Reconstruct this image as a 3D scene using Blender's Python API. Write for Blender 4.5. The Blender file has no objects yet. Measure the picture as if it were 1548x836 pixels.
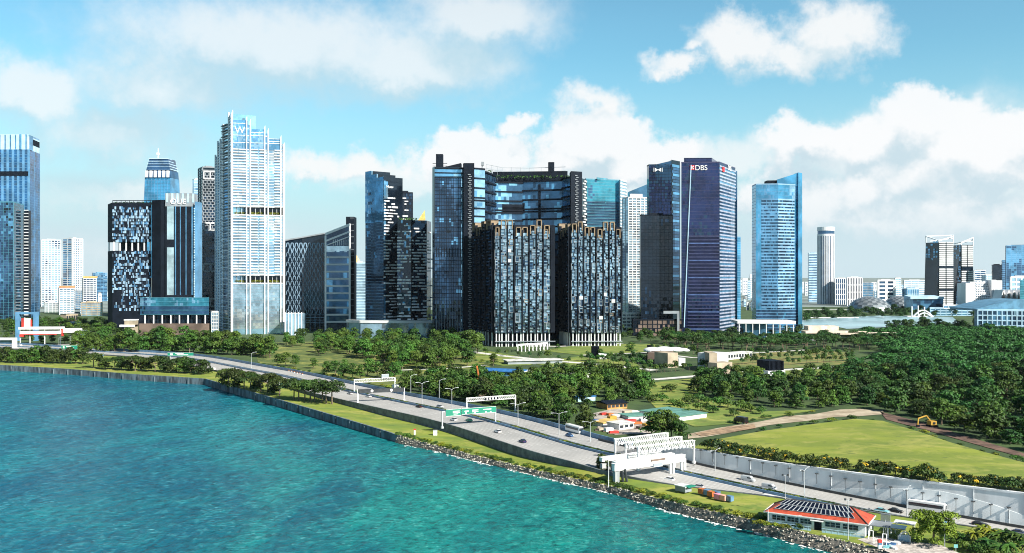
import bpy, bmesh, math, random
import numpy as np
from mathutils import Vector, Matrix, noise
from mathutils.geometry import tessellate_polygon
R_ = math.radians
rng = random.Random(11)
SC = bpy.context.scene
COL = SC.collection

# ------------------------------------------------------------------ camera, sky, sun, exposure
FP, CH, HX, HY = 1400.0, 70.0, 774.0, 418.0       # focal length in photo pixels, camera height, image centre
cam_d = bpy.data.cameras.new('camera'); cam = bpy.data.objects.new('camera', cam_d); COL.objects.link(cam)
cam.location = (0, 0, CH); cam.rotation_euler = (R_(90), 0, 0)
cam_d.sensor_width = 36; cam_d.lens = 36*FP/1548; cam_d.clip_start = 1; cam_d.clip_end = 60000
SC.camera = cam
SUN_AZ, SUN_EL = 132.0, 36.0                       # azimuth from +Y towards +X
SUN_STRENGTH, SKY_STRENGTH, EXPOSURE = 5.0, 0.1, 1.08
SC.view_settings.view_transform = 'Standard'; SC.view_settings.look = 'None'
SC.view_settings.exposure = EXPOSURE; SC.view_settings.gamma = 1.0
HAZE = 0.9e-5
SC.render.engine = 'CYCLES'
SC.cycles.use_denoising = True
SC.cycles.denoising_prefilter = 'ACCURATE'
SC.cycles.max_bounces = 5; SC.cycles.diffuse_bounces = 2; SC.cycles.glossy_bounces = 3
SC.cycles.transmission_bounces = 2; SC.cycles.transparent_max_bounces = 4
SC.cycles.caustics_reflective = False; SC.cycles.caustics_refractive = False
SC.cycles.sample_clamp_indirect = 4
SC.cycles.filter_width = 1.05
SC.cycles.use_adaptive_sampling = False

sun_d = bpy.data.lights.new('sun', 'SUN'); sun_d.energy = SUN_STRENGTH; sun_d.angle = R_(0.53); sun_d.color = (1, .94, .84)
sun = bpy.data.objects.new('sun', sun_d); COL.objects.link(sun)
sd = Vector((math.sin(R_(SUN_AZ))*math.cos(R_(SUN_EL)), math.cos(R_(SUN_AZ))*math.cos(R_(SUN_EL)), math.sin(R_(SUN_EL))))
sun.rotation_euler = sd.to_track_quat('Z', 'Y').to_euler()

class NT:
    """small helper for node graphs"""
    def __init__(s, tree): s.t = tree; s.n = tree.nodes; s.l = tree.links
    def new(s, typ, **kw):
        n = s.n.new(typ)
        for k, v in kw.items(): setattr(n, k, v)
        return n
    def put(s, sock, v):
        if isinstance(v, bpy.types.NodeSocket): s.l.new(v, sock)
        else: sock.default_value = v
    def math(s, op, a, b=0.0, c=0.0, clamp=False):
        n = s.new('ShaderNodeMath', operation=op, use_clamp=clamp)
        for i, v in enumerate((a, b, c)): s.put(n.inputs[i], v)
        return n.outputs[0]
    def vec(s, op, a, b=(0, 0, 0)):
        n = s.new('ShaderNodeVectorMath', operation=op)
        s.put(n.inputs[0], a)
        if op == 'SCALE': s.put(n.inputs['Scale'], b)
        elif op not in ('LENGTH', 'NORMALIZE'): s.put(n.inputs[1], b)
        return n.outputs['Value'] if op in ('LENGTH', 'DOT_PRODUCT') else n.outputs['Vector']
    def noise(s, v, scale, detail=4, rough=.55, dist=0.0):
        n = s.new('ShaderNodeTexNoise'); n.noise_dimensions = '3D'
        if v is not None: s.put(n.inputs['Vector'], v)
        n.inputs['Scale'].default_value = scale; n.inputs['Detail'].default_value = detail
        n.inputs['Roughness'].default_value = rough; n.inputs['Distortion'].default_value = dist
        return n.outputs['Fac']
    def mix(s, f, a, b, mode='MIX'):
        n = s.new('ShaderNodeMix', data_type='RGBA', blend_type=mode)
        s.put(n.inputs[0], f); s.put(n.inputs[6], a if not isinstance(a, tuple) else (*a, 1)[:4]); s.put(n.inputs[7], b if not isinstance(b, tuple) else (*b, 1)[:4])
        return n.outputs[2]
    def mapr(s, v, a, b, c=0.0, d=1.0, smooth=True):
        n = s.new('ShaderNodeMapRange', interpolation_type='SMOOTHSTEP' if smooth else 'LINEAR')
        for i, x in enumerate((v, a, b, c, d)): s.put(n.inputs[i], x)
        return n.outputs[0]

def azel(px, py):
    az = math.atan2(px-HX, FP); el = math.atan2((HY-py)*math.cos(az), FP)
    return az, el

def make_world():
    w = bpy.data.worlds.new('World'); SC.world = w; w.use_nodes = True
    T = NT(w.node_tree); T.n.clear()
    out = T.new('ShaderNodeOutputWorld'); bg = T.new('ShaderNodeBackground'); bg.inputs['Strength'].default_value = SKY_STRENGTH
    T.l.new(bg.outputs[0], out.inputs[0])
    sky = T.new('ShaderNodeTexSky', sky_type='NISHITA'); sky.sun_disc = False
    sky.sun_elevation = R_(SUN_EL); sky.sun_rotation = R_(SUN_AZ); sky.air_density = 1.0; sky.dust_density = 1.0; sky.ozone_density = 1.0
    tint = T.mix(1.0, sky.outputs[0], (.61, .87, .83), 'MULTIPLY')
    d = T.new('ShaderNodeTexCoord').outputs['Generated']
    sep = T.new('ShaderNodeSeparateXYZ'); T.l.new(d, sep.inputs[0])
    az = T.math('ARCTAN2', sep.outputs[0], sep.outputs[1]); el = T.math('ARCSINE', sep.outputs[2])
    comb = T.new('ShaderNodeCombineXYZ'); T.l.new(az, comb.inputs[0]); T.l.new(el, comb.inputs[1])
    ae = comb.outputs[0]
    # warp the coordinates so that the edges billow
    n1 = T.new('ShaderNodeTexNoise'); T.l.new(d, n1.inputs['Vector']); n1.inputs['Scale'].default_value = 21; n1.inputs['Detail'].default_value = 8; n1.inputs['Roughness'].default_value = .62
    wv = T.vec('SCALE', T.vec('SUBTRACT', n1.outputs['Color'], (.5, .5, .5)), .062)
    ae_w = T.vec('ADD', ae, wv)
    def blobs(lst, co, k):
        acc = None
        for (px, py, rx, ry, wgt) in lst:
            a, e = azel(px, py)
            v = T.vec('MULTIPLY', T.vec('SUBTRACT', co, (a, e, 0)), (FP/rx, FP/ry, 0))
            o = T.math('MULTIPLY_ADD', T.vec('LENGTH', v), -wgt, wgt)
            if acc is None: acc = o
            else:
                n = T.new('ShaderNodeMath', operation='SMOOTH_MAX'); T.put(n.inputs[0], acc); T.put(n.inputs[1], o); n.inputs[2].default_value = k
                acc = n.outputs[0]
        return acc
    soft = [(420, 75, 330, 95, 1), (640, 95, 190, 75, 1.1), (720, 30, 160, 70, .9), (60, 140, 110, 60, 1), (170, 200, 170, 70, .8), (250, 130, 190, 70, .9), (200, 290, 230, 60, .7), (1480, 290, 260, 150, 1.2),
            (1330, 330, 300, 90, 1), (640, 270, 200, 50, .8), (1090, 240, 140, 40, .9), (200, 380, 400, 60, .6), (900, 290, 260, 80, .9), (1300, 240, 190, 80, 1)]
    crisp = [(730, 232, 96, 44, 1), (690, 252, 90, 30, .9), (905, 222, 116, 56, 1.1), (860, 250, 90, 44, 1), (955, 255, 80, 40, 1), (1008, 235, 60, 44, .8),
             (1388, 192, 84, 70, 1.15), (1440, 225, 110, 60, 1), (1330, 220, 80, 50, .9), (1228, 216, 90, 46, .9), (1500, 240, 120, 60, .9),
             (1400, 262, 170, 56, .8), (1240, 315, 90, 44, .75), (1300, 285, 60, 34, .8), (1540, 205, 80, 40, .9), (1180, 295, 90, 50, .7), (785, 184, 40, 22, .6), (1420, 320, 200, 50, .6)]
    wispy = [(892, 155, 62, 34, .8), (480, 254, 66, 30, .9), (546, 248, 56, 28, 1), (1120, 64, 84, 44, .95), (1190, 84, 80, 34, .8), (1265, 48, 88, 64, 1.05), (1235, 85, 70, 34, .85), (1022, 98, 60, 20, .75), (985, 108, 24, 12, .6), (1050, 72, 30, 14, .6)]
    # clouds in the rest of the sky (seen in glass and water)
    gen = T.noise(T.vec('MULTIPLY', d, (1, 1, 2.2)), 3.1, 6, .55)
    front = T.mapr(sep.outputs[1], .35, .6)                       # the directions the photo shows keep their own clouds
    gm = T.math('MULTIPLY', T.mapr(gen, .52, .66), T.math('SUBTRACT', 1.0, front))
    gm = T.math('MULTIPLY', gm, T.mapr(sep.outputs[2], .0, .06))
    fine = T.noise(d, 34, 8, .62)
    s_den = T.math('ADD', blobs(soft, ae_w, .25), T.math('MULTIPLY', T.math('SUBTRACT', fine, .5), .5))
    c_den = T.math('ADD', blobs(crisp, ae_w, .12), T.math('MULTIPLY', T.math('SUBTRACT', fine, .5), .85))
    w_den = T.math('ADD', blobs(wispy, ae_w, .16), T.math('MULTIPLY', T.math('SUBTRACT', fine, .5), 1.15))
    # light: denser towards the sun side (up and right) means shaded
    ae_s = T.vec('ADD', ae_w, (.010, .026, 0))
    c_sun = T.math('ADD', blobs(crisp, ae_s, .12), T.math('MULTIPLY', T.math('SUBTRACT', T.noise(T.vec('ADD', d, (.004, 0, .006)), 42, 6, .6), .5), .75))
    lit = T.mapr(T.math('SUBTRACT', c_den, c_sun), -.50, .26)
    s_a = T.math('MULTIPLY', T.mapr(s_den, -.08, .7), .80)
    c_a = T.mapr(c_den, -.02, .33)
    w_lit = T.mapr(T.math('SUBTRACT', w_den, T.math('ADD', blobs(wispy, ae_s, .16), T.math('MULTIPLY', T.math('SUBTRACT', T.noise(T.vec('ADD', d, (.004, 0, .006)), 34, 8, .62), .5), 1.15))), -.5, .35)
    haze = T.math('MULTIPLY', T.mapr(sep.outputs[2], .24, .0), .9)
    K = 1/(SKY_STRENGTH*2**EXPOSURE)
    col = T.mix(1.0, tint, (0.84, .96, .98), 'MULTIPLY')
    col = T.mix(haze, col, (.56*K, .77*K, .86*K))
    s_sun = blobs(soft, T.vec('ADD', ae_w, (.03, .04, 0)), .25)
    s_lit = T.mapr(T.math('ADD', T.math('SUBTRACT', s_den, s_sun), T.math('MULTIPLY', T.math('SUBTRACT', T.noise(d, 9, 5, .6), .5), .9)), -.25, .45)
    col = T.mix(s_a, col, T.mix(s_lit, (.58*K, .76*K, .84*K), (.92*K, .96*K, .97*K)))
    cl = T.mix(lit, (.60*K, .75*K, .83*K), (.98*K, .99*K, 1.0*K))
    col = T.mix(T.math('MULTIPLY', c_a, .94), col, cl)
    col = T.mix(T.math('MULTIPLY', T.mapr(w_den, -.12, .62), .92), col, T.mix(w_lit, (.66*K, .80*K, .87*K), (.97*K, .98*K, .98*K)))
    col = T.mix(gm, col, (1.15*K, 1.2*K, 1.22*K))
    col = T.mix(T.math('MULTIPLY', T.mapr(sep.outputs[2], .11, .0), .8), col, (.68*K, .82*K, .88*K))
    col = T.mix(T.mapr(sep.outputs[2], .25, .55), col, T.mix(1.0, col, (.24, .30, .40), 'MULTIPLY'))     # the zenith is deep blue
    T.l.new(col, bg.inputs['Color'])
make_world()

# ------------------------------------------------------------------ helpers
def G(x, y, z=0.0):
    """point at height z seen at photo pixel x, y"""
    D = FP*(CH-z)/(y-HY); return Vector(((x-HX)*D/FP, D, z))
def S(x, y, D):
    return Vector(((x-HX)*D/FP, D, CH+(HY-y)*D/FP))
def XY(x, D): return Vector(((x-HX)*D/FP, D))
def ZT(y, D): return CH+(HY-y)*D/FP

def tag(o, label=None, cat=None, group=None, kind=None):
    if label: o['label'] = label
    if cat: o['category'] = cat
    if group: o['group'] = group
    if kind: o['kind'] = kind
    return o
def empty(name, loc, label, cat, group=None, rz=0.0):
    o = bpy.data.objects.new(name, None); COL.objects.link(o); o.location = loc; o.rotation_euler = (0, 0, rz)
    o.empty_display_size = .5
    return tag(o, label, cat, group)
def worldloc(o):
    v = Vector(o.location)
    while o.parent: o = o.parent; v += Vector(o.location)
    return v
def copy_tree(o, parent=None):
    c = o.copy(); COL.objects.link(c)
    if parent: c.parent = parent
    for ch in list(o.children): copy_tree(ch, c)
    return c

class MB:
    """collects faces; build() links them as ONE mesh object"""
    def __init__(s): s.v = []; s.f = []; s.m = []
    def poly(s, pts, m=0):
        i = len(s.v); s.v += [tuple(p) for p in pts]; s.f.append(tuple(range(i, i+len(pts)))); s.m.append(m)
    def box8(s, b, t, m=0, mt=None):
        """b, t: four bottom and four top points, counter-clockwise seen from above"""
        i = len(s.v); s.v += [tuple(p) for p in b]+[tuple(p) for p in t]
        for q in ((3, 2, 1, 0), (0, 1, 5, 4), (1, 2, 6, 5), (2, 3, 7, 6), (3, 0, 4, 7)): s.f.append(tuple(i+k for k in q)); s.m.append(m)
        s.f.append((i+4, i+5, i+6, i+7)); s.m.append(m if mt is None else mt)
    def box(s, c, size, rz=0.0, m=0, mt=None):
        """c is the centre of the bottom"""
        cs, sn = math.cos(rz), math.sin(rz); x, y, z = size[0]/2, size[1]/2, size[2]
        q = [(c[0]+a*cs-b*sn, c[1]+a*sn+b*cs) for a, b in ((-x, -y), (x, -y), (x, y), (-x, y))]
        s.box8([(*p, c[2]) for p in q], [(*p, c[2]+z) for p in q], m, mt)
    def prism(s, pts, z0, z1, m=0, mt=None, ztop=None):
        n = len(pts); i = len(s.v)
        s.v += [(p[0], p[1], z0) for p in pts]+[(p[0], p[1], (ztop[k] if ztop else z1)) for k, p in enumerate(pts)]
        for k in range(n):
            j = (k+1) % n; s.f.append((i+k, i+j, i+n+j, i+n+k)); s.m.append(m)
        s.f.append(tuple(i+n+k for k in range(n))); s.m.append(m if mt is None else mt)
        s.f.append(tuple(i+n-1-k for k in range(n))); s.m.append(m)
    def tube(s, p, q, r, n=6, m=0, r2=None, cap=True):
        p, q = Vector(p), Vector(q); d = (q-p); r2 = r if r2 is None else r2
        a = d.orthogonal().normalized(); b = d.normalized().cross(a); i = len(s.v)
        for c, rr in ((p, r), (q, r2)):
            for k in range(n):
                t = 2*math.pi*k/n; s.v.append(tuple(c+a*math.cos(t)*rr+b*math.sin(t)*rr))
        for k in range(n):
            j = (k+1) % n; s.f.append((i+k, i+j, i+n+j, i+n+k)); s.m.append(m)
        if cap:
            s.f.append(tuple(i+n+k for k in range(n))); s.m.append(m); s.f.append(tuple(i+n-1-k for k in range(n))); s.m.append(m)
    def bar(s, p, q, w, h, m=0):
        """rectangular bar from p to q, w wide sideways, h tall"""
        p, q = Vector(p), Vector(q); d = (q-p).normalized()
        sd_ = d.cross(Vector((0, 0, 1)))
        sd_ = (sd_.normalized() if sd_.length > 1e-4 else Vector((1, 0, 0)))*w/2; up = sd_.cross(d).normalized()*h/2
        a = [p-sd_-up, p+sd_-up, p+sd_+up, p-sd_+up]; b = [x+(q-p) for x in a]; i = len(s.v)
        s.v += [tuple(x) for x in a+b]
        for f in ((0, 1, 2, 3), (7, 6, 5, 4), (0, 4, 5, 1), (1, 5, 6, 2), (2, 6, 7, 3), (3, 7, 4, 0)): s.f.append(tuple(i+k for k in f)); s.m.append(m)
    # facade pieces: A, B ground points, left and right as seen from outside
    def fbox(s, A, B, t0, t1, z0, z1, d0, d1, m=0):
        """block on a facade between the fractions t0..t1, heights z0..z1, proud from d0 to d1"""
        A, B = Vector(A[:2]), Vector(B[:2]); d = B-A; n = Vector((d.y, -d.x)).normalized()
        P, Q = A+d*t0, A+d*t1
        q = [P+n*d1, Q+n*d1, Q+n*d0, P+n*d0]
        s.box8([(*p, z0) for p in q], [(*p, z1) for p in q], m)
    def fquad(s, A, B, t0, t1, z0, z1, dep, m=0, jit=0.0):
        A, B = Vector(A[:2]), Vector(B[:2]); d = B-A; n = Vector((d.y, -d.x)).normalized()
        P, Q = A+d*t0, A+d*t1; j = [dep+rng.uniform(-jit, jit)*.35 for _ in range(3)]; j.append(j[0]+j[2]-j[1])
        p = [(*(P+n*j[0]), z0), (*(Q+n*j[1]), z0), (*(Q+n*j[2]), z1), (*(P+n*j[3]), z1)]
        s.poly(p, m)
    def build(s, name, mats, parent=None, smooth=False, origin=None):
        if not isinstance(mats, (list, tuple)): mats = [mats]
        me = bpy.data.meshes.new(name)
        o3 = worldloc(parent) if parent is not None else (Vector(origin) if origin is not None else None)
        if o3 is None:
            a = np.array(s.v) if s.v else np.zeros((1, 3)); o3 = Vector(((a[:, 0].min()+a[:, 0].max())/2, (a[:, 1].min()+a[:, 1].max())/2, a[:, 2].min()))
        me.from_pydata([(x-o3.x, y-o3.y, z-o3.z) for x, y, z in s.v], [], s.f)
        for m in mats: me.materials.append(m)
        if len(mats) > 1: me.polygons.foreach_set('material_index', s.m)
        if smooth: me.polygons.foreach_set('use_smooth', [True]*len(s.f))
        me.update()
        o = bpy.data.objects.new(name, me); COL.objects.link(o)
        if parent is not None: o.parent = parent
        else: o.location = o3
        return o

# ------------------------------------------------------------------ materials
MATS = {}
def mat(name, col, rough=.7, metal=0.0, var=.25, scale=.15, spec=.5, bump=0.0, bscale=1.0, col2=None, stretch=(1, 1, 1), rnd=0.0):
    if name in MATS: return MATS[name]
    m = bpy.data.materials.new(name); m.use_nodes = True; T = NT(m.node_tree)
    b = T.n['Principled BSDF']; b.inputs['Roughness'].default_value = rough; b.inputs['Metallic'].default_value = metal
    b.inputs['Specular IOR Level'].default_value = spec
    pos = T.new('ShaderNodeNewGeometry').outputs['Position']
    if stretch != (1, 1, 1): pos = T.vec('MULTIPLY', pos, stretch)
    nz = T.noise(pos, scale, 6, .62)
    c2 = col2 if col2 else tuple(max(0, c*(1-var)) for c in col); c1 = col if col2 else tuple(min(1, c*(1+var*.6)) for c in col)
    c = T.mix(T.mapr(nz, .36, .64), c1, c2)
    if rnd:
        oi = T.new('ShaderNodeObjectInfo').outputs['Random']
        hsv = T.new('ShaderNodeHueSaturation'); T.l.new(c, hsv.inputs['Color']); T.put(hsv.inputs['Value'], T.math('MULTIPLY_ADD', oi, rnd, 1-rnd/2)); T.put(hsv.inputs['Hue'], T.math('MULTIPLY_ADD', oi, rnd*.06, .5-rnd*.03))
        c = hsv.outputs[0]
    T.l.new(c, b.inputs['Base Color'])
    if bump:
        bn = T.new('ShaderNodeBump'); bn.inputs['Strength'].default_value = bump; T.l.new(T.noise(pos, bscale, 5, .6), bn.inputs['Height']); T.l.new(bn.outputs[0], b.inputs['Normal'])
    MATS[name] = m; return m
def glass(name, col, metal=.6, rough=.06, var=.35, scale=.05):
    """coated facade glass: dark, mirror-like, uneven from pane to pane"""
    if name in MATS: return MATS[name]
    return mat(name, col, rough, metal, var, scale, spec=.8)

def smooth_line(p, it=2):
    for _ in range(it):
        q = [p[0]]
        for a, b in zip(p, p[1:]): q += [a*.75+b*.25, a*.25+b*.75]
        q.append(p[-1]); p = q
    return p
def resample(p, step):
    L = [0.0]
    for a, b in zip(p, p[1:]): L.append(L[-1]+(b-a).length)
    n = max(2, int(L[-1]/step)); out = []; k = 0
    for i in range(n+1):
        t = L[-1]*i/n
        while k < len(p)-2 and L[k+1] < t: k += 1
        f = (t-L[k])/max(1e-6, L[k+1]-L[k]); out.append(p[k].lerp(p[k+1], min(1, max(0, f))))
    return out
def strip(name, a, b, m, kind='structure'):
    mb = MB()
    for i in range(len(a)-1): mb.poly([a[i], b[i], b[i+1], a[i+1]])
    for k, f in enumerate(mb.f):
        p = [Vector(mb.v[i]) for i in f]
        if (p[1]-p[0]).cross(p[2]-p[0]).z < 0: mb.f[k] = f[::-1]
    o = mb.build(name, m)
    if kind: o['kind'] = kind
    return o
def sheet(name, pts, m, kind='structure'):
    """flat polygon through 3-D points"""
    mb = MB(); tri = tessellate_polygon([[Vector((p[0], p[1], 0)) for p in pts]])
    mb.v = [tuple(p) for p in pts]
    for t in tri:
        a, b, c = (Vector(pts[i]) for i in t)
        f = t if (b-a).cross(c-a).z > 0 else t[::-1]
        mb.f.append(tuple(f)); mb.m.append(0)
    o = mb.build(name, m)
    if kind: o['kind'] = kind
    return o
# ------------------------------------------------------------------ setting: sea, land, road
SEA = -5.0
def sea_mat():
    m = bpy.data.materials.new('sea water'); m.use_nodes = True; T = NT(m.node_tree); b = T.n['Principled BSDF']
    pos = T.new('ShaderNodeNewGeometry').outputs['Position']
    p1 = T.vec('MULTIPLY', pos, (1, .55, 1))
    big = T.noise(p1, .012, 5, .6, .6); mid = T.noise(p1, .07, 5, .62, .4); small = T.noise(T.vec('MULTIPLY', pos, (.7, .5, 1)), .45, 5, .65, .5)
    c = T.mix(T.mapr(big, .38, .64), (.002, .090, .128), (.005, .172, .176))
    c = T.mix(T.math('MULTIPLY', T.mapr(mid, .46, .72), .38), c, (.010, .250, .235))
    c = T.mix(T.math('MULTIPLY', T.mapr(small, .52, .70), .42), c, (.05, .33, .33))
    c = T.mix(T.math('MULTIPLY', T.mapr(small, .49, .32), .7), c, (.000, .040, .058))
    fine = T.noise(T.vec('MULTIPLY', pos, (.45, 1.1, 1)), .8, 4, .6, .8); c = T.mix(T.math('MULTIPLY', T.mapr(fine, .56, .72), T.mapr(mid, .40, .66)), c, (.13, .42, .43)); c = T.mix(T.math('MULTIPLY', T.mapr(fine, .46, .30), .55), c, (.000, .045, .070))  # pale ripple highlights and dark troughs painted into the water colour
    sx = T.new('ShaderNodeSeparateXYZ'); T.l.new(pos, sx.inputs[0]); g_ = T.mapr(T.math('ADD', sx.outputs[0], T.math('MULTIPLY', big, 120)), -130, 130); c = T.mix(1.0, c, T.mix(g_, (1, .84, 1.02), (1, 1.06, .86)), 'MULTIPLY')
    T.l.new(c, b.inputs['Base Color']); b.inputs['Roughness'].default_value = .22; b.inputs['Specular IOR Level'].default_value = .13; b.inputs['IOR'].default_value = 1.33
    h = T.math('ADD', T.math('MULTIPLY', small, 1.0), T.math('MULTIPLY', mid, 2.2))
    bn = T.new('ShaderNodeBump'); bn.inputs['Strength'].default_value = .8; bn.inputs['Distance'].default_value = 1.0; T.l.new(h, bn.inputs['Height']); T.l.new(bn.outputs[0], b.inputs['Normal'])
    return m
M_grass = mat('mown grass', (.185, .225, .018), .95, var=.5, scale=.09, col2=(.10, .16, .018), bump=.4, bscale=1.2, stretch=(.5, 1, 1))
M_lawn = mat('park lawn', (.075, .11, .016), .95, scale=.05, col2=(.045, .075, .012), bump=.3, bscale=.8)
M_land = mat('rough ground', (.045, .085, .016), .95, scale=.03, col2=(.02, .045, .010), bump=.4, bscale=.4)
M_asph = mat('road surface', (.37, .365, .355), .9, scale=.05, col2=(.29, .29, .285), stretch=(1, .6, 1))
M_conc = mat('weathered concrete', (.36, .37, .37), .85, scale=.25, col2=(.20, .22, .23), stretch=(1, 1, .35))
M_white = mat('white paint', (.76, .76, .75), .5, var=.16, scale=.5, stretch=(1, 1, .3))
M_wallp = mat('pale wall paint', (.62, .67, .72), .6, var=.10, scale=.06, stretch=(1, 1, .2))
M_blue = mat('blue grey steel', (.10, .20, .32), .45, scale=.2, var=.3)
M_dark = mat('dark steel', (.03, .035, .04), .5, scale=.4, var=.3)
M_grey = mat('grey galvanised steel', (.42, .45, .47), .45, scale=.4, var=.2)
M_seaw = mat('stained sea wall', (.15, .20, .23), .85, scale=.35, col2=(.045, .06, .07), stretch=(1, 1, .25))
M_soil = mat('bare earth', (.24, .19, .13), .95, scale=.12, col2=(.40, .34, .25), bump=.5, bscale=.6)
M_path = mat('pale paving', (.55, .54, .51), .85, scale=.2, var=.2)

# road: far edge from the photo, everything else offset from it
def zprof(s):
    for (a, za), (b, zb) in zip(ZP, ZP[1:]):
        if s < b: return za+(zb-za)*max(0, s-a)/(b-a)
    return ZP[-1][1]
ZP = [(-300, 0), (-240, -4.2), (-175, -7.5), (-100, -9)]
def stn(p): return .487*p.x-.873*p.y
def RD(x, y):
    z = 0.0
    for _ in range(25): p = G(x, y, z); z = .5*z+.5*zprof(stn(p))
    return G(x, y, z)
far_px = [(-330, 511), (-150, 514), (0, 519), (127, 527), (233, 533), (295, 537.5), (336, 543), (400, 555), (457, 564.5), (509, 576), (580, 591), (683, 611), (748, 623), (808, 637), (858, 651), (899, 662), (938, 673), (1037, 698),
          (1150, 721.5), (1253, 743), (1356, 763), (1459, 782), (1548, 797), (1700, 822)]
FE = resample(smooth_line([RD(*p) for p in far_px], 2), 5.0)
for _ in range(6):
    FE = [FE[0]]+[(FE[i-1]+FE[i]*2+FE[i+1])/4 for i in range(1, len(FE)-1)]+[FE[-1]]
for p in FE: p.z = zprof(stn(p))
FN = []                                                    # unit normals towards the sea
for i in range(len(FE)):
    d = FE[min(i+1, len(FE)-1)]-FE[max(i-1, 0)]; FN.append(Vector((d.y, -d.x, 0)).normalized())
RW = 41.0
def rw_at(p): return 41.0-10.0*min(1, max(0, (stn(p)+285)/50))
def off(w, dz=0.0, i0=0, i1=None):
    return [FE[i]+FN[i]*(rw_at(FE[i]) if w >= RW else w)+Vector((0, 0, dz)) for i in range(i0, len(FE) if i1 is None else i1)]
def road_at(px, frac):
    """road point whose offset line passes photo column px"""
    pts = off(RW*(1-frac)); best = min(range(len(pts)), key=lambda i: abs(HX+FP*pts[i].x/pts[i].y-px)); return best, pts[best]
strip('road', off(0), off(RW), M_asph)
ST = [stn(p) for p in FE]
def foot_z(s):                                              # grass level beside the road
    for (a, za), (b, zb) in zip(FZ, FZ[1:]):
        if s < b: return za+(zb-za)*max(0, s-a)/(b-a)
    return FZ[-1][1]
FZ = [(-590, -.3), (-520, -1.6), (-440, -3.0), (-330, -3.0), (-285, -1.2), (-245, -2.0), (-200, -2.0)]
# sea side: grass strip between the road wall and the shore
shore_px = [(-330, 545, -.9), (-150, 547, -.9), (0, 552, -.9), (100, 558, -.9), (200, 566, -.9), (310, 573, -.9), (335, 580.5, -.9), (400, 598.5, -1), (500, 627.5, -1.2), (570, 648.5, -1.6), (606, 660, -2), (660, 674, -3), (735, 693, -3.2), (838, 717, -3.2),
            (919, 734, -3.0), (983, 751, -2.6), (1036, 764, -2.2), (1101, 778, -2), (1150, 788, -2), (1210, 803, -2), (1279, 819, -2), (1331, 830, -2), (1420, 850, -2), (1560, 880, -2), (1800, 930, -2)]
SH = resample([G(*p) for p in shore_px], 4.0)
sea_edge = []
for i in range(0, len(SH), 2):
    p, q = SH[max(0, i-1)], SH[min(len(SH)-1, i+1)]; n = Vector((-(q-p).y, (q-p).x, 0)).normalized(); sea_edge.append(Vector((SH[i].x+n.x*1.5, SH[i].y+n.y*1.5, SEA)))
sheet('sea_water', sea_edge+[Vector((sea_edge[-1].x+400, -3000, SEA)), Vector((-9000, -3000, SEA)), Vector((-9000, sea_edge[0].y+20, SEA))], sea_mat())
inner = [p+FN[i]*(rw_at(p)+.6) for i, p in enumerate(FE)]
for p in inner: p.z = foot_z(stn(p))
inner = resample(inner, 5)
def strip_between(name, A, B, m, nsub=6):
    """A, B resampled to the same count, with rows between"""
    n = 260
    def rs(P):
        L = [0.0]
        for a, b in zip(P, P[1:]): L.append(L[-1]+(b-a).length)
        out = []; k = 0
        for i in range(n+1):
            t = L[-1]*i/n
            while k < len(P)-2 and L[k+1] < t: k += 1
            out.append(P[k].lerp(P[k+1], (t-L[k])/max(1e-6, L[k+1]-L[k])))
        return out
    # pair each shore point with the closest inner point, keeping order
    a = rs(A); b = []; j = 0
    for p in a:
        while j < len(B)-1 and (Vector(B[j+1][:2])-Vector(p[:2])).length <= (Vector(B[j][:2])-Vector(p[:2])).length: j += 1
        b.append(B[j])
    b = [b[0]]+[(b[max(0, i-2)]+b[max(0, i-1)]+b[i]+b[min(n, i+1)]+b[min(n, i+2)])/5 for i in range(1, n)]+[b[n]]
    mb = MB()
    for i in range(n):
        for k in range(nsub):
            q = [a[i].lerp(b[i], k/nsub), a[i+1].lerp(b[i+1], k/nsub), a[i+1].lerp(b[i+1], (k+1)/nsub), a[i].lerp(b[i], (k+1)/nsub)]
            if (q[1]-q[0]).cross(q[2]-q[0]).z < 0: q.reverse()
            mb.poly(q)
    o = mb.build(name, m); o['kind'] = 'structure'; return a, b
gA, gB = strip_between('shore_grass', SH, inner, M_grass)
# road retaining wall on the sea side + parapet
mb = MB()
for i in range(len(FE)-1):
    w0, w1 = rw_at(FE[i]), rw_at(FE[i+1]); P, Q = FE[i]+FN[i]*w0, FE[i+1]+FN[i+1]*w1; P2, Q2 = FE[i]+FN[i]*(w0+.6), FE[i+1]+FN[i+1]*(w1+.6)
    zt0 = max(P.z+.85, foot_z(stn(P))+.3); zt1 = max(Q.z+.85, foot_z(stn(Q))+.3); zb0 = min(P.z, foot_z(stn(P)))-1; zb1 = min(Q.z, foot_z(stn(Q)))-1
    mb.poly([(P2.x, P2.y, zb0), (Q2.x, Q2.y, zb1), (Q2.x, Q2.y, zt1), (P2.x, P2.y, zt0)][::-1]); mb.poly([(P.x, P.y, zb0), (Q.x, Q.y, zb1), (Q.x, Q.y, zt1), (P.x, P.y, zt0)])
    mb.poly([(P.x, P.y, zt0), (Q.x, Q.y, zt1), (Q2.x, Q2.y, zt1), (P2.x, P2.y, zt0)])
tag(mb.build('road_retaining_wall', mat('grey road wall', (.16, .18, .19), .85, scale=.3, col2=(.08, .09, .10))), 'dark concrete wall holding up the sea side of the road', 'wall')
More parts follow.
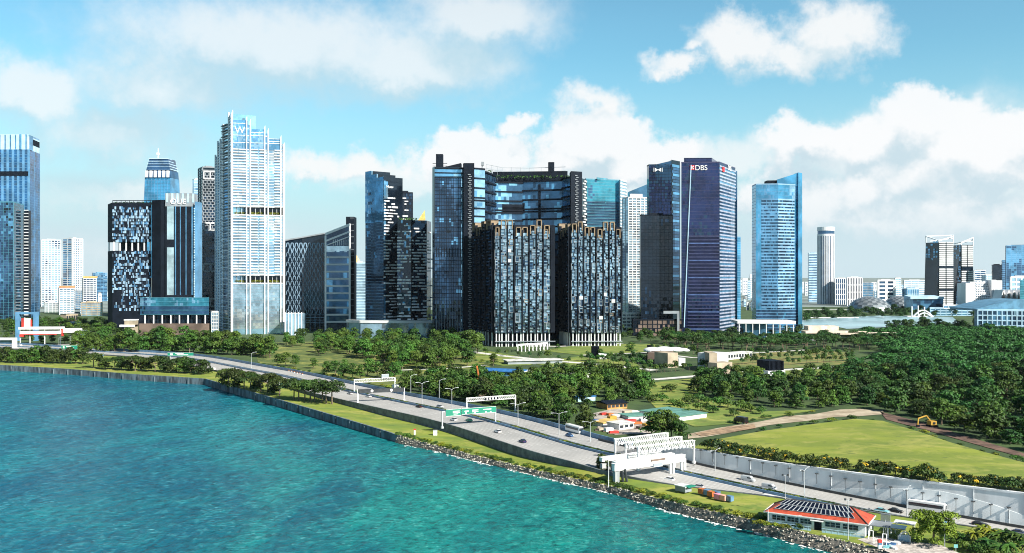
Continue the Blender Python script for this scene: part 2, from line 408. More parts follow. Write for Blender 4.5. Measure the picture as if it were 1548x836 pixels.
# sea wall (left) : vertical stained concrete
kw = max(i for i, p in enumerate(SH) if HX+FP*p.x/p.y < 612)
mb = MB()
for i in range(kw):
    P, Q = SH[i], SH[i+1]; n = Vector(((Q-P).y, -(Q-P).x, 0)).normalized()
    mb.poly([(P.x, P.y, SEA-1), (Q.x, Q.y, SEA-1), (Q.x, Q.y, Q.z+.25), (P.x, P.y, P.z+.25)]); a = P-n*.9; b = Q-n*.9
    mb.poly([(P.x, P.y, P.z+.25), (Q.x, Q.y, Q.z+.25), (b.x, b.y, Q.z+.25), (a.x, a.y, P.z+.25)]); mb.poly([(a.x, a.y, P.z-.5), (b.x, b.y, Q.z-.5), (b.x, b.y, Q.z+.25), (a.x, a.y, P.z+.25)][::-1])
    if i % 4 == 0:
        c = P+n*.2; mb.box((c.x, c.y, SEA-1), (.5, .5, P.z-SEA+.6), math.atan2(n.y, n.x))
tag(mb.build('sea_wall', M_seaw), 'long stained concrete sea wall edging the grass above the water', 'wall')
# rubble slope (right): a sloping bank and its boulders
def rock_w(px): return 1.4+1.7*min(1, max(0, (px-1130)/80))
mb = MB(); ROCK = SH[kw-1:]
for i in range(len(ROCK)-1):
    P, Q = ROCK[i], ROCK[i+1]; n = Vector(((Q-P).y, -(Q-P).x, 0)).normalized()
    w0, w1 = rock_w(HX+FP*P.x/max(50, P.y)), rock_w(HX+FP*Q.x/max(50, Q.y)); a, b = P+n*w0, Q+n*w1
    mb.poly([P, (a.x, a.y, SEA-.5), (b.x, b.y, SEA-.5), Q])
mb.build('rubble_bank', mat('dark rubble', (.20, .18, .15), .95, scale=.8, col2=(.09, .085, .075)))['kind'] = 'structure'
ICO = bmesh.new(); bmesh.ops.create_icosphere(ICO, subdivisions=1, radius=1); ICO_V = [v.co.copy() for v in ICO.verts]; ICO_F = [tuple(v.index for v in f.verts) for f in ICO.faces]; ICO.free()
mb = MB()
for i in range(len(ROCK)-1):
    P, Q = ROCK[i], ROCK[i+1]; n = Vector(((Q-P).y, -(Q-P).x, 0)).normalized(); L = (Q-P).length
    if P.y < 200 and P.x > 250: continue
    pxr = HX+FP*P.x/P.y; bw = rock_w(pxr); dens = .45+.28*bw
    for _ in range(int(L*8*dens)):
        t = rng.random(); u = rng.random()*(bw+.35)-.35; r = rng.uniform(.12, .31)*(1.6 if rng.random() < .07 else 1)
        c = P.lerp(Q, t)+n*u; c.z = P.z-.05-max(0, u)*((P.z-SEA)/bw)+rng.uniform(0, .25)
        i0 = len(mb.v); sx, sy, sz = r*rng.uniform(.7, 1.3), r*rng.uniform(.7, 1.3), r*rng.uniform(.5, .9); rot = Matrix.Rotation(rng.random()*6, 3, 'Z') @ Matrix.Rotation(rng.uniform(-.5, .5), 3, 'X')
        for v in ICO_V:
            w = rot @ Vector((v.x*sx, v.y*sy, v.z*sz))*rng.uniform(.78, 1.15); mb.v.append(tuple(c+w))
        mm = 0 if u < bw*.62 else 1
        if rng.random() < .2: mm = 1-mm
        for f in ICO_F: mb.f.append(tuple(i0+k for k in f)); mb.m.append(mm)
o = mb.build('shore_boulders', [mat('pale boulder', (.50, .455, .385), .9, scale=1.2, var=.3), mat('wet boulder', (.085, .078, .066), .6, scale=1.5, var=.4)])
tag(o, 'band of pale and wet dark rubble boulders along the water', 'boulders', kind='stuff')
# foam where the waves reach the rubble
mb = MB()
for i in range(2, len(ROCK)-1):
    P, Q = ROCK[i], ROCK[i+1]; n = Vector(((Q-P).y, -(Q-P).x, 0)).normalized(); L = (Q-P).length
    f = noise.noise((i*.31, 3.1, 0))+.35*noise.noise((i*.9, 7, 0)); amt = max(0, f+.28)
    for _ in range(int(L*6*amt)):
        c = P.lerp(Q, rng.random())+n*(rock_w(HX+FP*P.x/max(50, P.y))+.1+abs(rng.gauss(0, .4+.9*amt))); r = rng.uniform(.12, .5); k = rng.randint(5, 7); st = rng.uniform(1, 2.2); d = (Q-P).normalized(); pts = []
        for q in range(k):
            a = 2*math.pi*q/k; rr = r*rng.uniform(.6, 1.2); pts.append(c+d*math.cos(a)*rr*st+n*math.sin(a)*rr)
        z = SEA+.05+rng.random()*.1; pp = [(p.x, p.y, z) for p in pts]; mb.poly(pp[::-1] if n.cross(d).z > 0 else pp)
tag(mb.build('sea_foam', mat('sea foam', (.8, .85, .85), .8, var=.1)), 'white foam of small waves breaking on the rubble', 'foam', kind='stuff')

# land beyond the road, out to the horizon
far_line = [p-FN[i]*1.2 for i, p in enumerate(FE)]
land = [Vector((p.x, p.y, -.15)) for p in far_line]
end = land[-1]; start = land[0]
land = land+[Vector((700, end.y-40, -.15)), Vector((30000, end.y-40, -.15)), Vector((30000, 45000, -.15)), Vector((-30000, 45000, -.15)), Vector((-30000, start.y-5, -.15)), Vector((start.x-700, start.y+6, -.15))]
sheet('ground', land, M_land)
M_far = mat('city ground', (.16, .20, .19), .95, scale=.004, var=.5)
sheet('city_ground', [Vector((-30000, 2000, .1)), Vector((-700, 1800, .1)), Vector((600, 2150, .1)), Vector((1400, 1950, .1)), Vector((30000, 2500, .1)), Vector((30000, 44000, .1)), Vector((-30000, 44000, .1))], M_far)
# bottom right platform where the pier building stands is part of the shore grass

# road furniture that follows the road: markings, barriers, median hedge
mb = MB()
def dash(w, i, ln, wd):
    P, Q = FE[i]+FN[i]*w, FE[min(i+1, len(FE)-1)]+FN[min(i+1, len(FE)-1)]*w; d = (Q-P); n = FN[i]*wd/2
    Q = P+d.normalized()*ln; Q.z = P.z+d.z*ln/max(.1, d.length); up = Vector((0, 0, .05))
    q = [P-n+up, P+n+up, Q+n+up, Q-n+up]
    if (q[1]-q[0]).cross(q[2]-q[0]).z < 0: q.reverse()
    mb.poly(q)
MED0, MED1 = 15.6, 19.0                                        # median, metres from the far edge
for i in range(0, len(FE)-1):
    for w in (1.2, MED0-1.0, MED1+1.0, rw_at(FE[i])-1.4): dash(w, i, (FE[i+1]-FE[i]).length, .22)
    if i % 3 == 0:
        for w in (4.8, 8.3, 11.7): dash(w, i, 4.0, .17)
        for k in range(1, 6):
            if MED1+1+k*3.25 < rw_at(FE[i])-2: dash(MED1+1+k*3.25, i, 4.0, .17)
mb.build('road_markings', mat('road marking paint', (.82, .82, .8), .7, var=.1))['kind'] = 'structure'
mb = MB()
for i in range(0, len(FE)-1):
    for c_ in [3.0+3.45*k for k in range(4)]+[MED1+2.6+3.25*k for k in range(6)]:
        if c_ > rw_at(FE[i])-1.5: continue
        for s_ in (-.8, .8):
            q = [FE[i]+FN[i]*(c_+s_-.35), FE[i+1]+FN[i+1]*(c_+s_-.35), FE[i+1]+FN[i+1]*(c_+s_+.35), FE[i]+FN[i]*(c_+s_+.35)]; q = [x+Vector((0, 0, .025)) for x in q]
            if (q[1]-q[0]).cross(q[2]-q[0]).z < 0: q.reverse()
            mb.poly(q)
mb.build('road_surface_wear', mat('tyre worn surface', (.315, .31, .30), .85, scale=.05, var=.2))['kind'] = 'structure'
def ribbon_wall(w, width, h, i0=0, i1=None, dz=0.0):
    mb = MB(); i1 = len(FE)-1 if i1 is None else i1
    for i in range(i0, i1):
        q = [FE[i]+FN[i]*(w+width/2), FE[i+1]+FN[i+1]*(w+width/2), FE[i+1]+FN[i+1]*(w-width/2), FE[i]+FN[i]*(w-width/2)]
        mb.box8([p+Vector((0, 0, dz-.2)) for p in q], [p+Vector((0, 0, dz+h)) for p in q])
    return mb
iw0, _ = road_at(905, 1.0)
tag(ribbon_wall(MED1+.1, .5, .95).build('median_barrier', M_blue), 'low blue steel barrier along the middle of the road', 'barrier')
tag(ribbon_wall(MED0-.1, .35, .75).build('median_barrier', M_grey), 'thin grey kerb rail behind the hedge in the middle of the road', 'barrier')
tag(ribbon_wall(-.3, .5, 1.9, 0, iw0+4).build('roadside_fence', M_blue), 'blue steel fence along the land side of the road', 'fence')
tag(ribbon_wall(-.3+2.0, .35, .9, iw0, len(FE)-1).build('crash_barrier', M_dark), 'dark crash barrier at the foot of the tall white wall', 'barrier')
# ------------------------------------------------------------------ tall white wall of the sunken road and the field behind it
WT = [(940, 671), (975, 677), (997, 677), (1036, 677), (1113, 690), (1150, 696.5), (1253, 710), (1369, 725), (1548, 746), (1720, 766)]
WM = [(1000, 720), (1200, 742), (1262, 739), (1385, 738.5), (1420, 742), (1450, 748), (1500, 762), (1548, 779), (1640, 812)]  # curved line between the paler lower wall and the greyer upper wall
def lerp_t(T, x):
    if x <= T[0][0]: return T[0][1]
    for (a, b), (c, d) in zip(T, T[1:]):
        if x <= c: return b+(d-b)*(x-a)/(c-a)
    return T[-1][1]
WI = [i for i in range(len(FE)) if HX+FP*FE[i].x/FE[i].y > 975 and FE[i].x > 0]
wall_top = []
up, lo, cop = MB(), MB(), MB()
prev = None
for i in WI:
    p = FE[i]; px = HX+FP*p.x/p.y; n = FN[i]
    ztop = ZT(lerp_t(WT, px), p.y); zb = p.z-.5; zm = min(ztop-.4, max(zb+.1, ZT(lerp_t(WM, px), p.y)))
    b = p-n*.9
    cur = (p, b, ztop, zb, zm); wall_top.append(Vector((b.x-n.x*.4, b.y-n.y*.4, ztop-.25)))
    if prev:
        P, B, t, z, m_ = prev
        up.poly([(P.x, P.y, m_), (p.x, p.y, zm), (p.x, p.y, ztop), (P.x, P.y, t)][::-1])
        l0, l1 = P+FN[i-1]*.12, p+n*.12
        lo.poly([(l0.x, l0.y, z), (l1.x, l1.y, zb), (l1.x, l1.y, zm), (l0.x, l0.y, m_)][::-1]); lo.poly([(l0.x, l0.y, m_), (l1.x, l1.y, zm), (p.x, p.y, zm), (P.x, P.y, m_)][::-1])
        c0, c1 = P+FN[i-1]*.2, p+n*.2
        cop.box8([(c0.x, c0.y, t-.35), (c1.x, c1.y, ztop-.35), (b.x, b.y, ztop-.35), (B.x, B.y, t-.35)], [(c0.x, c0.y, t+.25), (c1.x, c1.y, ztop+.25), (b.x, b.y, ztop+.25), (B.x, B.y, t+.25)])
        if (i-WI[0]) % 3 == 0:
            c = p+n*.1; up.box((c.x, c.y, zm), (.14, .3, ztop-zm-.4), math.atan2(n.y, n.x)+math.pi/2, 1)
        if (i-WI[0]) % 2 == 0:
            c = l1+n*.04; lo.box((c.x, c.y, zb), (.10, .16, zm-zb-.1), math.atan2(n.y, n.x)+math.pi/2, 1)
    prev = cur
M_joint = mat('wall joint', (.58, .61, .64), .8)
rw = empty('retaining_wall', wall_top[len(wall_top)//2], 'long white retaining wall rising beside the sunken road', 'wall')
up.build('upper_wall', [mat('grey upper wall', (.68, .70, .72), .8, scale=.1, var=.18, stretch=(1, 1, .2)), M_joint], rw)
lo.build('lower_wall', [mat('white lower wall', (.86, .89, .90), .55, scale=.1, var=.10, stretch=(1, 1, .2)), M_joint], rw)
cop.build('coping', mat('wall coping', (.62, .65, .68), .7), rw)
# small dark lamps standing along the wall
lp = None
k = 0
for px in (1058, 1075, 1092, 1108, 1123, 1139, 1157.5, 1176, 1195, 1215, 1236.5, 1258, 1280, 1302, 1325, 1349, 1373, 1398, 1424, 1449, 1476, 1504, 1532):
    i = min(WI, key=lambda j: abs(HX+FP*FE[j].x/FE[j].y-px)); p = FE[i]+FN[i]*.48; base = p.z+2.0
    if lp is None:
        lp = empty('wall_lamp', (p.x, p.y, base), 'small dark lamp on a thin post against the tall white wall', 'lamp', 'lamps along the tall white wall')
        m1 = MB(); m1.tube((p.x, p.y, base), (p.x, p.y, base+3.4), .07); m1.build('post', M_dark, lp)
        m2 = MB(); m2.box((p.x, p.y, base+3.4), (.95, .7, .32)); m2.build('lamp_head', M_dark, lp); c = lp
    else: c = copy_tree(lp)
    c.location = (p.x, p.y, base)
# field
fld_far = [(1048, 676), (1062, 668), (1100, 661), (1150, 652), (1215, 642), (1290, 633), (1335, 636), (1390, 653), (1440, 670), (1548, 700), (1700, 728)]
F_far = [G(x, y, 1.2) for x, y in fld_far]
a = resample(wall_top[3:], 6); n_ = len(a); b = resample(F_far, 3); b = [b[int(k*(len(b)-1)/(n_-1))] for k in range(n_)]
mb = MB()
def sm(p):                                                     # gentle unevenness
    return Vector((p.x, p.y, p.z+.5*noise.noise((p.x*.02, p.y*.02, 1))))
for i in range(n_-1):
    for k in range(10):
        mb.poly([sm(a[i].lerp(b[i], k/10)), sm(a[i+1].lerp(b[i+1], k/10)), sm(a[i+1].lerp(b[i+1], (k+1)/10)), sm(a[i].lerp(b[i], (k+1)/10))])
M_field = mat('field grass', (.185, .220, .016), .95, scale=.035, col2=(.105, .150, .012), bump=.9, bscale=.9, stretch=(.35, 1, 1))
def field_mat(m):
    T = NT(m.node_tree); b = T.n['Principled BSDF']; pos = T.new('ShaderNodeNewGeometry').outputs['Position']
    base = b.inputs['Base Color'].links[0].from_socket
    c = T.mix(T.math('MULTIPLY', T.mapr(T.noise(T.vec('MULTIPLY', pos, (.6, 1, 1)), .07, 7, .7, 1.2), .46, .66), .85), base, (.27, .265, .055))
    c = T.mix(T.math('MULTIPLY', T.mapr(T.noise(T.vec('MULTIPLY', pos, (.6, 1, 1)), .28, 6, .72, .8), .52, .7), .7), c, (.05, .085, .012))
    T.l.new(c, b.inputs['Base Color'])
field_mat(M_field); field_mat(M_grass)
mb.build('field', M_field)['kind'] = 'structure'
def patch(name, px, m, z=.02):
    return sheet(name, [G(x, y, z) for x, y in px], m)
patch('dirt_track', [(1040, 656), (1085, 647), (1150, 637), (1190, 629), (1230, 626), (1270, 619), (1300, 618), (1335, 620), (1336, 626), (1300, 629), (1262, 630), (1230, 635), (1165, 642), (1110, 653), (1062, 661), (1040, 663)], M_soil, .05)
patch('earth_bank', [(1050, 655), (1100, 645), (1140, 641), (1143, 647), (1100, 654), (1060, 659)], mat('orange earth', (.27, .18, .11), .95, var=.4, scale=.3), .25)
patch('dirt_track', [(1330, 622), (1400, 640), (1470, 662), (1548, 685), (1548, 692), (1470, 670), (1400, 650), (1340, 634)], mat('dark earth', (.12, .07, .05), .95, var=.5), .05)
field_mat(M_lawn)
patch('lawn', [(385, 518), (480, 516), (560, 520), (660, 530), (740, 545), (745, 552), (700, 575), (600, 588), (520, 572), (440, 560), (390, 549)], M_lawn, .02)
patch('lawn', [(700, 540), (735, 530), (820, 545), (800, 552), (760, 553)], mat('bright lawn', (.11, .165, .02), .95, scale=.08), .05)
M_bl = MATS['bright lawn']; field_mat(M_bl)
patch('lawn', [(800, 548), (880, 538), (960, 548), (970, 556), (905, 560), (870, 561)], M_bl, .05)
patch('lawn', [(820, 530), (880, 520), (985, 520), (1010, 524), (960, 534), (880, 537)], M_bl, .05)
patch('lawn', [(975, 579), (1090, 568), (1080, 575), (1045, 600), (1060, 625), (1000, 625), (975, 600)], M_bl, .05)
patch('lawn', [(1060, 600), (1150, 622), (1240, 619), (1110, 640), (1050, 645), (1000, 625)], M_bl, .03)
patch('lawn', [(1150, 566), (1210, 556), (1330, 553), (1340, 560), (1250, 575)], M_bl, .05)
patch('lawn', [(1080, 535), (1240, 530), (1290, 533), (1290, 550), (1180, 557), (1090, 553)], mat('meadow', (.20, .17, .05), .95, var=.6, scale=.06, col2=(.07, .12, .02)), .05)
def path_line(name, px, w, m, z=.10):
    P = resample([G(x, y, 0) for x, y in px], 8); a, b = [], []
    for i, p in enumerate(P):
        d = P[min(i+1, len(P)-1)]-P[max(0, i-1)]; n = Vector((d.y, -d.x, 0)).normalized()*w/2; a.append(p+n+Vector((0, 0, z))); b.append(p-n+Vector((0, 0, z)))
    return strip(name, a, b, m)
path_line('path', [(705, 531), (760, 538), (840, 546), (920, 552), (990, 560)], 9, M_path)
path_line('path', [(940, 577), (1000, 573), (1060, 568), (1095, 564)], 8, M_path)
path_line('path', [(1115, 562), (1190, 559), (1290, 554)], 9, M_path, .12)
path_line('path', [(1118, 566), (1150, 571), (1190, 576)], 8, M_path, .14)
path_line('path', [(760, 520), (840, 524), (940, 519)], 7, M_path)
path_line('path', [(565, 561), (680, 557), (735, 552)], 5, M_path)
path_line('path', [(880, 537), (980, 533), (1050, 541), (1100, 536), (1220, 529)], 6, M_path)
path_line('slip_road', [(0, 527), (60, 523), (130, 520), (200, 523)], 14, M_asph)
sheet('bay_water', [G(x, y, .3) for x, y in [(1205, 499), (1250, 491), (1280, 497), (1420, 491), (1450, 488), (1440, 479), (1330, 477), (1290, 479), (1215, 483), (1190, 489)]], mat('bay water', (.24, .38, .42), .3, spec=.4, scale=.01, bump=.15, bscale=.05))

# ------------------------------------------------------------------ vegetation
def leaf_mat(name, c1, c2, rnd=.6):
    m = bpy.data.materials.new(name); m.use_nodes = True; T = NT(m.node_tree); b = T.n['Principled BSDF']
    b.inputs['Roughness'].default_value = .6; b.inputs['Specular IOR Level'].default_value = .25
    pos = T.new('ShaderNodeNewGeometry').outputs['Position']
    c = T.mix(T.mapr(T.noise(pos, .55, 3, .6), .38, .62), c1, c2)
    c = T.mix(T.math('MULTIPLY', T.mapr(T.noise(T.vec('MULTIPLY', pos, (1, 1, 0)), .055, 2, .5), .46, .66), .6), c, tuple(v*1.35 for v in c1))
    oi = T.new('ShaderNodeObjectInfo').outputs['Random']
    hsv = T.new('ShaderNodeHueSaturation'); T.l.new(c, hsv.inputs['Color']); T.put(hsv.inputs['Value'], T.math('MULTIPLY_ADD', oi, rnd, 1-rnd/2)); T.put(hsv.inputs['Hue'], T.math('MULTIPLY_ADD', T.math('FRACT', T.math('MULTIPLY', oi, 7.3)), .055, .465))
    T.l.new(hsv.outputs[0], b.inputs['Base Color'])
    return m
L_broad = leaf_mat('broad leaves', (.050, .108, .014), (.016, .050, .008))
L_rain = leaf_mat('rain tree leaves', (.032, .062, .009), (.012, .031, .006))
L_forest = leaf_mat('forest leaves', (.026, .080, .013), (.009, .038, .008))
L_wood = leaf_mat('wood leaves', (.032, .105, .019), (.008, .040, .010))
L_bright = leaf_mat('bright leaves', (.155, .195, .015), (.065, .10, .010))
L_yel = mat('yellow blossom', (.62, .42, .02), .7)
M_bark = mat('bark', (.16, .12, .085), .95, scale=1.5, var=.4)

def clump_quads(mb, lobes, n, size, r_, m=0, up=.35):
    """n leaf clumps spread over the shells of ellipsoid lobes (cx,cy,cz,rx,ry,rz)"""
    w = [l[3]*l[4]+l[3]*l[5] for l in lobes]
    for _ in range(n):
        l = r_.choices(lobes, w)[0]
        while True:
            d = Vector((r_.gauss(0, 1), r_.gauss(0, 1), r_.gauss(0, 1)))
            if d.length > .1: break
        d.normalize()
        if d.z < -.35: d.z *= -.6; d.normalize()
        rad = 1-.45*r_.random()**2.2
        p = Vector((l[0]+d.x*l[3]*rad, l[1]+d.y*l[4]*rad, l[2]+d.z*l[5]*rad))
        nn = (d+Vector((0, 0, up))+Vector((r_.gauss(0, .55), r_.gauss(0, .55), r_.gauss(0, .55)))).normalized()
        a = nn.orthogonal().normalized(); a.rotate(Matrix.Rotation(r_.random()*6.28, 3, nn)); b = nn.cross(a)
        s = size*r_.uniform(.55, 1.3); s2 = s*r_.uniform(.55, 1); bend = nn*s*r_.uniform(-.3, .1)
        mb.poly([p-a*s+bend*.6, p-b*s2*.8, p+a*s*.3-b*s2*.6, p+a*s+bend, p+b*s2, p-a*s*.35+b*s2*.7], m)
def trunk_mesh(mb, h, r, spread, nb, r_, cz):
    p = Vector((0, 0, -.4)); q = Vector((r_.uniform(-.3, .3), r_.uniform(-.3, .3), h*.45))
    mb.tube(p, q, r, 7, 0, r*.72); 
    for k in range(nb):
        a = 6.283*k/nb+r_.uniform(-.4, .4); e = Vector((math.cos(a)*spread*.55, math.sin(a)*spread*.55, cz+r_.uniform(-.4, .8)))
        mid = q.lerp(e, .5)+Vector((0, 0, -.08*h)); mb.tube(q, mid, r*.5, 5, 0, r*.36, False); mb.tube(mid, e, r*.36, 5, 0, r*.12, False)
def make_tree(kind, seed, leaf=None, coarse=False):
    """returns (trunk mesh, crown mesh) about its own base; unit sizes in metres"""
    r_ = random.Random(seed); tb, cb = MB(), MB(); lobes = []
    if kind == 'broad':
        H, Wd = 12, 6.2
        for k in range(20):
            a = r_.random()*6.28; t = r_.random(); rr = Wd*.66*math.sqrt(r_.random())*(1.08-.45*t); z = H*(.22+.62*t)
            lobes.append((math.cos(a)*rr, math.sin(a)*rr, z, r_.uniform(1.5, 2.6), r_.uniform(1.5, 2.6), r_.uniform(1.0, 1.8)))
        lobes.append((0, 0, H*.84, 2.2, 2.2, 1.6)); n, s = 1500, .46; leaf = leaf or L_broad; trunk_mesh(tb, H, .32, Wd, 5, r_, H*.55)
    elif kind == 'rain':
        H, Wd = 11.5, 8.0
        for k in range(22):
            a = r_.random()*6.28; rr = Wd*.8*math.sqrt(r_.random()); z = H*.78-(rr/Wd)**2*2.6+r_.uniform(-1.5, .6)
            lobes.append((math.cos(a)*rr, math.sin(a)*rr, z, r_.uniform(1.6, 2.8), r_.uniform(1.6, 2.8), r_.uniform(.8, 1.5)))
        n, s = 1500, .48; leaf = leaf or L_rain; trunk_mesh(tb, H, .4, Wd, 6, r_, H*.68)
    elif kind == 'bushy':
        H, Wd = 9, 5.6
        for k in range(20):
            a = r_.random()*6.28; t = r_.random(); rr = Wd*.72*math.sqrt(r_.random())*(1.05-.6*t); z = H*(.10+.72*t)
            lobes.append((math.cos(a)*rr, math.sin(a)*rr, z, r_.uniform(1.3, 2.3), r_.uniform(1.3, 2.3), r_.uniform(1.0, 1.8)))
        n, s = 1400, .44; leaf = leaf or L_broad; trunk_mesh(tb, H*.7, .25, Wd*.8, 5, r_, H*.5)
    elif kind == 'bush':
        for k in range(7):
            a = r_.random()*6.28; rr = 1.6*math.sqrt(r_.random()); lobes.append((math.cos(a)*rr, math.sin(a)*rr, .9+r_.random()*.8, r_.uniform(.8, 1.4), r_.uniform(.8, 1.4), r_.uniform(.7, 1.1)))
        n, s = 420, .26; leaf = leaf or L_broad
        for k in range(4): tb.tube((0, 0, -.2), (r_.uniform(-.9, .9), r_.uniform(-.9, .9), 1.4), .06, 4)
    elif kind == 'small':
        for k in range(6):
            a = r_.random()*6.28; rr = 1.0*math.sqrt(r_.random()); lobes.append((math.cos(a)*rr, math.sin(a)*rr, 2.2+r_.random()*2.6, r_.uniform(.9, 1.5), r_.uniform(.9, 1.5), r_.uniform(.9, 1.4)))
        n, s = 300, .36; leaf = leaf or L_broad; tb.tube((0, 0, -.2), (0, 0, 3.8), .14, 5, 0, .09)
    elif kind == 'big':
        H, Wd = 10.5, 6.5
        for k in range(36):
            a = r_.random()*6.28; rr = Wd*.80*math.sqrt(r_.random()); z = H*(.24+.58*r_.random())-(rr/Wd)**2*1.8
            lobes.append((math.cos(a)*rr, math.sin(a)*rr, z, r_.uniform(1.1, 2.1), r_.uniform(1.1, 2.1), r_.uniform(.8, 1.5)))
        n, s = 6500, .27; leaf = leaf or L_bright; trunk_mesh(tb, H, .35, Wd, 7, r_, H*.6)
    if coarse: n, s = n*2//5, s*1.45
    clump_quads(cb, lobes, n, s, r_)
    return tb, cb, leaf
PROTO = {}
def proto(kind, seed, leaf=None, coarse=False):
    key = (kind, seed, leaf.name if leaf else '', coarse)
    if key not in PROTO:
        tb, cb, lf = make_tree(kind, seed, leaf, coarse); me = []
        for mbx, m in ((tb, M_bark), (cb, lf)):
            x = bpy.data.meshes.new('trunk' if mbx is tb else 'crown'); x.from_pydata(mbx.v, [], mbx.f); x.materials.append(m); x.update(); me.append(x)
        PROTO[key] = me
    return PROTO[key]
def plant(kind, p, s, label, cat='tree', group=None, leaf=None, name=None, sz=None, seeds=5):
    me = proto(kind, rng.randrange(seeds), leaf)
    nm = name or {'broad': 'broadleaf_tree', 'bushy': 'bushy_tree', 'rain': 'rain_tree', 'bush': 'bush', 'small': 'young_tree', 'big': 'spreading_tree'}[kind]
    o = empty(nm, p, label, cat, group, rng.random()*6.28)
    sx = s*rng.uniform(.9, 1.1); o.scale = (sx, sx, s*(sz or 1)*rng.uniform(.9, 1.1))
    for m, n in zip(me, ('trunk', 'crown') if kind != 'bush' else ('stem', 'foliage')):
        c = bpy.data.objects.new(n, m); COL.objects.link(c); c.parent = o
    return o
def inpoly(x, y, P):
    r = False
    for (x0, y0), (x1, y1) in zip(P, P[1:]+P[:1]):
        if (y0 > y) != (y1 > y) and x < (x1-x0)*(y-y0)/(y1-y0)+x0: r = not r
    return r
def scatter(P, dist, nmax, z=0.0, seed=1):
    """points on the ground inside a pixel polygon, no two nearer than dist metres"""
    r_ = random.Random(seed); xs = [p[0] for p in P]; ys = [p[1] for p in P]; out = []
    W = [G(x, y, z) for x, y in P]; Wp = [(w.x, w.y) for w in W]; x0, x1 = min(w.x for w in W), max(w.x for w in W); y0, y1 = min(w.y for w in W), max(w.y for w in W)
    cell = {}
    for _ in range(nmax*60):
        x, y = r_.uniform(x0, x1), r_.uniform(y0, y1)
        if not inpoly(x, y, Wp): continue
        k = (int(x//dist), int(y//dist))
        if any((cell.get((k[0]+i, k[1]+j), None) and any((x-q[0])**2+(y-q[1])**2 < dist*dist for q in cell[(k[0]+i, k[1]+j)])) for i in (-1, 0, 1) for j in (-1, 0, 1)): continue
        cell.setdefault(k, []).append((x, y)); out.append(Vector((x, y, z)))
        if len(out) >= nmax: break
    out.sort(key=lambda p: p.y); return out

# trees between the road and the sea
for k in range(13):
    plant('bushy', G(-12+k*11.5+rng.uniform(-2, 2), 546.5+k*.25+rng.uniform(-.5, .5), -.5), rng.uniform(1.25, 1.7), 'spreading tree in the row on the shore grass at the far left', group='row of trees on the shore grass at the left end', leaf=L_broad if rng.random() < .5 else L_rain)
for k in range(17):
    x = 140+k*10.6+rng.uniform(-2, 2); plant('bushy' if k % 3 else 'rain', G(x, 556+(x-140)*.055+rng.uniform(-.6, .8), -.5), rng.uniform(.95, 1.35), 'dark flat-topped tree in the loose row between the road and the bending sea wall', group='loose row of flat-topped trees along the bend', leaf=L_rain)
for k in range(11):
    x = 336+k*8.6+rng.uniform(-2, 2); plant('rain' if k % 3 else 'bushy', G(x, 581.5+(x-336)*.2+rng.uniform(-1, 1), -1), rng.uniform(.95, 1.2), 'dark flat-topped tree in the dense clump beside the green road sign', group='dense clump of flat-topped trees beside the road sign', leaf=L_rain)
for k in range(8):
    x = 443+k*8.4+rng.uniform(-2, 2); plant('rain', G(x, 604+(x-443)*.09+rng.uniform(-1, 1), -1.2), rng.uniform(.95, 1.25), 'dark flat-topped tree in the last clump before the open road', group='last clump of flat-topped trees before the open road')
plant('bushy', G(911, 712, -1.5), .72, 'small dark tree at the left end of the massive white portal', leaf=L_rain)
# dense band beyond the road on the left
for row, (y0, n) in enumerate([(531, 27), (526, 24)]):
    for k in range(n):
        x = 118+k*(300/n)+rng.uniform(-4, 4); y = y0+rng.uniform(-1, 1)+max(0, (x-250))*.045
        plant('bushy' if rng.random() < .55 else 'broad', G(x, y), rng.uniform(1.4, 1.9), 'bushy green tree in the dense belt along the far side of the road', group='dense belt of trees beyond the road')
for x, y, s in [(30, 514, 1), (45, 518, .8), (62, 520, .7), (80, 519, .7), (98, 520, .8), (112, 518, .8), (10, 517, .8), (-6, 512, 1.2), (20, 505, 1.2), (130, 508, 1.2), (148, 506, 1.3), (168, 505, 1.2), (118, 502, 1.1), (104, 503, 1.1), (90, 497, 1.2), (140, 498, 1.1), (66, 497, 1.1)]:
    plant('broad', G(x, y), s*1.1, 'small dark tree around the white canopy building and slip road', group='trees around the white canopy building')
# park
for x, y, s in [(408, 541, 1.25), (399, 538, 1.0)]:
    plant('broad', G(x, y), s*1.25, 'big round tree alone on the lawn at the edge of the dense belt', group='pair of round trees on the lawn')
for x, y, s in [(420, 553, .85), (432, 553, .9), (446, 554, .85)]:
    plant('broad', G(x, y), s, 'dark tree in the group of three on the open lawn near the road', group='group of three trees on the lawn')
plant('broad', G(474, 557), .75, 'small lone tree on the lawn between two groups of trees')
PK = 'leafy tree in the park groves between the lawn and the towers'; PG = 'park groves between lawn and towers'
for x, y, s in [(494, 566, .9), (507, 568, .95), (521, 562, .9), (533, 571, .9), (545, 573, .8), (556, 567, 1.0), (570, 570, 1.05), (584, 572, 1.0), (596, 574, .95), (518, 570, .85)]:
    plant('broad', G(x, y), s, 'tree in the roadside grove at the lower edge of the lawn', group='roadside grove at the lower edge of the lawn')
for P, dist, n, s in [([(465, 530), (480, 520), (530, 522), (528, 537), (480, 538)], 9, 18, 1.05), ([(525, 533), (600, 530), (640, 545), (590, 556), (540, 545)], 9, 26, 1.15), ([(590, 545), (640, 535), (700, 540), (725, 550), (690, 560), (610, 560)], 9, 30, 1.2),
                      ([(455, 515), (560, 512), (720, 516), (720, 530), (640, 532), (520, 522)], 12, 34, 1.15), ([(430, 520), (460, 519), (460, 525), (432, 525)], 9, 6, .9)]:
    for p in scatter(P, dist*1.0, int(n*1.0), seed=n): plant('broad', p, s*rng.uniform(.95, 1.25), PK, group=PG)
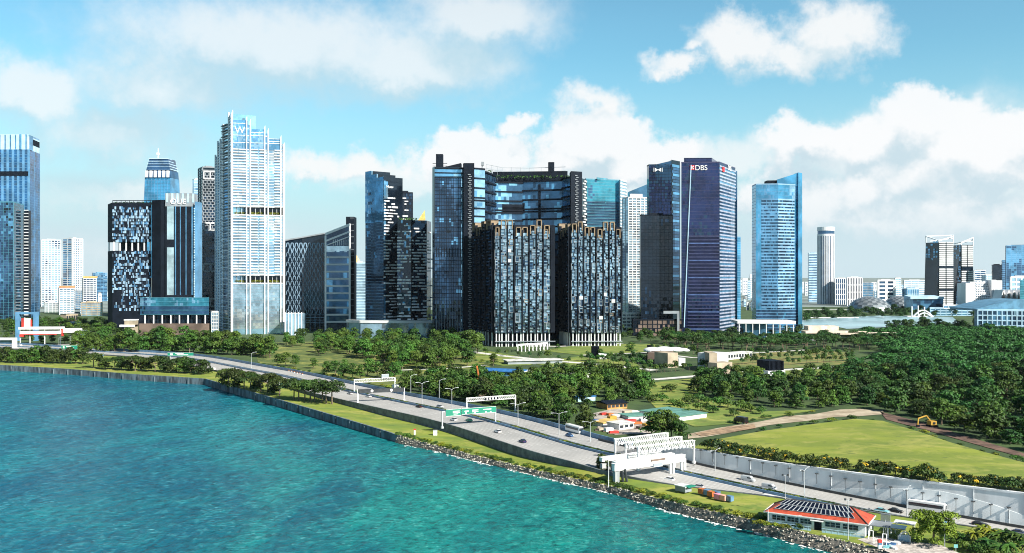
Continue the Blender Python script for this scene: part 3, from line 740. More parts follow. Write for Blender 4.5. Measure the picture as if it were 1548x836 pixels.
for x, y, s in [(683, 536, 1.7), (698, 534, 1.8), (712, 535, 1.9), (722, 533, 1.5)]:
    plant('broad', G(x, y), s, 'tall dark tree against the foot of the dark tower with random balconies', group='tall dark trees at the foot of the balcony tower')
plant('broad', G(746, 553), .95, 'dark round tree beside the blue roofed shed')
# belt along the land side of the road, centre
for P, dist, n in [([(600, 588), (660, 574), (735, 583), (800, 600), (860, 628), (900, 650), (850, 640), (780, 617), (680, 604)], 9.5, 44), ([(740, 588), (830, 576), (900, 570), (975, 578), (980, 600), (930, 612), (870, 612), (800, 602)], 9.5, 48)]:
    for p in scatter(P, dist*.95, int(n*1.15), seed=n+3): plant('bushy', p, rng.uniform(1.05, 1.5), 'dark green tree in the thicket between the road and the building site', group='thicket between the road and the building site', leaf=L_rain if rng.random() < .35 else L_broad)
for x, y, s in [(985, 660, 1.0), (1000, 661, 1.15), (1015, 662, 1.05), (1028, 664, .8)]:
    plant('broad', G(x, y), s*.95, 'bushy tree in the small group behind the three white road gantries', group='small group of trees behind the white gantries')
# scrub mass and rounded bushes beside the dirt track
SCR = [(1046, 592), (1062, 577), (1115, 570), (1180, 579), (1260, 568), (1345, 580), (1345, 617), (1290, 614), (1190, 620), (1115, 607)]
for p in scatter(SCR, 9.0, 90, seed=5): plant('bushy', p, rng.uniform(.95, 1.35), 'dense dark tree in the low wood between the paved path and the dirt track', group='low wood between path and dirt track', leaf=L_forest if rng.random() < .5 else L_broad)
for x, y, s in [(1013, 592, 1.6), (985, 608, 1.6), (1000, 606, 1.5), (1042, 611, 1.7), (1056, 608, 1.8), (1068, 611, 1.5), (1088, 615, 1.9), (1100, 616, 1.6), (1122, 620, 1.9), (1135, 622, 1.6), (1027, 619, 1.7), (1060, 621, 1.6), (1078, 624, 1.3), (970, 603, 1.6), (1018, 612, 1.3), (1150, 626, 1.3), (1108, 629, 1.2), (1040, 628, 1.2)]:
    plant('bush', G(x, y), s*1.15, 'rounded green bush on the rough grass between the sheds and the dirt track', 'bush', 'rounded bushes on the rough grass')
# garden trees: rows of small trees near the pavilions
for line, n in [([(735, 537), (800, 541), (860, 548)], 9), ([(830, 560), (900, 566), (960, 572)], 12), ([(905, 541), (985, 549)], 13), ([(880, 545), (980, 557)], 14), ([(940, 566), (1040, 560)], 13), ([(985, 530), (1060, 536)], 8), ([(1060, 560), (1100, 565)], 6), ([(1120, 552), (1160, 548)], 6), ([(1190, 552), (1290, 545)], 12), ([(1110, 538), (1290, 536)], 16), ([(1130, 545), (1280, 540)], 14)]:
    for k in range(n):
        t = k/(n-1)*(len(line)-1); i = min(int(t), len(line)-2); f = t-i
        plant('small', G(line[i][0]*(1-f)+line[i+1][0]*f+rng.uniform(-2, 2), line[i][1]*(1-f)+line[i+1][1]*f+rng.uniform(-.6, .6)), rng.uniform(.95, 1.6), 'small young tree in the rows planted around the garden pavilions', group='rows of young trees around the pavilions', leaf=L_forest if rng.random() < .6 else L_broad)
for x, y, s in [(954, 536, 1.0), (1056, 540, .6), (843, 529, .5), (790, 528, .5)]:
    plant('broad', G(x, y), s, 'dark round tree on the lawns below the balcony towers', group='round trees on the lawns below the balcony towers')
# flat-topped dark trees below the towers on the right
for p in scatter([(1000, 519), (1110, 517), (1230, 516), (1300, 514), (1350, 520), (1330, 531), (1240, 528), (1160, 533), (1100, 528), (1060, 531)], 9.5, 84, seed=9):
    plant('rain', p, rng.uniform(.95, 1.25), 'dark flat-topped tree in the grove below the bright blue tower', group='grove of flat-topped trees below the bright blue tower', leaf=L_forest)
for p in scatter([(945, 516), (1040, 512), (1130, 513), (1130, 517), (1010, 520)], 12, 22, seed=19):
    plant('broad', p, rng.uniform(.7, 1.0), 'dark tree at the foot of the two dark purple towers', group='dark trees at the foot of the purple towers', leaf=L_forest)
# the big wood on the right: nearest trees are individuals, the rest one mass
FOR = [(1275, 560), (1345, 545), (1330, 530), (1345, 521), (1290, 508), (1420, 503), (1560, 498), (1900, 496), (1900, 740), (1640, 705), (1548, 682), (1470, 655), (1400, 635), (1340, 618), (1300, 590)]
fp = scatter(FOR, 11.0, 1900, seed=21)
inv = [p for p in fp if HX+FP*p.x/p.y < 1590]
for p in inv[:130]:
    plant('bushy' if rng.random() < .7 else 'broad', p, rng.uniform(1.15, 1.7), 'big dense tree along the near edge of the wood behind the field', group='near edge of the wood behind the field', leaf=rng.choice((L_wood, L_forest, L_broad, L_rain)), sz=rng.uniform(.55, 1.0))
def mass(name, pts, kinds, leaf, label, s0, s1, nseed=4):
    V, Fc = [], []; nv = 0; src = []
    for k in kinds:
        for sd_ in range(nseed):
            m = proto(k, sd_, leaf, True)[1]; a = np.array([v.co[:] for v in m.vertices]); f = np.array([list(p.vertices) for p in m.polygons]); src.append((a, f))
    for p in pts:
        a, f = src[rng.randrange(len(src))]; s = rng.uniform(s0, s1); t = rng.random()*6.28; c, n = math.cos(t)*s, math.sin(t)*s
        keep = slice(0, (len(f)*9//10)); f = f[keep]; a = a[:len(f)*6]
        V.append(np.stack([a[:, 0]*c-a[:, 1]*n+p.x, a[:, 0]*n+a[:, 1]*c+p.y, a[:, 2]*s*rng.uniform(.5, .88)*(1.35 if rng.random() < .05 else 1)+p.z], 1)); Fc.append(f+nv); nv += len(a)
    V = np.concatenate(V); Fc = np.concatenate(Fc); me = bpy.data.meshes.new(name)
    me.vertices.add(len(V)); me.vertices.foreach_set('co', V.ravel()); me.loops.add(Fc.size); me.loops.foreach_set('vertex_index', Fc.ravel().astype(np.int32))
    me.polygons.add(len(Fc)); me.polygons.foreach_set('loop_start', np.arange(0, Fc.size, 6, dtype=np.int32)); me.polygons.foreach_set('loop_total', np.full(len(Fc), 6, dtype=np.int32)); me.materials.append(leaf); me.update(calc_edges=True)
    o = bpy.data.objects.new(name, me); COL.objects.link(o); return tag(o, label, name.replace('_', ' '), kind='stuff')
mass('woods', inv[130:]+[p for p in fp if HX+FP*p.x/p.y >= 1590][::4], ['rain', 'rain', 'bushy'], L_wood, 'vast dark green wood spreading over the right side behind the field', 1.05, 1.6)
# wooded shore by the bay and far greenery
for p in scatter([(1330, 503), (1350, 498), (1400, 496), (1440, 499), (1480, 492), (1548, 490), (1600, 497), (1560, 503), (1420, 506)], 17, 46, seed=31):
    plant('broad', p, rng.uniform(1.1, 1.5), 'dark rounded tree in the shore wood in front of the bay', group='shore wood in front of the bay', leaf=L_forest)
mass('far_trees', scatter([(1215, 486), (1290, 481), (1440, 478), (1560, 482), (1560, 470), (1440, 468), (1215, 474)], 22, 190, seed=33), ['broad'], L_forest, 'far belt of dark trees along the other side of the bay', 1.0, 1.5, 2)
mass('city_trees', scatter([(-60, 503), (-20, 488), (170, 488), (330, 492), (330, 512), (120, 508)], 15, 190, seed=35)+scatter([(450, 508), (660, 503), (940, 503), (1210, 500), (1210, 507), (940, 512), (660, 512), (450, 514)], 16, 160, seed=36), ['broad'], L_forest, 'dark greenery packed between the feet of the city towers', .8, 1.3, 2)
# hedge above the tall wall: bushes with yellow blossom
LB = MB()
for i in range(5, len(wall_top)-1, 1):
    p = wall_top[i]; n = -FN[WI[i]]
    if HX+FP*p.x/p.y > 1600: break
    for row in range(3):
        q = p+n*(1.8+row*2.6)+Vector((rng.uniform(-1, 1), rng.uniform(-1, 1), .2))
        if rng.random() < .12: continue
        o = plant('bush', q, rng.uniform(1.05, 1.55)*(1.3 if rng.random() < .12 else 1), 'dark green bush in the yellow flowering hedge above the tall white wall', 'bush', 'flowering hedge above the tall wall', leaf=L_rain, name='flowering_bush')
        if rng.random() < .7:
            s = o.scale[0]; bl = MB(); r2 = random.Random(rng.random())
            clump_quads(bl, [(r2.uniform(-1.1, 1.1), r2.uniform(-1.1, 1.1), 1.5, .8, .8, .55), (r2.uniform(-1.1, 1.1), r2.uniform(-1.1, 1.1), 1.7, .6, .6, .4)], 70, .2, r2)
            me = bpy.data.meshes.new('blossom'); me.from_pydata(bl.v, [], bl.f); me.materials.append(L_yel); c = bpy.data.objects.new('blossom', me); COL.objects.link(c); c.parent = o
# low shrubs along the top of the rubble and median hedge
for i in range(0, len(ROCK)-1):
    p = ROCK[i]
    if p.y < 262: break
    n = Vector(((ROCK[i+1]-p).y, -(ROCK[i+1]-p).x, 0)).normalized()
    for k in range(3):
        if rng.random() < .8:
            q = p-n*rng.uniform(.6, 3.2); q.z = p.z-.1
            plant('bush', q, rng.uniform(.5, .9), 'low green shrub in the strip along the top of the rubble shore', 'shrub', 'low shrubs along the rubble shore', sz=.75, name='shore_shrub', leaf=L_broad if rng.random() < .6 else L_bright)
m0, _ = road_at(520, .58); m1, _ = road_at(1330, .58)
for i in range(m0, len(FE)-1):
    if i % 9 in (7, 8) and i < iw0: continue
    w = (MED0+MED1)/2; p = FE[i]+FN[i]*w
    for f in (0, .35, .7):
        q = p.lerp(FE[i+1]+FN[i+1]*w, f)
        plant('bush', q+Vector((0, 0, -.1)), rng.uniform(.48, .62), 'clipped dark green shrub in the planted middle strip of the road', 'shrub', 'shrubs in the middle strip of the road', leaf=L_rain if rng.random() < .6 else L_bright, sz=.8, name='clipped_shrub')

# ragged growth along the edges of the field and the lawns
EDGE = [[(1150, 652), (1215, 642), (1290, 633), (1335, 636), (1390, 653), (1440, 670), (1548, 700)], [(975, 579), (1045, 600), (1000, 625)], [(1110, 640), (1240, 620)], [(700, 540), (745, 552)], [(390, 549), (520, 572), (600, 588)], [(880, 571), (960, 560), (1010, 548)]]
for L_ in EDGE:
    Q = resample([G(x, y, 0) for x, y in L_], 7.5)
    for q in Q:
        if rng.random() < .72: plant('bush', q+Vector((rng.uniform(-2.5, 2.5), rng.uniform(-2.5, 2.5), 0)), rng.uniform(.5, 1.15), 'low wild bush on the ragged edge of a lawn or the field', 'bush', 'wild bushes along the lawn and field edges', sz=rng.uniform(.5, .9), name='wild_bush', leaf=rng.choice((L_broad, L_forest, L_bright)))
# ------------------------------------------------------------------ towers
g_navy = glass('navy glass', (.050, .120, .23)); g_navy2 = glass('deep navy glass', (.022, .055, .11)); g_blue = glass('blue glass', (.13, .34, .56)); g_sky = glass('sky blue glass', (.34, .58, .78), .75)
g_dark = glass('dark glass', (.012, .022, .038), .5); g_pale = glass('pale glass', (.50, .66, .78), .8, .1); g_teal = glass('teal glass', (.05, .26, .36)); g_purple = glass('purple glass', (.018, .032, .105)); g_purple2 = glass('deep purple glass', (.012, .016, .06))
g_cyan = glass('cyan glass', (.075, .31, .53)); g_royal = glass('royal glass', (.035, .15, .34)); f_steel = mat('steel blue cladding', (.22, .38, .54), .45, scale=.05); g_ice = glass('ice glass', (.40, .62, .80), .55, .12)
f_dark = mat('charcoal cladding', (.006, .010, .018), .7, var=.3, scale=.08, spec=.12); f_grey = mat('grey cladding', (.23, .26, .29), .6, scale=.05); f_white = mat('white cladding', (.74, .75, .77), .5, var=.08, scale=.05)
f_pale = mat('pale cladding', (.58, .60, .61), .6, var=.15, scale=.04); f_blue = mat('blue cladding', (.10, .25, .42), .45, scale=.05); f_lblue = mat('light blue cladding', (.40, .58, .72), .45, scale=.05, var=.2)
f_beige = mat('beige cladding', (.36, .30, .22), .7, scale=.1); f_bronze = mat('bronze cladding', (.24, .175, .11), .6, scale=.1); f_roof = mat('grey roof', (.20, .20, .20), .9, scale=.05, var=.4); f_teal = mat('teal cladding', (.06, .22, .30), .5)
f_brown = mat('brown cladding', (.14, .10, .08), .7, scale=.06, var=.4); f_yel = mat('gold cladding', (.60, .40, .12), .5)

def foot(xL, dL, xC, D, xR, dR):
    L, C, R = XY(xL, D+dL), XY(xC, D), XY(xR, D+dR); return [L, C, R, L+R-C]
def bearing(A, B): d = B-A; return math.atan2(d.y, d.x)
def face_curtain(mb, A, B, z0, z1, cols, fh, mats_w, jit=.12, dep=.06, t0=0.0, t1=1.0):
    """panes of a curtain wall; mats_w: (material index, weight) pairs"""
    rows = max(1, round((z1-z0)/fh)); h = (z1-z0)/rows; ms = [m for m, _ in mats_w]; ws = [w for _, w in mats_w]
    tot = sum(ws); cum = [sum(ws[:k+1])/tot for k in range(len(ws))]; L = (Vector(B[:2])-Vector(A[:2])).length; sx = A[0]*.37
    for r in range(rows):
        for c in range(cols):
            v = .5+.62*noise.noise((sx+c*L/cols*.05, r*h*.022, sx))+.25*noise.noise((sx+c*L/cols*.3, r*h*.16, 5))+rng.uniform(-.16, .16); v = min(.999, max(0, v))
            mb.fquad(A, B, t0+(t1-t0)*c/cols, t0+(t1-t0)*(c+1)/cols, z0+r*h, z0+(r+1)*h, dep+jit, next(m_ for m_, q in zip(ms, cum) if v < q), jit)
def face_bands(mb, A, B, z0, z1, fh, h, proud, m=0, t0=0.0, t1=1.0, d0=0.0):
    rows = max(1, round((z1-z0)/fh)); s = (z1-z0)/rows
    for r in range(rows+1): mb.fbox(A, B, t0, t1, z0+r*s-h/2, z0+r*s+h/2, d0, proud, m)
def face_fins(mb, A, B, z0, z1, n, w, proud, m=0, t0=0.0, t1=1.0, d0=0.0):
    L = (B-A).length
    for k in range(n+1):
        t = t0+(t1-t0)*k/n; mb.fbox(A, B, t-w/2/L, t+w/2/L, z0, z1, d0, proud, m)
def tower(name, label, f, zt, glassm, frame, spec, z0=-1.0, cat='building', plant_box=True, roofm=None, group=None, bodym=None):
    """f: footprint; spec: per visible face (cols, floor h, band h, band proud, fin n, fin w, fin proud)"""
    c = f[1]; root = empty(name, (c.x, c.y, 0), label, cat, group)
    gm = glassm if isinstance(glassm, list) else [(glassm, 1)]
    body = MB(); body.prism(f, z0, zt, 0, 1)
    body.build('core', [bodym or gm[0][0], roofm or f_roof], root)
    mats_ = [m for m, _ in gm]; cw, fr = MB(), MB()
    for i, sp in enumerate(spec):
        if not sp: continue
        A, B = f[i], f[(i+1) % len(f)]; cols, fh, bh, bp, fn, fw, fp = sp
        face_curtain(cw, A, B, z0, zt, cols, fh, [(k, w) for k, (_, w) in enumerate(gm)])
        if bh: face_bands(fr, A, B, z0, zt, fh, bh, bp, d0=.02)
        if fn: face_fins(fr, A, B, z0, zt, fn, fw, fp, d0=.02)
    cw.build('curtain_wall', mats_, root)
    if fr.f: fr.build('facade_frame', frame, root)
    rf = MB(); n = len(f)
    for i in range(n):
        A, B = f[i], f[(i+1) % n]; rf.fbox(A, B, 0, 1, zt-.05, zt+1.4, -.6, .15)
    if plant_box:
        ce = sum(f, Vector((0, 0)))/n; a, b = (f[1]-f[0]).length*.45, (f[2]-f[1]).length*.45
        rf.box((ce.x, ce.y, zt), (a, b, 3.2), bearing(f[0], f[1]))
    rf.build('roof_parapet', frame, root)
    return root
def text(s, root, name, A, B, t, z, size, m, dep=.5, align='CENTER'):
    cu = bpy.data.curves.new(name, 'FONT'); cu.body = s; cu.size = size; cu.extrude = .12; cu.align_x = align; cu.materials.append(m)
    tmp = bpy.data.objects.new(name, cu); COL.objects.link(tmp); bpy.context.view_layer.update(); me = bpy.data.meshes.new_from_object(tmp); bpy.data.objects.remove(tmp); bpy.data.curves.remove(cu)
    me.materials.clear(); me.materials.append(m); o = bpy.data.objects.new(name, me); COL.objects.link(o); d = B-A; n = Vector((d.y, -d.x)).normalized(); p = A+d*t+n*dep
    w = worldloc(root); o.location = (p.x-w.x, p.y-w.y, z-w.z); o.rotation_euler = (R_(90), 0, bearing(A, B)); o.parent = root; return o

# -- far left: two blue towers
D = 1500; f = foot(-60, 0, 43, D, 60, 55); zt = ZT(226, D)
t = tower('glass_tower', 'tall dark blue tower with a finned crown at the left edge of the city', f, zt, [(g_royal, 5), (g_navy, 3), (g_navy2, 1)], f_blue, [(24, 4.2, .5, .3, 0, 0, 0), (6, 4.2, .4, .2, 2, .8, .4)], plant_box=False)
m = MB()
for k in range(14):
    a = k/13; m.fbox(f[0], f[1], a-.012, a+.022, ZT(480, D), zt, .05, .7, 0)
    m.fbox(f[0], f[1], max(0, a-.022), min(1, a+.03), zt, ZT(203, D), -.6, .8, 1)
for k in range(6): m.fbox(f[1], f[2], k/6, k/6+.12, zt, ZT(206, D), -.5, .5, 1)
m.build('fin', [f_blue, f_lblue], t)
m = MB(); m.fbox(f[0], f[1], 0, 1, zt, ZT(204, D), -14, -1); m.fbox(f[1], f[2], .02, 1, zt, ZT(203, D), -14, -.6); m.build('crown', g_blue, t)
m = MB(); m.fbox(f[0], f[1], 0, 1, ZT(266, D), ZT(259, D), .05, .9); m.fbox(f[1], f[2], .3, .95, ZT(217, D), ZT(208, D), .1, .7); m.build('dark_band', f_dark, t)
D = 1400; f = foot(-60, 0, 20, D, 36, 60); zt = ZT(306, D)
t = tower('glass_tower', 'lower dark glass tower standing in front of the finned tower at the left edge', f, zt, [(g_navy2, 5), (g_navy, 4), (g_blue, 1), (g_dark, 2)], f_teal, [(22, 4, .35, .2, 11, .4, .3), (8, 4, .45, .3, 1, 1.0, .5)])
m = MB()
A, B = XY(36.5, 1452), XY(43, 1452); m.prism([A, B, B+Vector((0, 8)), A+Vector((0, 8))], -1, ZT(318, 1452), 0)
face_bands(m, A, B, 0, ZT(318, 1452), 5.0, 1.5, .8, 1); m.build('lattice_shaft', [g_dark, f_pale], t)
# -- pale slab blocks
D = 2150
for (xa, xb, yt, lab) in ((62, 92, 363, 'pale slab block with a grid of small windows behind the left towers'), (95, 125, 361, 'pale slab block with dark vertical strips behind the left towers')):
    f = foot(xa, 10, xa+(1 if xa < 90 else 14), D, xb, 12)
    tower('apartment_slab', lab, f, ZT(yt, D), [(g_ice, 2), (g_pale, 1), (g_navy, 1)] if xa < 90 else [(g_navy, 2), (g_blue, 2), (g_pale, 1)], f_pale, [(3, 5, 1.6, .5, 2, 1.5, .6), (9, 5.2, 1.7, .6, 6, 1.8, .9)])
for (xa, xb, yt, yb, D, lab, gl, frm) in ((66, 90, 458, 474, 1800, 'low stained pale block below the slab blocks', g_pale, f_pale), (88, 112, 436, 470, 1700, 'small white block with an orange roof edge and striped front', g_ice, f_white), (124, 146, 421, 462, 1900, 'narrow white tower with an ochre top behind the low blocks', g_navy, f_pale),
                                      (121, 155, 458, 472, 1650, 'long low cream block with horizontal strips beside the balcony block', g_ice, f_beige), (139, 162, 413, 460, 2600, 'hazy blue block with a small dome on the skyline', g_navy, f_blue), (112, 124, 440, 468, 2000, 'thin blue grey block squeezed behind the striped white block', g_blue, f_grey)):
    f = foot(xa, 14, xa+2, D, xb, 6); t = tower('city_block', lab, f, ZT(yt, D), [(gl, 3), (g_pale, 1)], frm, [None, (7, 4, 1.5, .5, 4, .8, .6)])
    if 'orange' in lab or 'ochre' in lab:
        m = MB(); m.fbox(f[1], f[2], -.02, 1.02, ZT(yt, D)+1.4, ZT(yt, D)+4.5, -8, .8); m.build('roof', f_yel if 'ochre' in lab else mat('orange tile', (.55, .25, .10), .8), t)
# -- facade of random panels with a sky terrace
D = 1150; f = foot(163, 30, 170, D, 229, 2); t = empty('panelled_tower', (f[1].x, f[1].y, 0), 'dark tower with random pale blue panels and an open terrace with white columns', 'building')
m = MB(); m.prism(f, -1, ZT(379, D), 0); m.prism(f, ZT(365, D), ZT(306, D), 0); f2 = [f[0].lerp(f[2], .25), f[1].lerp(f[3], .3), f[2].lerp(f[0], .1), f[3]]; m.prism(f2, ZT(379, D), ZT(365, D), 0); m.build('core', f_dark, t)
m = MB(); cols = 23
for (ya, yb, dens) in ((379, 470, .62), (312, 366, .66)):
    z0, z1 = ZT(yb, D), ZT(ya, D); rows = int((z1-z0)/3.6); h = (z1-z0)/rows
    for r in range(rows):
        for c in range(cols):
            if rng.random() < dens:
                w = rng.choice((.55, .8, .98)); hh = rng.choice((.6, .9, .98))
                if yb == 470 and r < 7 and (c < 4+r//3 or (r < 3 and c > 16)) and rng.random() < .8: continue
                m.fbox(f[1], f[2], (c+.02+(r % 2)*.25)/(cols+.3), (c+w+(r % 2)*.25)/(cols+.3), z0+r*h, z0+(r+hh)*h, .02, rng.uniform(.2, .9), rng.choices((0, 1, 2), (5, 3, 2))[0])
m.build('facade_panel', [mat('pale blue panel', (.36, .52, .68), .3, .3, scale=.1), mat('mid blue panel', (.10, .24, .42), .3, .3), mat('slate panel', (.06, .09, .13), .4)], t)
m = MB()
for k in range(7): m = MB(); m.fbox(f[1], f[2], .02+k*.155, .045+k*.155, ZT(379, D), ZT(365, D), -2, -.4); m.build('terrace_column', f_white, t)
m = MB(); m.fbox(f[0], f[1], .1, .25, ZT(379, D), ZT(365, D), -1, 0); m.build('terrace_column', f_white, t)
m = MB(); clump_quads(m, [((f[1].lerp(f[2], a)).x, f[1].y+6, ZT(308, D), 3.2, 4, 2.6) for a in (.05, .15, .25, .35, .45, .55, .65, .75, .85, .95)], 500, 1.1, random.Random(4)); m.build('roof_garden', L_forest, t)
m = MB()
for a in range(10): m.fbox(f[1], f[2], a/9.3, a/9.3+.012, ZT(312, D), ZT(303, D), -.3, .05)
m.fbox(f[1], f[2], 0, 1, ZT(303.6, D), ZT(302.6, D), -.3, .05); m.build('roof_frame', f_dark, t)
# -- dark block with bright vertical strips and a rooftop name
D = 1140; f = foot(229.5, 6, 243, D, 293, 4); zt = ZT(311, D)
t = empty('strip_tower', (f[1].x, f[1].y, 0), 'dark block with one bright vertical glass strip and three big letters at its roof', 'building')
m = MB(); m.prism(f, -1, ZT(302, D), 0); q = foot(243.2, 20, 250, D-1, 292.6, 3); m.prism(q, -1, zt, 0); m.build('core', f_dark, t)
A, B = q[1], q[2]
for (a, b, y0, y1, mm) in ((.06, .30, 446, 374, 0), (.06, .30, 362, 312, 0), (.34, .38, 446, 312, 1), (.52, .545, 446, 312, 1), (.72, .75, 446, 312, 1), (.93, .99, 446, 312, 1)):
    z0, z1 = ZT(y0, D), ZT(y1, D); n = max(1, int((z1-z0)/4.5))
    m = MB()
    for k in range(n): m.fquad(A, B, a, b, z0+(z1-z0)*k/n, z0+(z1-z0)*(k+1)/n, .35, 0, .1)
    m.build('glass_strip', g_blue if mm else glass('milky glass', (.55, .68, .72), .7, .15), t)
m = MB(); m.fbox(A, B, 0, 1, ZT(312, D), ZT(292, D), -20, .6, 0)
for k in range(6): m.fbox(A, B, k/5.4+.03, k/5.4+.10, ZT(306, D), ZT(292.5, D), .6, .9, 1)
m.build('sign_box', [f_grey, f_lblue], t)
text('OUE', t, 'rooftop_letters', A, B, .46, ZT(308.6, D), 9.5, M_white, 1.3)
m = MB(); A2, B2 = XY(294.5, D-2), XY(298, D-2); m.prism([A2, B2, B2+Vector((0, 18)), A2+Vector((0, 18))], -1, ZT(305, D)); m.build('side_fin', f_blue, t)
# -- low glass hall with a row of columns
D = 1075; f = foot(209, 12, 212, D, 316, 0); t = empty('podium_hall', (f[1].x, f[1].y, 0), 'low glass hall with bright columns in front of the lettered dark block', 'building')
m = MB(); m.prism(f, ZT(476, D), ZT(450, D), 0, 1); m.prism([f[0]+Vector((4, 6)), f[1]+Vector((4, 5)), f[2]+Vector((-3, 5)), f[3]], -1, ZT(476, D), 0, 1); m.build('core', [g_dark, f_roof], t)
m = MB(); z0, z1 = ZT(475, D), ZT(450, D)
face_curtain(m, f[1], f[2], z0, z0+(z1-z0)*.5, 40, 3, [(1, 3), (2, 1)]); face_curtain(m, f[1], f[2], z0+(z1-z0)*.5, z1, 40, 3, [(0, 2), (3, 1), (1, 1)]); m.build('curtain_wall', [g_teal, g_navy, g_dark, g_sky], t)
m = MB(); face_bands(m, f[1], f[2], z0, z1, (z1-z0)/4, .5, .6); m.build('facade_frame', f_teal, t)
m = MB()
for k in range(8): m = MB(); m.fbox(f[1], f[2], .06+k*.125, .075+k*.125, ZT(491, D), ZT(476, D), -1, -.2); m.build('column', f_white, t)
m = MB(); m.fbox(f[1], f[2], 0, 1, ZT(489, D)-14, ZT(489, D), -1, 3); m.build('base_wall', f_brown, t)
# -- tapering tower with antenna
D = 1550; t = empty('tapering_tower', (*XY(238, D), 0), 'blue tower narrowing upwards with a stepped crown and a mast', 'building')
def taper(mb, xa, xb, y0, xa2, xb2, y1, dep, m=0):
    b = [(*XY(xa, D), ZT(y0, D)), (*XY(xb, D), ZT(y0, D)), (XY(xb, D).x, D+dep, ZT(y0, D)), (XY(xa, D).x, D+dep, ZT(y0, D))]; tp = [(*XY(xa2, D+2), ZT(y1, D)), (*XY(xb2, D+2), ZT(y1, D)), (XY(xb2, D).x, D+dep, ZT(y1, D)), (XY(xa2, D).x, D+dep, ZT(y1, D))]
    mb.box8(b, tp, m)
m = MB(); D0 = D
taper(m, 212, 264, 420, 219, 258, 268, 40); m.build('shaft', g_cyan, t)
m = MB()
for k in range(9):
    x0 = 214+k*5.8; x1 = 219.5+k*4.75
    m.tube((*XY(x0, D-.2), ZT(400, D)), (*XY(x1, D+1.6), ZT(269, D)), .35, 4)
for k in range(30): y = 268+k*4.4; a = (y-268)/152; m.bar((*XY(219-7*a, D+1.9-2*a), ZT(y, D)), (*XY(258+6*a, D+1.9-2*a), ZT(y, D)), .5, .5)
m.build('facade_frame', f_blue, t)
m = MB(); taper(m, 219.5, 258, 268, 221, 257, 257, 38, 0); taper(m, 221, 257, 257, 226, 254, 239, 34, 0)
for k in range(6): x = 221+k*6.4; m.box((*XY(x+1.3, D+1), ZT(268, D)), (4, 5, 11), 0, 1)
for k in range(5): y = 256-k*4; taper(m, 220.5+k*1.1, 257.5-k*.9, y, 220.7+k*1.1, 257.3-k*.9, y-1.2, 37, 2)
m.build('crown', [g_navy, f_white, f_lblue], t)
m = MB(); m.tube((*XY(239, D+15), ZT(239, D)), (*XY(239, D+15), ZT(222, D)), .9, 6, 0, .4); m.box((*XY(239, D+15), ZT(232, D)), (4, 4, 3)); m.build('mast', f_white, t)
# -- honeycomb balcony tower and pale slab behind it
D = 1260; f = foot(300, 22, 307, D, 329, 6); t = tower('balcony_tower', 'slim dark tower wrapped in pale honeycomb balconies beside the white tower', f, ZT(253, D), [(g_dark, 3), (g_navy2, 1)], f_grey, [(3, 3.6, .8, .9, 2, .5, .9), (5, 3.6, .7, 1.1, 0, 0, 0)])
m = MB(); A, B = f[1], f[2]; W_ = (B-A).length
for r in range(60):
    z = 2+r*3.6
    if z > ZT(258, D): break
    for c in range(4):
        o_ = .125*(r % 2)
        m.fbox(A, B, (c*.25+o_) % 1, (c*.25+o_) % 1+.05, z, z+3.6, .3, 1.5, 1)
for y in (262, 340, 402, 455):
    for (a, b, c_, e) in ((0, 1, y-4, y-2), (0, 1, y+7, y+9), (0, .09, y-4, y+9), (.9, 1, y-4, y+9), (.45, .54, y-4, y+9)): m.fbox(A, B, a, b, ZT(e, D), ZT(c_, D), .3, 2.0)
m.build('balcony_frame', [f_pale, f_grey], t)
f = foot(291, 4, 293, 1420, 303, 3); tower('apartment_slab', 'thin pale blue slab peeping out left of the honeycomb tower', f, ZT(272, 1420), [(g_ice, 2), (g_blue, 1)], f_lblue, [None, (4, 4, 1.2, .3, 0, 0, 0)])
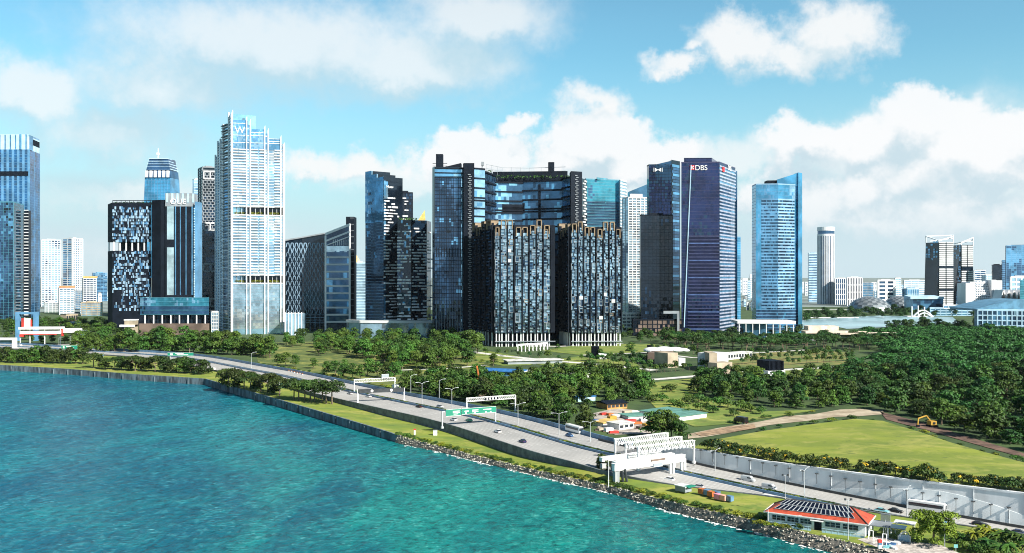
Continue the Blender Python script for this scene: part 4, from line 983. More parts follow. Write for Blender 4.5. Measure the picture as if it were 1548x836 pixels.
# -- white tower with sky gardens
D = 1120; C_, R2, L_ = XY(350, D), XY(430, D+14), XY(326, D+52); f = [L_, C_, R2, L_+R2-C_]
t = empty('white_tower', (C_.x, C_.y, 0), 'tall white tower with stepped fins at its top and two planted sky gardens', 'building')
def tx(px): return (px-350)/80.0
body, cw, fr, fin, gar = MB(), MB(), MB(), MB(), MB()
bays = [(350.5, 373, 181), (373, 378.5, 188), (378.5, 400.5, 194), (400.5, 405.5, 200), (405.5, 425, 207), (425, 430, 215)]
for (a, b, yt) in bays:
    P, Q = C_.lerp(R2, tx(a)), C_.lerp(R2, tx(b)); n = Vector(((Q-P).y, -(Q-P).x)).normalized()
    ztb = ZT(yt, D); inner_ = [P, Q, Q-n*34, P-n*34]
    for (y0, y1) in ((520, 429), (416, 325.5), (312, yt)): body.prism(inner_, ZT(y0, D), ZT(y1, D), 0, 1)
    core = [P-n*7, Q-n*7, Q-n*34, P-n*34]; body.prism(core, ZT(430, D), ZT(415, D), 2, 1); body.prism(core, ZT(326, D), ZT(311, D), 2, 1)
    A, B = P, Q; nc = 6 if b-a > 10 else 2
    wide = b-a > 10
    face_curtain(cw, A, B, ZT(497, D), ZT(429, D), nc, 3.4, [(0, 4), (3, 2)], .08)
    for (y0, y1) in ((416, 325.5), (312, 226)):
        face_curtain(cw, A, B, ZT(y0, D), ZT(y1, D), nc, 3.4, [(0, 3), (1, 3), (3, 3)], .1)
        rows = round((ZT(y1, D)-ZT(y0, D))/3.4); h = (ZT(y1, D)-ZT(y0, D))/rows
        for r in range(rows+1):
            z = ZT(y0, D)+r*h
            if wide:
                off_ = [(0, .42), (.45, 1)] if a < 360 else ([(0, .5), (.62, 1)] if a < 390 else [(.48, 1)])
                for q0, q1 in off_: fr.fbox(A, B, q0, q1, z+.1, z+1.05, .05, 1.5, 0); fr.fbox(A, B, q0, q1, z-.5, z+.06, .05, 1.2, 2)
                fr.fbox(A, B, 0, 1, z-.2, z+.2, .05, .5, 0)
            else: fr.fbox(A, B, 0, 1, z-.2, z+.7, .05, .6, 0)
    rows = round((ZT(429, D)-ZT(497, D))/3.4)
    for r in range(rows): z = ZT(497, D)+r*3.4; fr.fbox(A, B, 0, 1, z-.12, z+.12, .05, .35, 1)
    face_curtain(cw, A, B, ZT(226, D), ztb, nc*2, 2.2, [(5, 3), (1, 2)], .08)
    for y in (226, 215, 204, yt+5): fr.fbox(A, B, 0, 1, ZT(max(y, yt+1), D)-.25, ZT(max(y, yt+1), D)+.25, .05, .6, 1 if y == 226 else 0)
    for (y0, y1) in ((429, 416), (325.5, 312)):
        fr.fbox(A, B, 0, 1, ZT(y0, D)-.4, ZT(y0, D)+1.1, -7, 1.2, 0); fr.fbox(A, B, 0, 1, ZT(y1, D)-.6, ZT(y1, D)+.9, -7, 1.2, 0)
        if wide:
            for k in range(9):
                q = A.lerp(B, (k+.5)/9)-n*rng.uniform(1, 3.5); clump_quads(gar, [(q.x, q.y, ZT(y0, D)+2.6, 1.6, 1.6, 2.2)], 45, .55, rng)
            for k in (.33, .66): fr.fbox(A, B, k-.01, k+.01, ZT(y0, D), ZT(y1, D), -2, -1.2, 0)
for (px, w, yt, pr) in ((350.7, 3.0, 166, 2.4), (372.6, 1.5, 175, 2.0), (378.3, 1.6, 179, 2.0), (400, 1.5, 188, 2.0), (405.3, 1.6, 192, 2.0), (424.5, 1.5, 202, 2.0), (429.2, 3.2, 213, 2.2)):
    wpx = w/80/2
    A, B = C_, R2; d = B-A; n = Vector((d.y, -d.x)).normalized(); P, Q = A+d*(tx(px)-wpx), A+d*(tx(px)+wpx)
    q = [P+n*pr, Q+n*pr, Q-n*3, P-n*3]; tops = [ZT(yt+4, D), ZT(yt, D), ZT(yt, D), ZT(yt+4, D)] if px > 360 else [ZT(yt+8, D), ZT(yt, D), ZT(yt, D), ZT(yt+8, D)]
    fin.prism(q, -1, 0, 0, 0, ztop=tops)
# left face: stepped bays, balconies
A, B = L_, C_; n = Vector(((B-A).y, -(B-A).x)).normalized()
lb = [(0.0, .16, 232), (.16, .32, 212), (.32, .48, 210), (.48, .84, 190), (.84, 1.0, 176)]
for (a, b, yt) in lb:
    P, Q = A.lerp(B, a), A.lerp(B, b); body.prism([P, Q, Q-n*30, P-n*30], -1, ZT(yt, D+20), 0, 1)
    face_curtain(cw, P, Q, 2, ZT(yt+8, D+20), 2, 3.4, [(0, 3), (1, 2), (4, 1)], .1)
    if .4 < a < .8: face_bands(fr, P, Q, 2, ZT(yt, D+20), 6.8/1.0, .9, 3.0, 1); face_bands(fr, P, Q, 5.4, ZT(yt+3, D+20), 6.8, .8, 2.4, 0)
    else: face_bands(fr, P, Q, 2, ZT(yt+6, D+20), 3.4, 1.1, .8, 0)
    fin.fbox(P, Q, -.06, .14, -1, ZT(yt-3, D+20), -.5, 1.2, 0)
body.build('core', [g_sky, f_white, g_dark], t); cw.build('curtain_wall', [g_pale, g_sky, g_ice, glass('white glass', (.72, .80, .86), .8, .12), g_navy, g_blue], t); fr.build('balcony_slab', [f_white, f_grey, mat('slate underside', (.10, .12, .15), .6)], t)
fin.build('fin', f_white, t); gar.build('sky_garden', L_bright, t)
text('W', t, 'logo_letter', C_, R2, tx(362.5), ZT(201, D), 11.5, M_white, .8)
m = MB(); bx = XY(432, 1105); A, B = XY(431, 1105), XY(456, 1108); m.prism([A, B, B+Vector((0, 16)), A+Vector((0, 16))], -1, ZT(474, 1105), 0, 1)
for k in range(6): m.fbox(A, B, k/5.0-.02, k/5.0+.03, -1, ZT(472, 1105), .02, .8, 1)
tag(m.build('entrance_annex', [g_ice, f_white]), 'small white annex with tall panes at the right foot of the white tower', 'building')
f = foot(318, 6, 320, 1100, 330, 0); tower('entrance_annex', 'small pale annex at the left foot of the white tower', f, ZT(472, 1100), g_ice, f_pale, [None, (4, 4, 1, .4, 3, .6, .5)], plant_box=False)
# -- hexagon lattice building and white framed building
D = 1200; f = foot(430, 4, 432, D, 491, 3); t = empty('lattice_building', (f[1].x, f[1].y, 0), 'dark building under a sloping roof covered in a lattice of hexagons', 'building')
za, zb = ZT(363, D), ZT(352, D); m = MB(); m.prism([f[0], f[1], f[2], f[3]], -1, 0, 0, 1, ztop=[za, za, zb, zb]); m.build('core', [g_dark, f_grey], t)
m = MB(); A, B = f[1], f[2]; W_ = (B-A).length; nx = 9; cw_ = W_/nx; rows = 15; n = Vector(((B-A).y, -(B-A).x)).normalized(); d = (B-A).normalized()
for r in range(rows):
    z = ZT(474, D)+r*(ZT(366, D)-ZT(474, D))/rows; h = (ZT(366, D)-ZT(474, D))/rows; wgt = .55+.5*(r > rows-3)
    for c in range(nx):
        u = (c+(.5 if r % 2 else 0))*cw_
        if u+cw_ > W_+.5: continue
        P = lambda a, zz: (*(A+d*(u+a*cw_)+n*.6), zz)
        for (a, b) in ((P(0, z), P(.12, z)), (P(.12, z), P(.3, z+h*.8)), (P(.3, z+h*.8), P(.7, z+h*.8)), (P(.7, z+h*.8), P(.88, z)), (P(.88, z), P(1, z))): m.bar(a, b, .55, wgt)
face_bands(m, A, B, ZT(488, D), ZT(476, D), 4, .5, .5); face_fins(m, A, B, -1, ZT(474, D), 8, .6, .5)
m.build('hexagon_lattice', mat('steel blue lattice', (.22, .34, .46), .5), t)
m = MB(); m.poly([(*(f[1]+Vector((-1, -2))), za+.5), (*(f[2]+Vector((1, -2))), zb+.5), (*(f[3]+Vector((1, 2))), zb+.5), (*(f[0]+Vector((-1, 2))), za+.5)]); m.poly([(*(f[1]+Vector((-1, -2))), za-1.2), (*(f[2]+Vector((1, -2))), zb-1.2), (*(f[2]+Vector((1, -2))), zb+.5), (*(f[1]+Vector((-1, -2))), za+.5)]); m.build('roof', f_grey, t)
D = 1185; f = foot(490.5, 4, 492, D, 530, 2); t = empty('framed_building', (f[1].x, f[1].y, 0), 'building in a white frame with a sloping top and a dark stair shaft', 'building')
za, zb = ZT(354, D), ZT(339, D); m = MB(); m.prism(f, -1, 0, 0, 1, ztop=[za, za, zb, zb]); m.build('core', [g_navy2, f_roof], t)
m = MB(); A, B = f[1], f[2]
for r in range(12):
    z0 = ZT(488, D)+r*9.2
    if z0+7 > ZT(378, D): break
    m.fbox(A, B, .04, .96, z0, z0+2.2, .05, .6, 1); face_curtain(m, A, B, z0+2.2, z0+9.0, 7, 6.8, [(0, 2), (2, 1)], .12)
face_curtain(m, A, B, ZT(381, D), ZT(372, D), 9, 5, [(3, 1)], .1); m.build('curtain_wall', [g_navy, f_pale, g_blue, g_pale], t)
m = MB(); m.fbox(A, B, -.03, .04, -1, ZT(356, D), -1, 1.2); m.fbox(A, B, .93, 1.0, -1, ZT(340, D), -1, 1.2)
for (o_, h_) in ((0, 3.0), (9, 2.2), (15, 1.2)): m.bar((*(A+Vector((0, -.6))), za-o_), (*(B+Vector((0, -.6))), zb-o_), 2, h_)
for k in range(8): m.fbox(A, B, .3+k*.085, .32+k*.085, ZT(371, D), ZT(362, D), 0, .6)
m.build('white_frame', f_white, t)
A, B = XY(523, D+8), XY(535, D+8); m = MB(); m.prism([A, B, B+Vector((0, 20)), A+Vector((0, 20))], -1, ZT(327, D), 0); face_bands(m, A, B, 0, ZT(329, D), 8, .6, .4, 1, .5, 1); m.build('stair_shaft', [f_dark, f_grey], t)
m = MB(); f = foot(533, 5, 535, 1420, 546, 5); z0 = ZT(398, 1420); m.prism(f, -1, z0, 1); c = sum(f, Vector((0, 0)))/4
for i in range(4): m.poly([(*f[i], z0), (*f[(i+1) % 4], z0), (*(c+Vector((-4, 0))), ZT(379, 1420))])
tag(m.build('gabled_tower', [f_yel, f_pale]), 'tower with a steep golden roof peeping out behind the stair shaft', 'building')
f = foot(535, 3, 536, 1330, 554, 4); tower('office_block', 'pale blue block with fine horizontal lines beside the dark stepped tower', f, ZT(398, 1330), [(g_ice, 3), (g_sky, 1)], f_lblue, [None, (6, 4, 1.0, .4, 0, 0, 0)])
# -- stepped dark tower with white dash balconies
D = 1090
t = empty('stepped_tower', (*XY(580, D), 0), 'dark blue tower with a stepped top and rows of white balcony dashes', 'building')
m, cw, ba = MB(), MB(), MB()
def dashes(A, B, z0, z1, fh, nc, dens, mm=0, lo=.5, hi=1.5):
    rows = round((z1-z0)/fh)
    for r in range(rows):
        k = 0
        while k < nc:
            run = rng.choice((1, 1, 2, 3))
            if rng.random() < dens: ba.fbox(A, B, k/nc, min(1, (k+run*.9)/nc), z0+r*fh, z0+r*fh+rng.uniform(1.2, 1.8), .05, rng.uniform(lo, hi)*1.3, mm if rng.random() < .8 else 1)
            k += run
L_, C_, R2 = XY(552.5, D+34), XY(580, D), XY(602, D+14)
steps = [(0.0, .33, 258), (.33, .62, 264), (.62, 1, 270)]
n = Vector(((C_-L_).y, -(C_-L_).x)).normalized()
for (a, b, yt) in steps:
    P, Q = L_.lerp(C_, a), L_.lerp(C_, b); m.prism([P, Q, Q-n*26, P-n*26], -1, ZT(yt, D+20)); face_curtain(cw, P, Q, ZT(495, D), ZT(yt, D+20), 4, 3.6, [(0, 5), (2, 1)], .1)
    cwz = ZT(335, D); face_curtain(cw, P, Q, cwz, ZT(yt, D+20), 4, 3.6, [(2, 4), (0, 1)], .1, .3)
    if b < 1: face_curtain(cw, Q, Q+(R2-C_), ZT(300, D), ZT(yt, D+20), 6, 3.6, [(3, 3), (2, 1)], .05); m.prism([Q, Q+(R2-C_), Q+(R2-C_)+(P-Q)*.9, Q+(P-Q)*.9], ZT(300, D), ZT(yt, D+20))
    face_bands(ba, P, Q, ZT(495, D), ZT(yt, D+20), 3.6, .35, .4, 2)
n2 = Vector(((R2-C_).y, -(R2-C_).x)).normalized()
bk = (L_-C_)*.7; m.prism([C_, R2, R2+bk, C_+bk], -1, ZT(273, D)); face_curtain(cw, C_, R2, ZT(495, D), ZT(273, D), 6, 3.6, [(0, 2), (2, 3), (1, 2), (3, 1)], .12)
face_curtain(cw, C_, R2, ZT(300, D), ZT(274, D), 6, 3.6, [(2, 3), (3, 2)], .12, .3)
dashes(C_, R2, ZT(494, D), ZT(296, D), 3.6, 8, .58)
m.build('core', g_dark, t); cw.build('curtain_wall', [g_navy2, g_dark, g_blue, g_sky], t); ba.build('balcony', [f_white, f_pale, f_blue], t)
text('Huawei', t, 'rooftop_letters', C_, R2, .5, ZT(283.5, D), 4.6, M_white, .8)
ba = MB(); f = foot(600, 6, 602, 1120, 624, 3); t = tower('office_block', 'black block with broken white dashes behind the stepped tower', f, ZT(292, 1120), [(g_dark, 3), (g_navy2, 2)], f_dark, [None, (8, 3.6, .4, .3, 4, .5, .4)]); dashes(f[1], f[2], ZT(332, 1120), ZT(296, 1120), 3.6, 7, .4, 0, .4, .9); ba.build('balcony', [f_white, f_pale], t)
D = 1075; f = [XY(601, D), XY(622, D-4), XY(645, D+6), XY(651.5, D+30), XY(601, D+40)]; t = empty('dash_tower', (*f[1], 0), 'dark tower with scattered white balcony dashes and a gold sail on its roof', 'building')
m = MB(); m.prism(f, -1, ZT(333, D), 0, 1); m.build('core', [g_dark, f_roof], t); cw, ba = MB(), MB()
for (i, nc, dn, y1) in ((0, 8, .60, 338), (1, 8, .58, 340), (2, 4, .3, 345)):
    face_curtain(cw, f[i], f[i+1], ZT(488, D), ZT(333, D), nc, 3.5, [(0, 3), (1, 3), (2, 1)], .1); dashes(f[i], f[i+1], ZT(488, D), ZT(y1, D), 3.5, nc, dn)
for i, a in ((0, 1), (1, 0)): cw.fbox(f[i], f[i+1], a*.94, a*.94+.06, 0, ZT(335, D), .1, .9, 1)
cw.build('curtain_wall', [g_navy2, g_dark, g_blue], t); ba.build('balcony', [f_white, f_pale], t)
m = MB(); p0, p1, p2 = S(632, 333, D+8), S(643, 333, D+14), S(642, 318, D+12); 
for dy in (0, 1.2): m.poly([p0+Vector((0, dy, 0)), p1+Vector((0, dy, 0)), p2+Vector((0, dy, 0))])
m.poly([p0, p2, p2+Vector((0, 1.2, 0)), p0+Vector((0, 1.2, 0))]); m.poly([p1, p1+Vector((0, 1.2, 0)), p2+Vector((0, 1.2, 0)), p2]); m.build('roof_sail', f_yel, t)
m = MB(); clump_quads(m, [(XY(606+k*7, D+8).x, D+8, ZT(333, D)+1.5, 3, 3, 2) for k in range(4)], 120, .9, rng); m.build('roof_garden', L_forest, t)
D = 1050; f = [XY(524, D+20), XY(545, D+4), XY(610, D), XY(655, D+4), XY(655, D+40), XY(524, D+44)]; t = empty('podium_hall', (*f[2], 0), 'long pale curved podium wall under the two dash balcony towers', 'building')
m = MB(); m.prism(f, -1, ZT(486, D), 0, 1)
for i in (0, 1, 2): m.fbox(f[i], f[i+1], 0, 1, ZT(488.5, D), ZT(484.5, D), .05, 1.2, 1); face_curtain(m, f[i], f[i+1], ZT(505, D), ZT(488.5, D), 12, 6, [(0, 1), (2, 1)], .1)
m.build('wall', [g_ice, f_pale, g_pale], t)

# -- broad dark office tower with a recessed glass front
D = 1000; t = empty('office_tower', (*XY(720, D), 0), 'broad dark office tower with a recessed blue glass front and two roof chimneys', 'building')
m, cw, fr = MB(), MB(), MB()
Ls = foot(653.5, 8, 657, D, 700, 6); m.prism(Ls, -1, ZT(252, D), 0, 1); A, B = Ls[1], Ls[2]
face_curtain(cw, A, B, 0, ZT(268, D), 12, 4, [(0, 4), (1, 5), (2, 1), (4, 1)], .14); face_curtain(cw, A, B, ZT(268, D), ZT(254, D), 6, 5, [(3, 2), (2, 3)], .1)
face_curtain(cw, A, B, 0, ZT(254, D), 2, 4, [(3, 3), (2, 1)], .1, .2, .93, 1.0)
face_bands(fr, A, B, 0, ZT(255, D), 4, .5, .55, 0); face_bands(fr, A, B, ZT(268, D), ZT(254, D), 5, 1.2, .9, 0); face_fins(fr, A, B, 0, ZT(268, D), 12, .35, .4)
for k in range(10): fr.fbox(A, B, .05+k*.094, .07+k*.094, ZT(388, D), ZT(374, D), .3, 1.0, 0); fr.fbox(A, B, .05+k*.094, .066+k*.094, 0, ZT(455, D), .3, 1.2, 2)
Cs = foot(700, 6, 701, D-3, 717, 0); m.prism(Cs, -1, ZT(247, D), 2, 1)
for k in range(85):
    z = 3+k*2.1; A, B = Cs[1], Cs[2]
    if z > ZT(252, D): break
    fr.fbox(A, B, .40+.1*(k % 2), .66+.1*(k % 2), z, z+.7, .05, .8, 2)
segs = [(XY(717, D), XY(733, D+8), 258, [(3, 4), (2, 2)]), (XY(733, D+8), XY(749, D+46), 262, [(1, 3), (0, 2), (4, 1)]), (XY(749, D+46), XY(790, D+54), 272, [(2, 2), (3, 1), (0, 3)]), (XY(790, D+54), XY(850, D+40), 270, [(2, 2), (0, 3), (1, 1)]), (XY(850, D+40), XY(862, D+20), 268, [(3, 3), (2, 1)])]
for i, (A, B, yt, ws) in enumerate(segs):
    m.prism([A, B, B+Vector((0, 25)), A+Vector((0, 25))], -1, ZT(yt, D+30), 0, 1)
    nc = max(3, int((B-A).length/3)); face_curtain(cw, A, B, 0, ZT(yt, D+30), nc, 4.2, ws, .06)
    for k in range(0, 24):
        z = ZT(yt, D+30)-k*(10.5 if k < 4 else 8.6)-1
        if z < 5: break
        fr.fbox(A, B, 0, 1, z-.9, z+.9, .05, 1.4 if i else .8, 0)
        if i in (2, 3) and 3 <= k <= 4: fr.fbox(A, B, .25 if i == 2 else 0, 1 if i == 2 else .05, z, z+7, .05, .5, 0)
A, B = segs[3][0], segs[3][1]; fr.fbox(A, B, .40, .46, 5, ZT(272, D), .05, .7, 0)
m.prism([XY(745, D+58), XY(858, D+50), XY(858, D+75), XY(745, D+80)], ZT(276, D+60), ZT(260, D+60), 2, 1)
Rs = foot(861, 20, 863, D+4, 880, 6); m.prism(Rs, -1, ZT(258, D), 2, 1)
for k in range(85):
    z = 3+k*2.1; A, B = Rs[1], Rs[2]
    if z > ZT(262, D): break
    fr.fbox(A, B, .34+.1*(k % 2), .55+.1*(k % 2), z, z+.7, .05, .8, 2)
E1, E2 = XY(880, D+10), XY(887, D+26); m.prism([E1, E2, E2+Vector((0, 14)), E1+Vector((0, 14))], -1, ZT(268, D), 0, 1)
for k in range(60):
    z = 3+k*3
    if z > ZT(270, D): break
    fr.fbox(E1, E2, .1+.3*(k % 2), .6+.3*(k % 2), z, z+1.6, .05, .9, 3)
m.build('core', [g_dark, f_roof, f_dark], t); cw.build('curtain_wall', [g_navy, g_navy2, g_blue, g_sky, g_dark], t); fr.build('facade_frame', [f_dark, f_dark, f_grey, f_pale], t)
m = MB(); A, B = XY(659, D+10), XY(669.5, D+10); m.prism([A, B, B+Vector((0, 8)), A+Vector((0, 8))], ZT(262, D), ZT(231, D)); m.build('chimney', f_dark, t)
m = MB(); A, B = XY(829, D+55), XY(838, D+55); m.prism([A, B, B+Vector((0, 8)), A+Vector((0, 8))], ZT(265, D+55), ZT(245, D+55)); m.build('chimney', f_dark, t)
m = MB(); A, B = XY(669, D+6), XY(697, D+8); zz = ZT(262, D); m.prism([A, B, B+Vector((0, 14)), A+Vector((0, 14))], ZT(253, D), 0, 0, ztop=[ZT(252, D), ZT(245, D), ZT(245, D), ZT(252, D)]); A, B = XY(654, D+6), XY(660, D+6)
for y in (246, 250): m.bar((*A, ZT(y, D)), (*XY(676, D+6), ZT(y, D)), .6, .5)
m.build('roof_plant', f_dark, t)
m = MB(); pts = [XY(735, D+40), XY(760, D+60), XY(800, D+64), XY(855, D+52)]
for y in (250, 256):
    for a, b in zip(pts, pts[1:]): m.bar((*a, ZT(y+(2 if a is not pts[0] else 0), D+50)), (*b, ZT(y+2, D+50)), .5, .5)
for a, b in zip(pts, pts[1:]):
    for k in range(3): q = a.lerp(b, k/3); m.tube((*q, ZT(272, D+50)), (*q, ZT(251, D+50)), .22, 4)
m.tube((*XY(729, D+20), ZT(262, D)), (*XY(729, D+20), ZT(243, D)), .6, 5); m.box((*XY(729.5, D+20), ZT(247, D)), (3, 3, 4)); m.build('roof_rail', f_grey, t)
m = MB(); clump_quads(m, [(XY(752+k*8, D+52).x, D+52, ZT(268, D+52), 4, 3, 2.6) for k in range(14)]+[(XY(720+k*7, D+14).x, D+14, ZT(258, D), 3, 3, 3) for k in range(4)], 420, .9, rng); m.build('roof_garden', L_forest, t)

# -- two blocks with random balconies in front of it
def balcony_block(lab, xL, dL, xC, D, xR, groups, ytop):
    f = foot(xL, dL, xC, D, xR, 4); t = empty('balcony_block', (*f[1], 0), lab, 'building')
    m, cw, fr, col = MB(), MB(), MB(), MB(); zt = ZT(ytop+8, D); zp = ZT(503, D)
    m.prism(f, zp, zt, 0, 1); g_ = [f[0]+Vector((3, 6)), f[1]+Vector((5, 8)), f[2]+Vector((-5, 8)), f[3]]; m.prism(g_, -1, zp, 0, 1)
    for i in (0, 1):
        A, B = f[i], f[i+1]; Wd = (B-A).length; gl = groups if i else [(.06, .20), (.26, .40), (.48, .62), (.70, .92)]
        for gi, (a, b) in enumerate(gl):
            top = ZT(ytop+rng.choice((0, 3, 8, 11)), D); fh = 3.35; rows = int((top-zp)/fh)
            face_curtain(cw, A, B, zp, top-6, 2, fh, [(0, 5), (1, 5), (2, 1)] if i else [(3, 6), (2, 2), (1, 1)], .12, .15, a, b)  # side face takes darker glass, painting the shade that falls on it
            r = 0; side = 0; mid = (a+b)/2; w = b-a
            while r < rows-2:
                run = rng.choice((1, 2, 2, 3)); z0, z1 = zp+r*fh, zp+min(rows, r+run)*fh-.3
                s0 = a-.12*w if side == 0 else mid-.18*w; s1 = mid+.18*w if side == 0 else b+.12*w
                e = .5/Wd; mt = (0 if rng.random() < .72 else (1 if rng.random() < .12 else 4)) if i else 0
                for (u0, u1, v0, v1) in ((s0, s0+e, z0, z1), (s1-e, s1, z0, z1), (s0, s1, z0, z0+.4), (s0, s1, z1-.4, z1)): fr.fbox(A, B, u0, u1, v0, v1, .1, 2.0, mt)
                for q in range(run):
                    zf = z0+q*fh
                    fr.fbox(A, B, s0+e, s1-e, zf, zf+.32, .1, 1.7, 0)
                    cw.fquad(A, B, s0+e, s1-e, zf+.3, zf+1.35, 1.6, rng.choice((1, 2, 0, 0)) if i else 2, .05)
                    x0 = b-.30*w if side == 0 else a
                    if rng.random() < .5: fr.fbox(A, B, x0, x0+.26*w, zf, zf+2.0, .1, .5, 0)  # dark blocks beside the boxes imitate side shadows and window openings
                    if rng.random() < .012 and i: fr.fbox(A, B, s0, s1, zf, zf+fh, 1.0, 2.1, 2)
                side = 1-side; r += run
            # beige roof frame over every stack
            for (u0, u1, v0, v1) in ((a, a+.9/Wd, top-9, top), (b-.9/Wd, b, top-9, top), (a, b, top-.9, top)): fr.fbox(A, B, u0, u1, v0, v1, -4 if i else -6, 2.2, 3)
            for k in (a+.1*w, b-.14*w): col.fbox(A, B, k, k+1.1/Wd, -1, zp+2, -.2, .9)
            fr.fbox(A, B, b+.16*w, b+.16*w+.9/Wd, zp, top-3, .1, 2.6, 0)
            if i and gi % 2 == 0: fr.fbox(A, B, a-.2*w, a-.2*w+.5/Wd, zp, zt-4, .1, 1.2, 4)
    fr.fbox(f[1], f[2], 0, 1, zp-9, zp-8.3, .5, 3, 4)
    m.build('core', [f_dark, f_roof], t); cw.build('balcony_glass', [g_pale, g_ice, g_navy, g_navy2], t); fr.build('balcony_frame', [f_dark, f_bronze, f_pale, f_bronze, f_grey], t); col.build('column', f_pale, t)
    return t
gr1 = [(.01, .075)]+[(.10+k*.108+(.03 if k > 1 else 0)+(.02 if k > 3 else 0)+(.02 if k > 5 else 0), .10+k*.108+.09+(.03 if k > 1 else 0)+(.02 if k > 3 else 0)+(.02 if k > 5 else 0)) for k in range(8) if k < 8]
gr1 = [(a, b) for a, b in gr1 if b < 1.0]
balcony_block('balcony block of random stacked boxes, left of the pair, with a wide shaded side', 715, 62, 748, 925, 839, gr1, 332)
gr2 = [(.02+k*.112+(.02 if k > 1 else 0)+(.03 if k > 3 else 0)+(.02 if k > 5 else 0), .02+k*.112+.092+(.02 if k > 1 else 0)+(.03 if k > 3 else 0)+(.02 if k > 5 else 0)) for k in range(8)]
balcony_block('balcony block of random stacked boxes, right of the pair, with a narrow shaded side', 845, 40, 863, 930, 940, gr2, 335)

# -- towers behind and to the right of the balcony blocks
D = 1480; f = foot(884, 2, 886, D, 937, 20); t = tower('glass_tower', 'teal glass tower with a flat top behind the right balcony block', f, ZT(271, D), [(g_teal, 5), (g_navy, 1)], f_teal, [None, (16, 4.4, .5, .35, 0, 0, 0)], bodym=g_teal)
m = MB(); rows = 40
for r in range(rows):
    z = 20+r*4.4
    if z > ZT(302, D)-rng.choice((0, 4)): break
    for c in range(8): m.fquad(f[1], f[2], c/8, (c+1)/8, z, z+3.9, .25, 0, .05)
m.build('lower_glazing', g_navy2, t)
f = foot(937, 20, 938, 1490, 947, 26); tower('service_shaft', 'thin white shaft standing against the right edge of the teal tower', f, ZT(272, 1490), g_pale, f_white, [None, (2, 5, 2.2, .4, 0, 0, 0)], plant_box=False)
D = 1330; f = foot(941, 14, 950, D, 980, 6); t = tower('apartment_tower', 'pale apartment tower of small balconies with a slanted blue top', f, ZT(299, D), [(g_ice, 3), (g_pale, 2), (g_navy, 1)], f_pale, [(3, 3.6, .7, .4, 2, .8, .5), (10, 3.6, 1.2, .8, 5, .9, 1.0)], plant_box=False)
m = MB(); A, B = XY(951, D+6), XY(980, D+8); m.prism([A, B, B+Vector((0, 16)), A+Vector((0, 16))], ZT(300, D), 0, 0, 1, ztop=[ZT(289, D), ZT(277, D), ZT(277, D), ZT(289, D)]); m.fbox(f[1], f[2], .1, .7, ZT(299, D), ZT(293, D), -4, .4, 1); m.build('slanted_crown', [g_blue, f_white], t)
f = foot(939, 3, 941, 1150, 972, 0); tower('low_block', 'low white block at the foot of the pale apartment tower', f, ZT(474, 1150), g_pale, f_white, [None, (6, 4, 1.6, .6, 5, .8, .7)], plant_box=False)
# dark slab in front, tall tower behind, purple tower
D = 1240; f = foot(978, 14, 981, D, 1015, -4); t = tower('glass_tower', 'tall navy tower with a small white emblem behind the purple tower', f, ZT(250, D), [(g_navy2, 4), (g_purple2, 2), (g_purple, 3)], f_dark, [None, (14, 4.1, .45, .3, 7, .3, .25)], plant_box=False)
m = MB(); zt = ZT(250, D); A, B = f[1], f[2]; m.prism([A, B, B+Vector((0, 20)), A+Vector((0, 20))], zt-1, 0, 0, ztop=[ZT(251, D), ZT(243.5, D), ZT(243.5, D), ZT(251, D)]); face_curtain(m, A, B, zt-1, zt+1, 8, 2, [(0, 1)]); m.build('crown', g_navy, t)
m = MB(); A2, B2 = XY(1015, D-4), XY(1028, D+14); m.prism([A2, B2, B2+Vector((0, 18)), A2+Vector((0, 18))], -1, ZT(242, D), 1)
for r in range(49): z = 20+r*4.1; m.fquad(A2, B2, .05+.3*(r % 2)*.4, .9, z, z+3.4, .3, 0 if r % 3 else 2, .15)
m.build('corner_glazing', [g_navy, g_dark, g_blue], t)
m = MB(); z = ZT(257, D); q = 1/(f[2]-f[1]).length
for s in (-1, 1):
    c = f[1].lerp(f[2], .40); n = Vector((0, -.6)); m.poly([(c.x, c.y-.9, z), (c.x+s*4.2, c.y-.9, z-2.6), (c.x+s*4.2, c.y-.9, z+2.6)][::s])
    m.bar((c.x+s*5.6, c.y-.9, z-2.8), (c.x+s*5.6, c.y-.9, z+2.8), .5, .9)
m.build('emblem', M_white, t)
D = 1130; f = foot(967, 6, 969, D, 1017, 0); t = tower('dark_block', 'lower black block standing in front of the navy and purple towers', f, ZT(326, D), [(g_dark, 6), (g_navy2, 1)], f_dark, [None, (16, 4.1, .3, .25, 8, .3, .3)])
D = 1095; f = foot(955, 2, 957, D, 1031, 0); t = tower('podium_hall', 'low dark podium with a grey portal frame under the black block', f, ZT(484, D), [(g_dark, 2), (f_brown, 2)], f_dark, [None, (20, 5, .8, .4, 10, .8, .6)], plant_box=False)
m = MB(); A, B = XY(1003, D-3), XY(1027, D-3); m.fbox(A, B, 0, 1, ZT(474, D), ZT(470, D), -3, .2); m.fbox(A, B, .86, 1, 0, ZT(474, D), -3, .2); m.build('portal_frame', f_grey, t)
D = 1105; L_, C_, R2 = XY(1030, D+4), XY(1087.5, D), XY(1111.5, D+62); f = [L_, C_, R2, L_+R2-C_]
t = tower('glass_tower', 'big purple blue glass tower with white letters and a red mark near its roof', f, ZT(246, D), [(g_purple, 6), (g_navy2, 1), (g_purple2, 1)], mat('indigo spandrel', (.035, .035, .085), .4), [(22, 4.1, .35, .3, 0, 0, 0), None], plant_box=False, bodym=g_purple)
m = MB(); rows = int((ZT(246, D)-2)/4.1)
for r in range(rows):
    z = 2+r*4.1; m.fquad(C_, R2, 0, 1, z, z+2.3, .2, 0 if r % 4 else 2, .1); m.fbox(C_, R2, 0, 1, z+2.3, z+4.1, .02, .7, 1)
m.build('banded_face', [g_navy, mat('pale spandrel', (.40, .44, .56), .35, .3), g_blue], t)
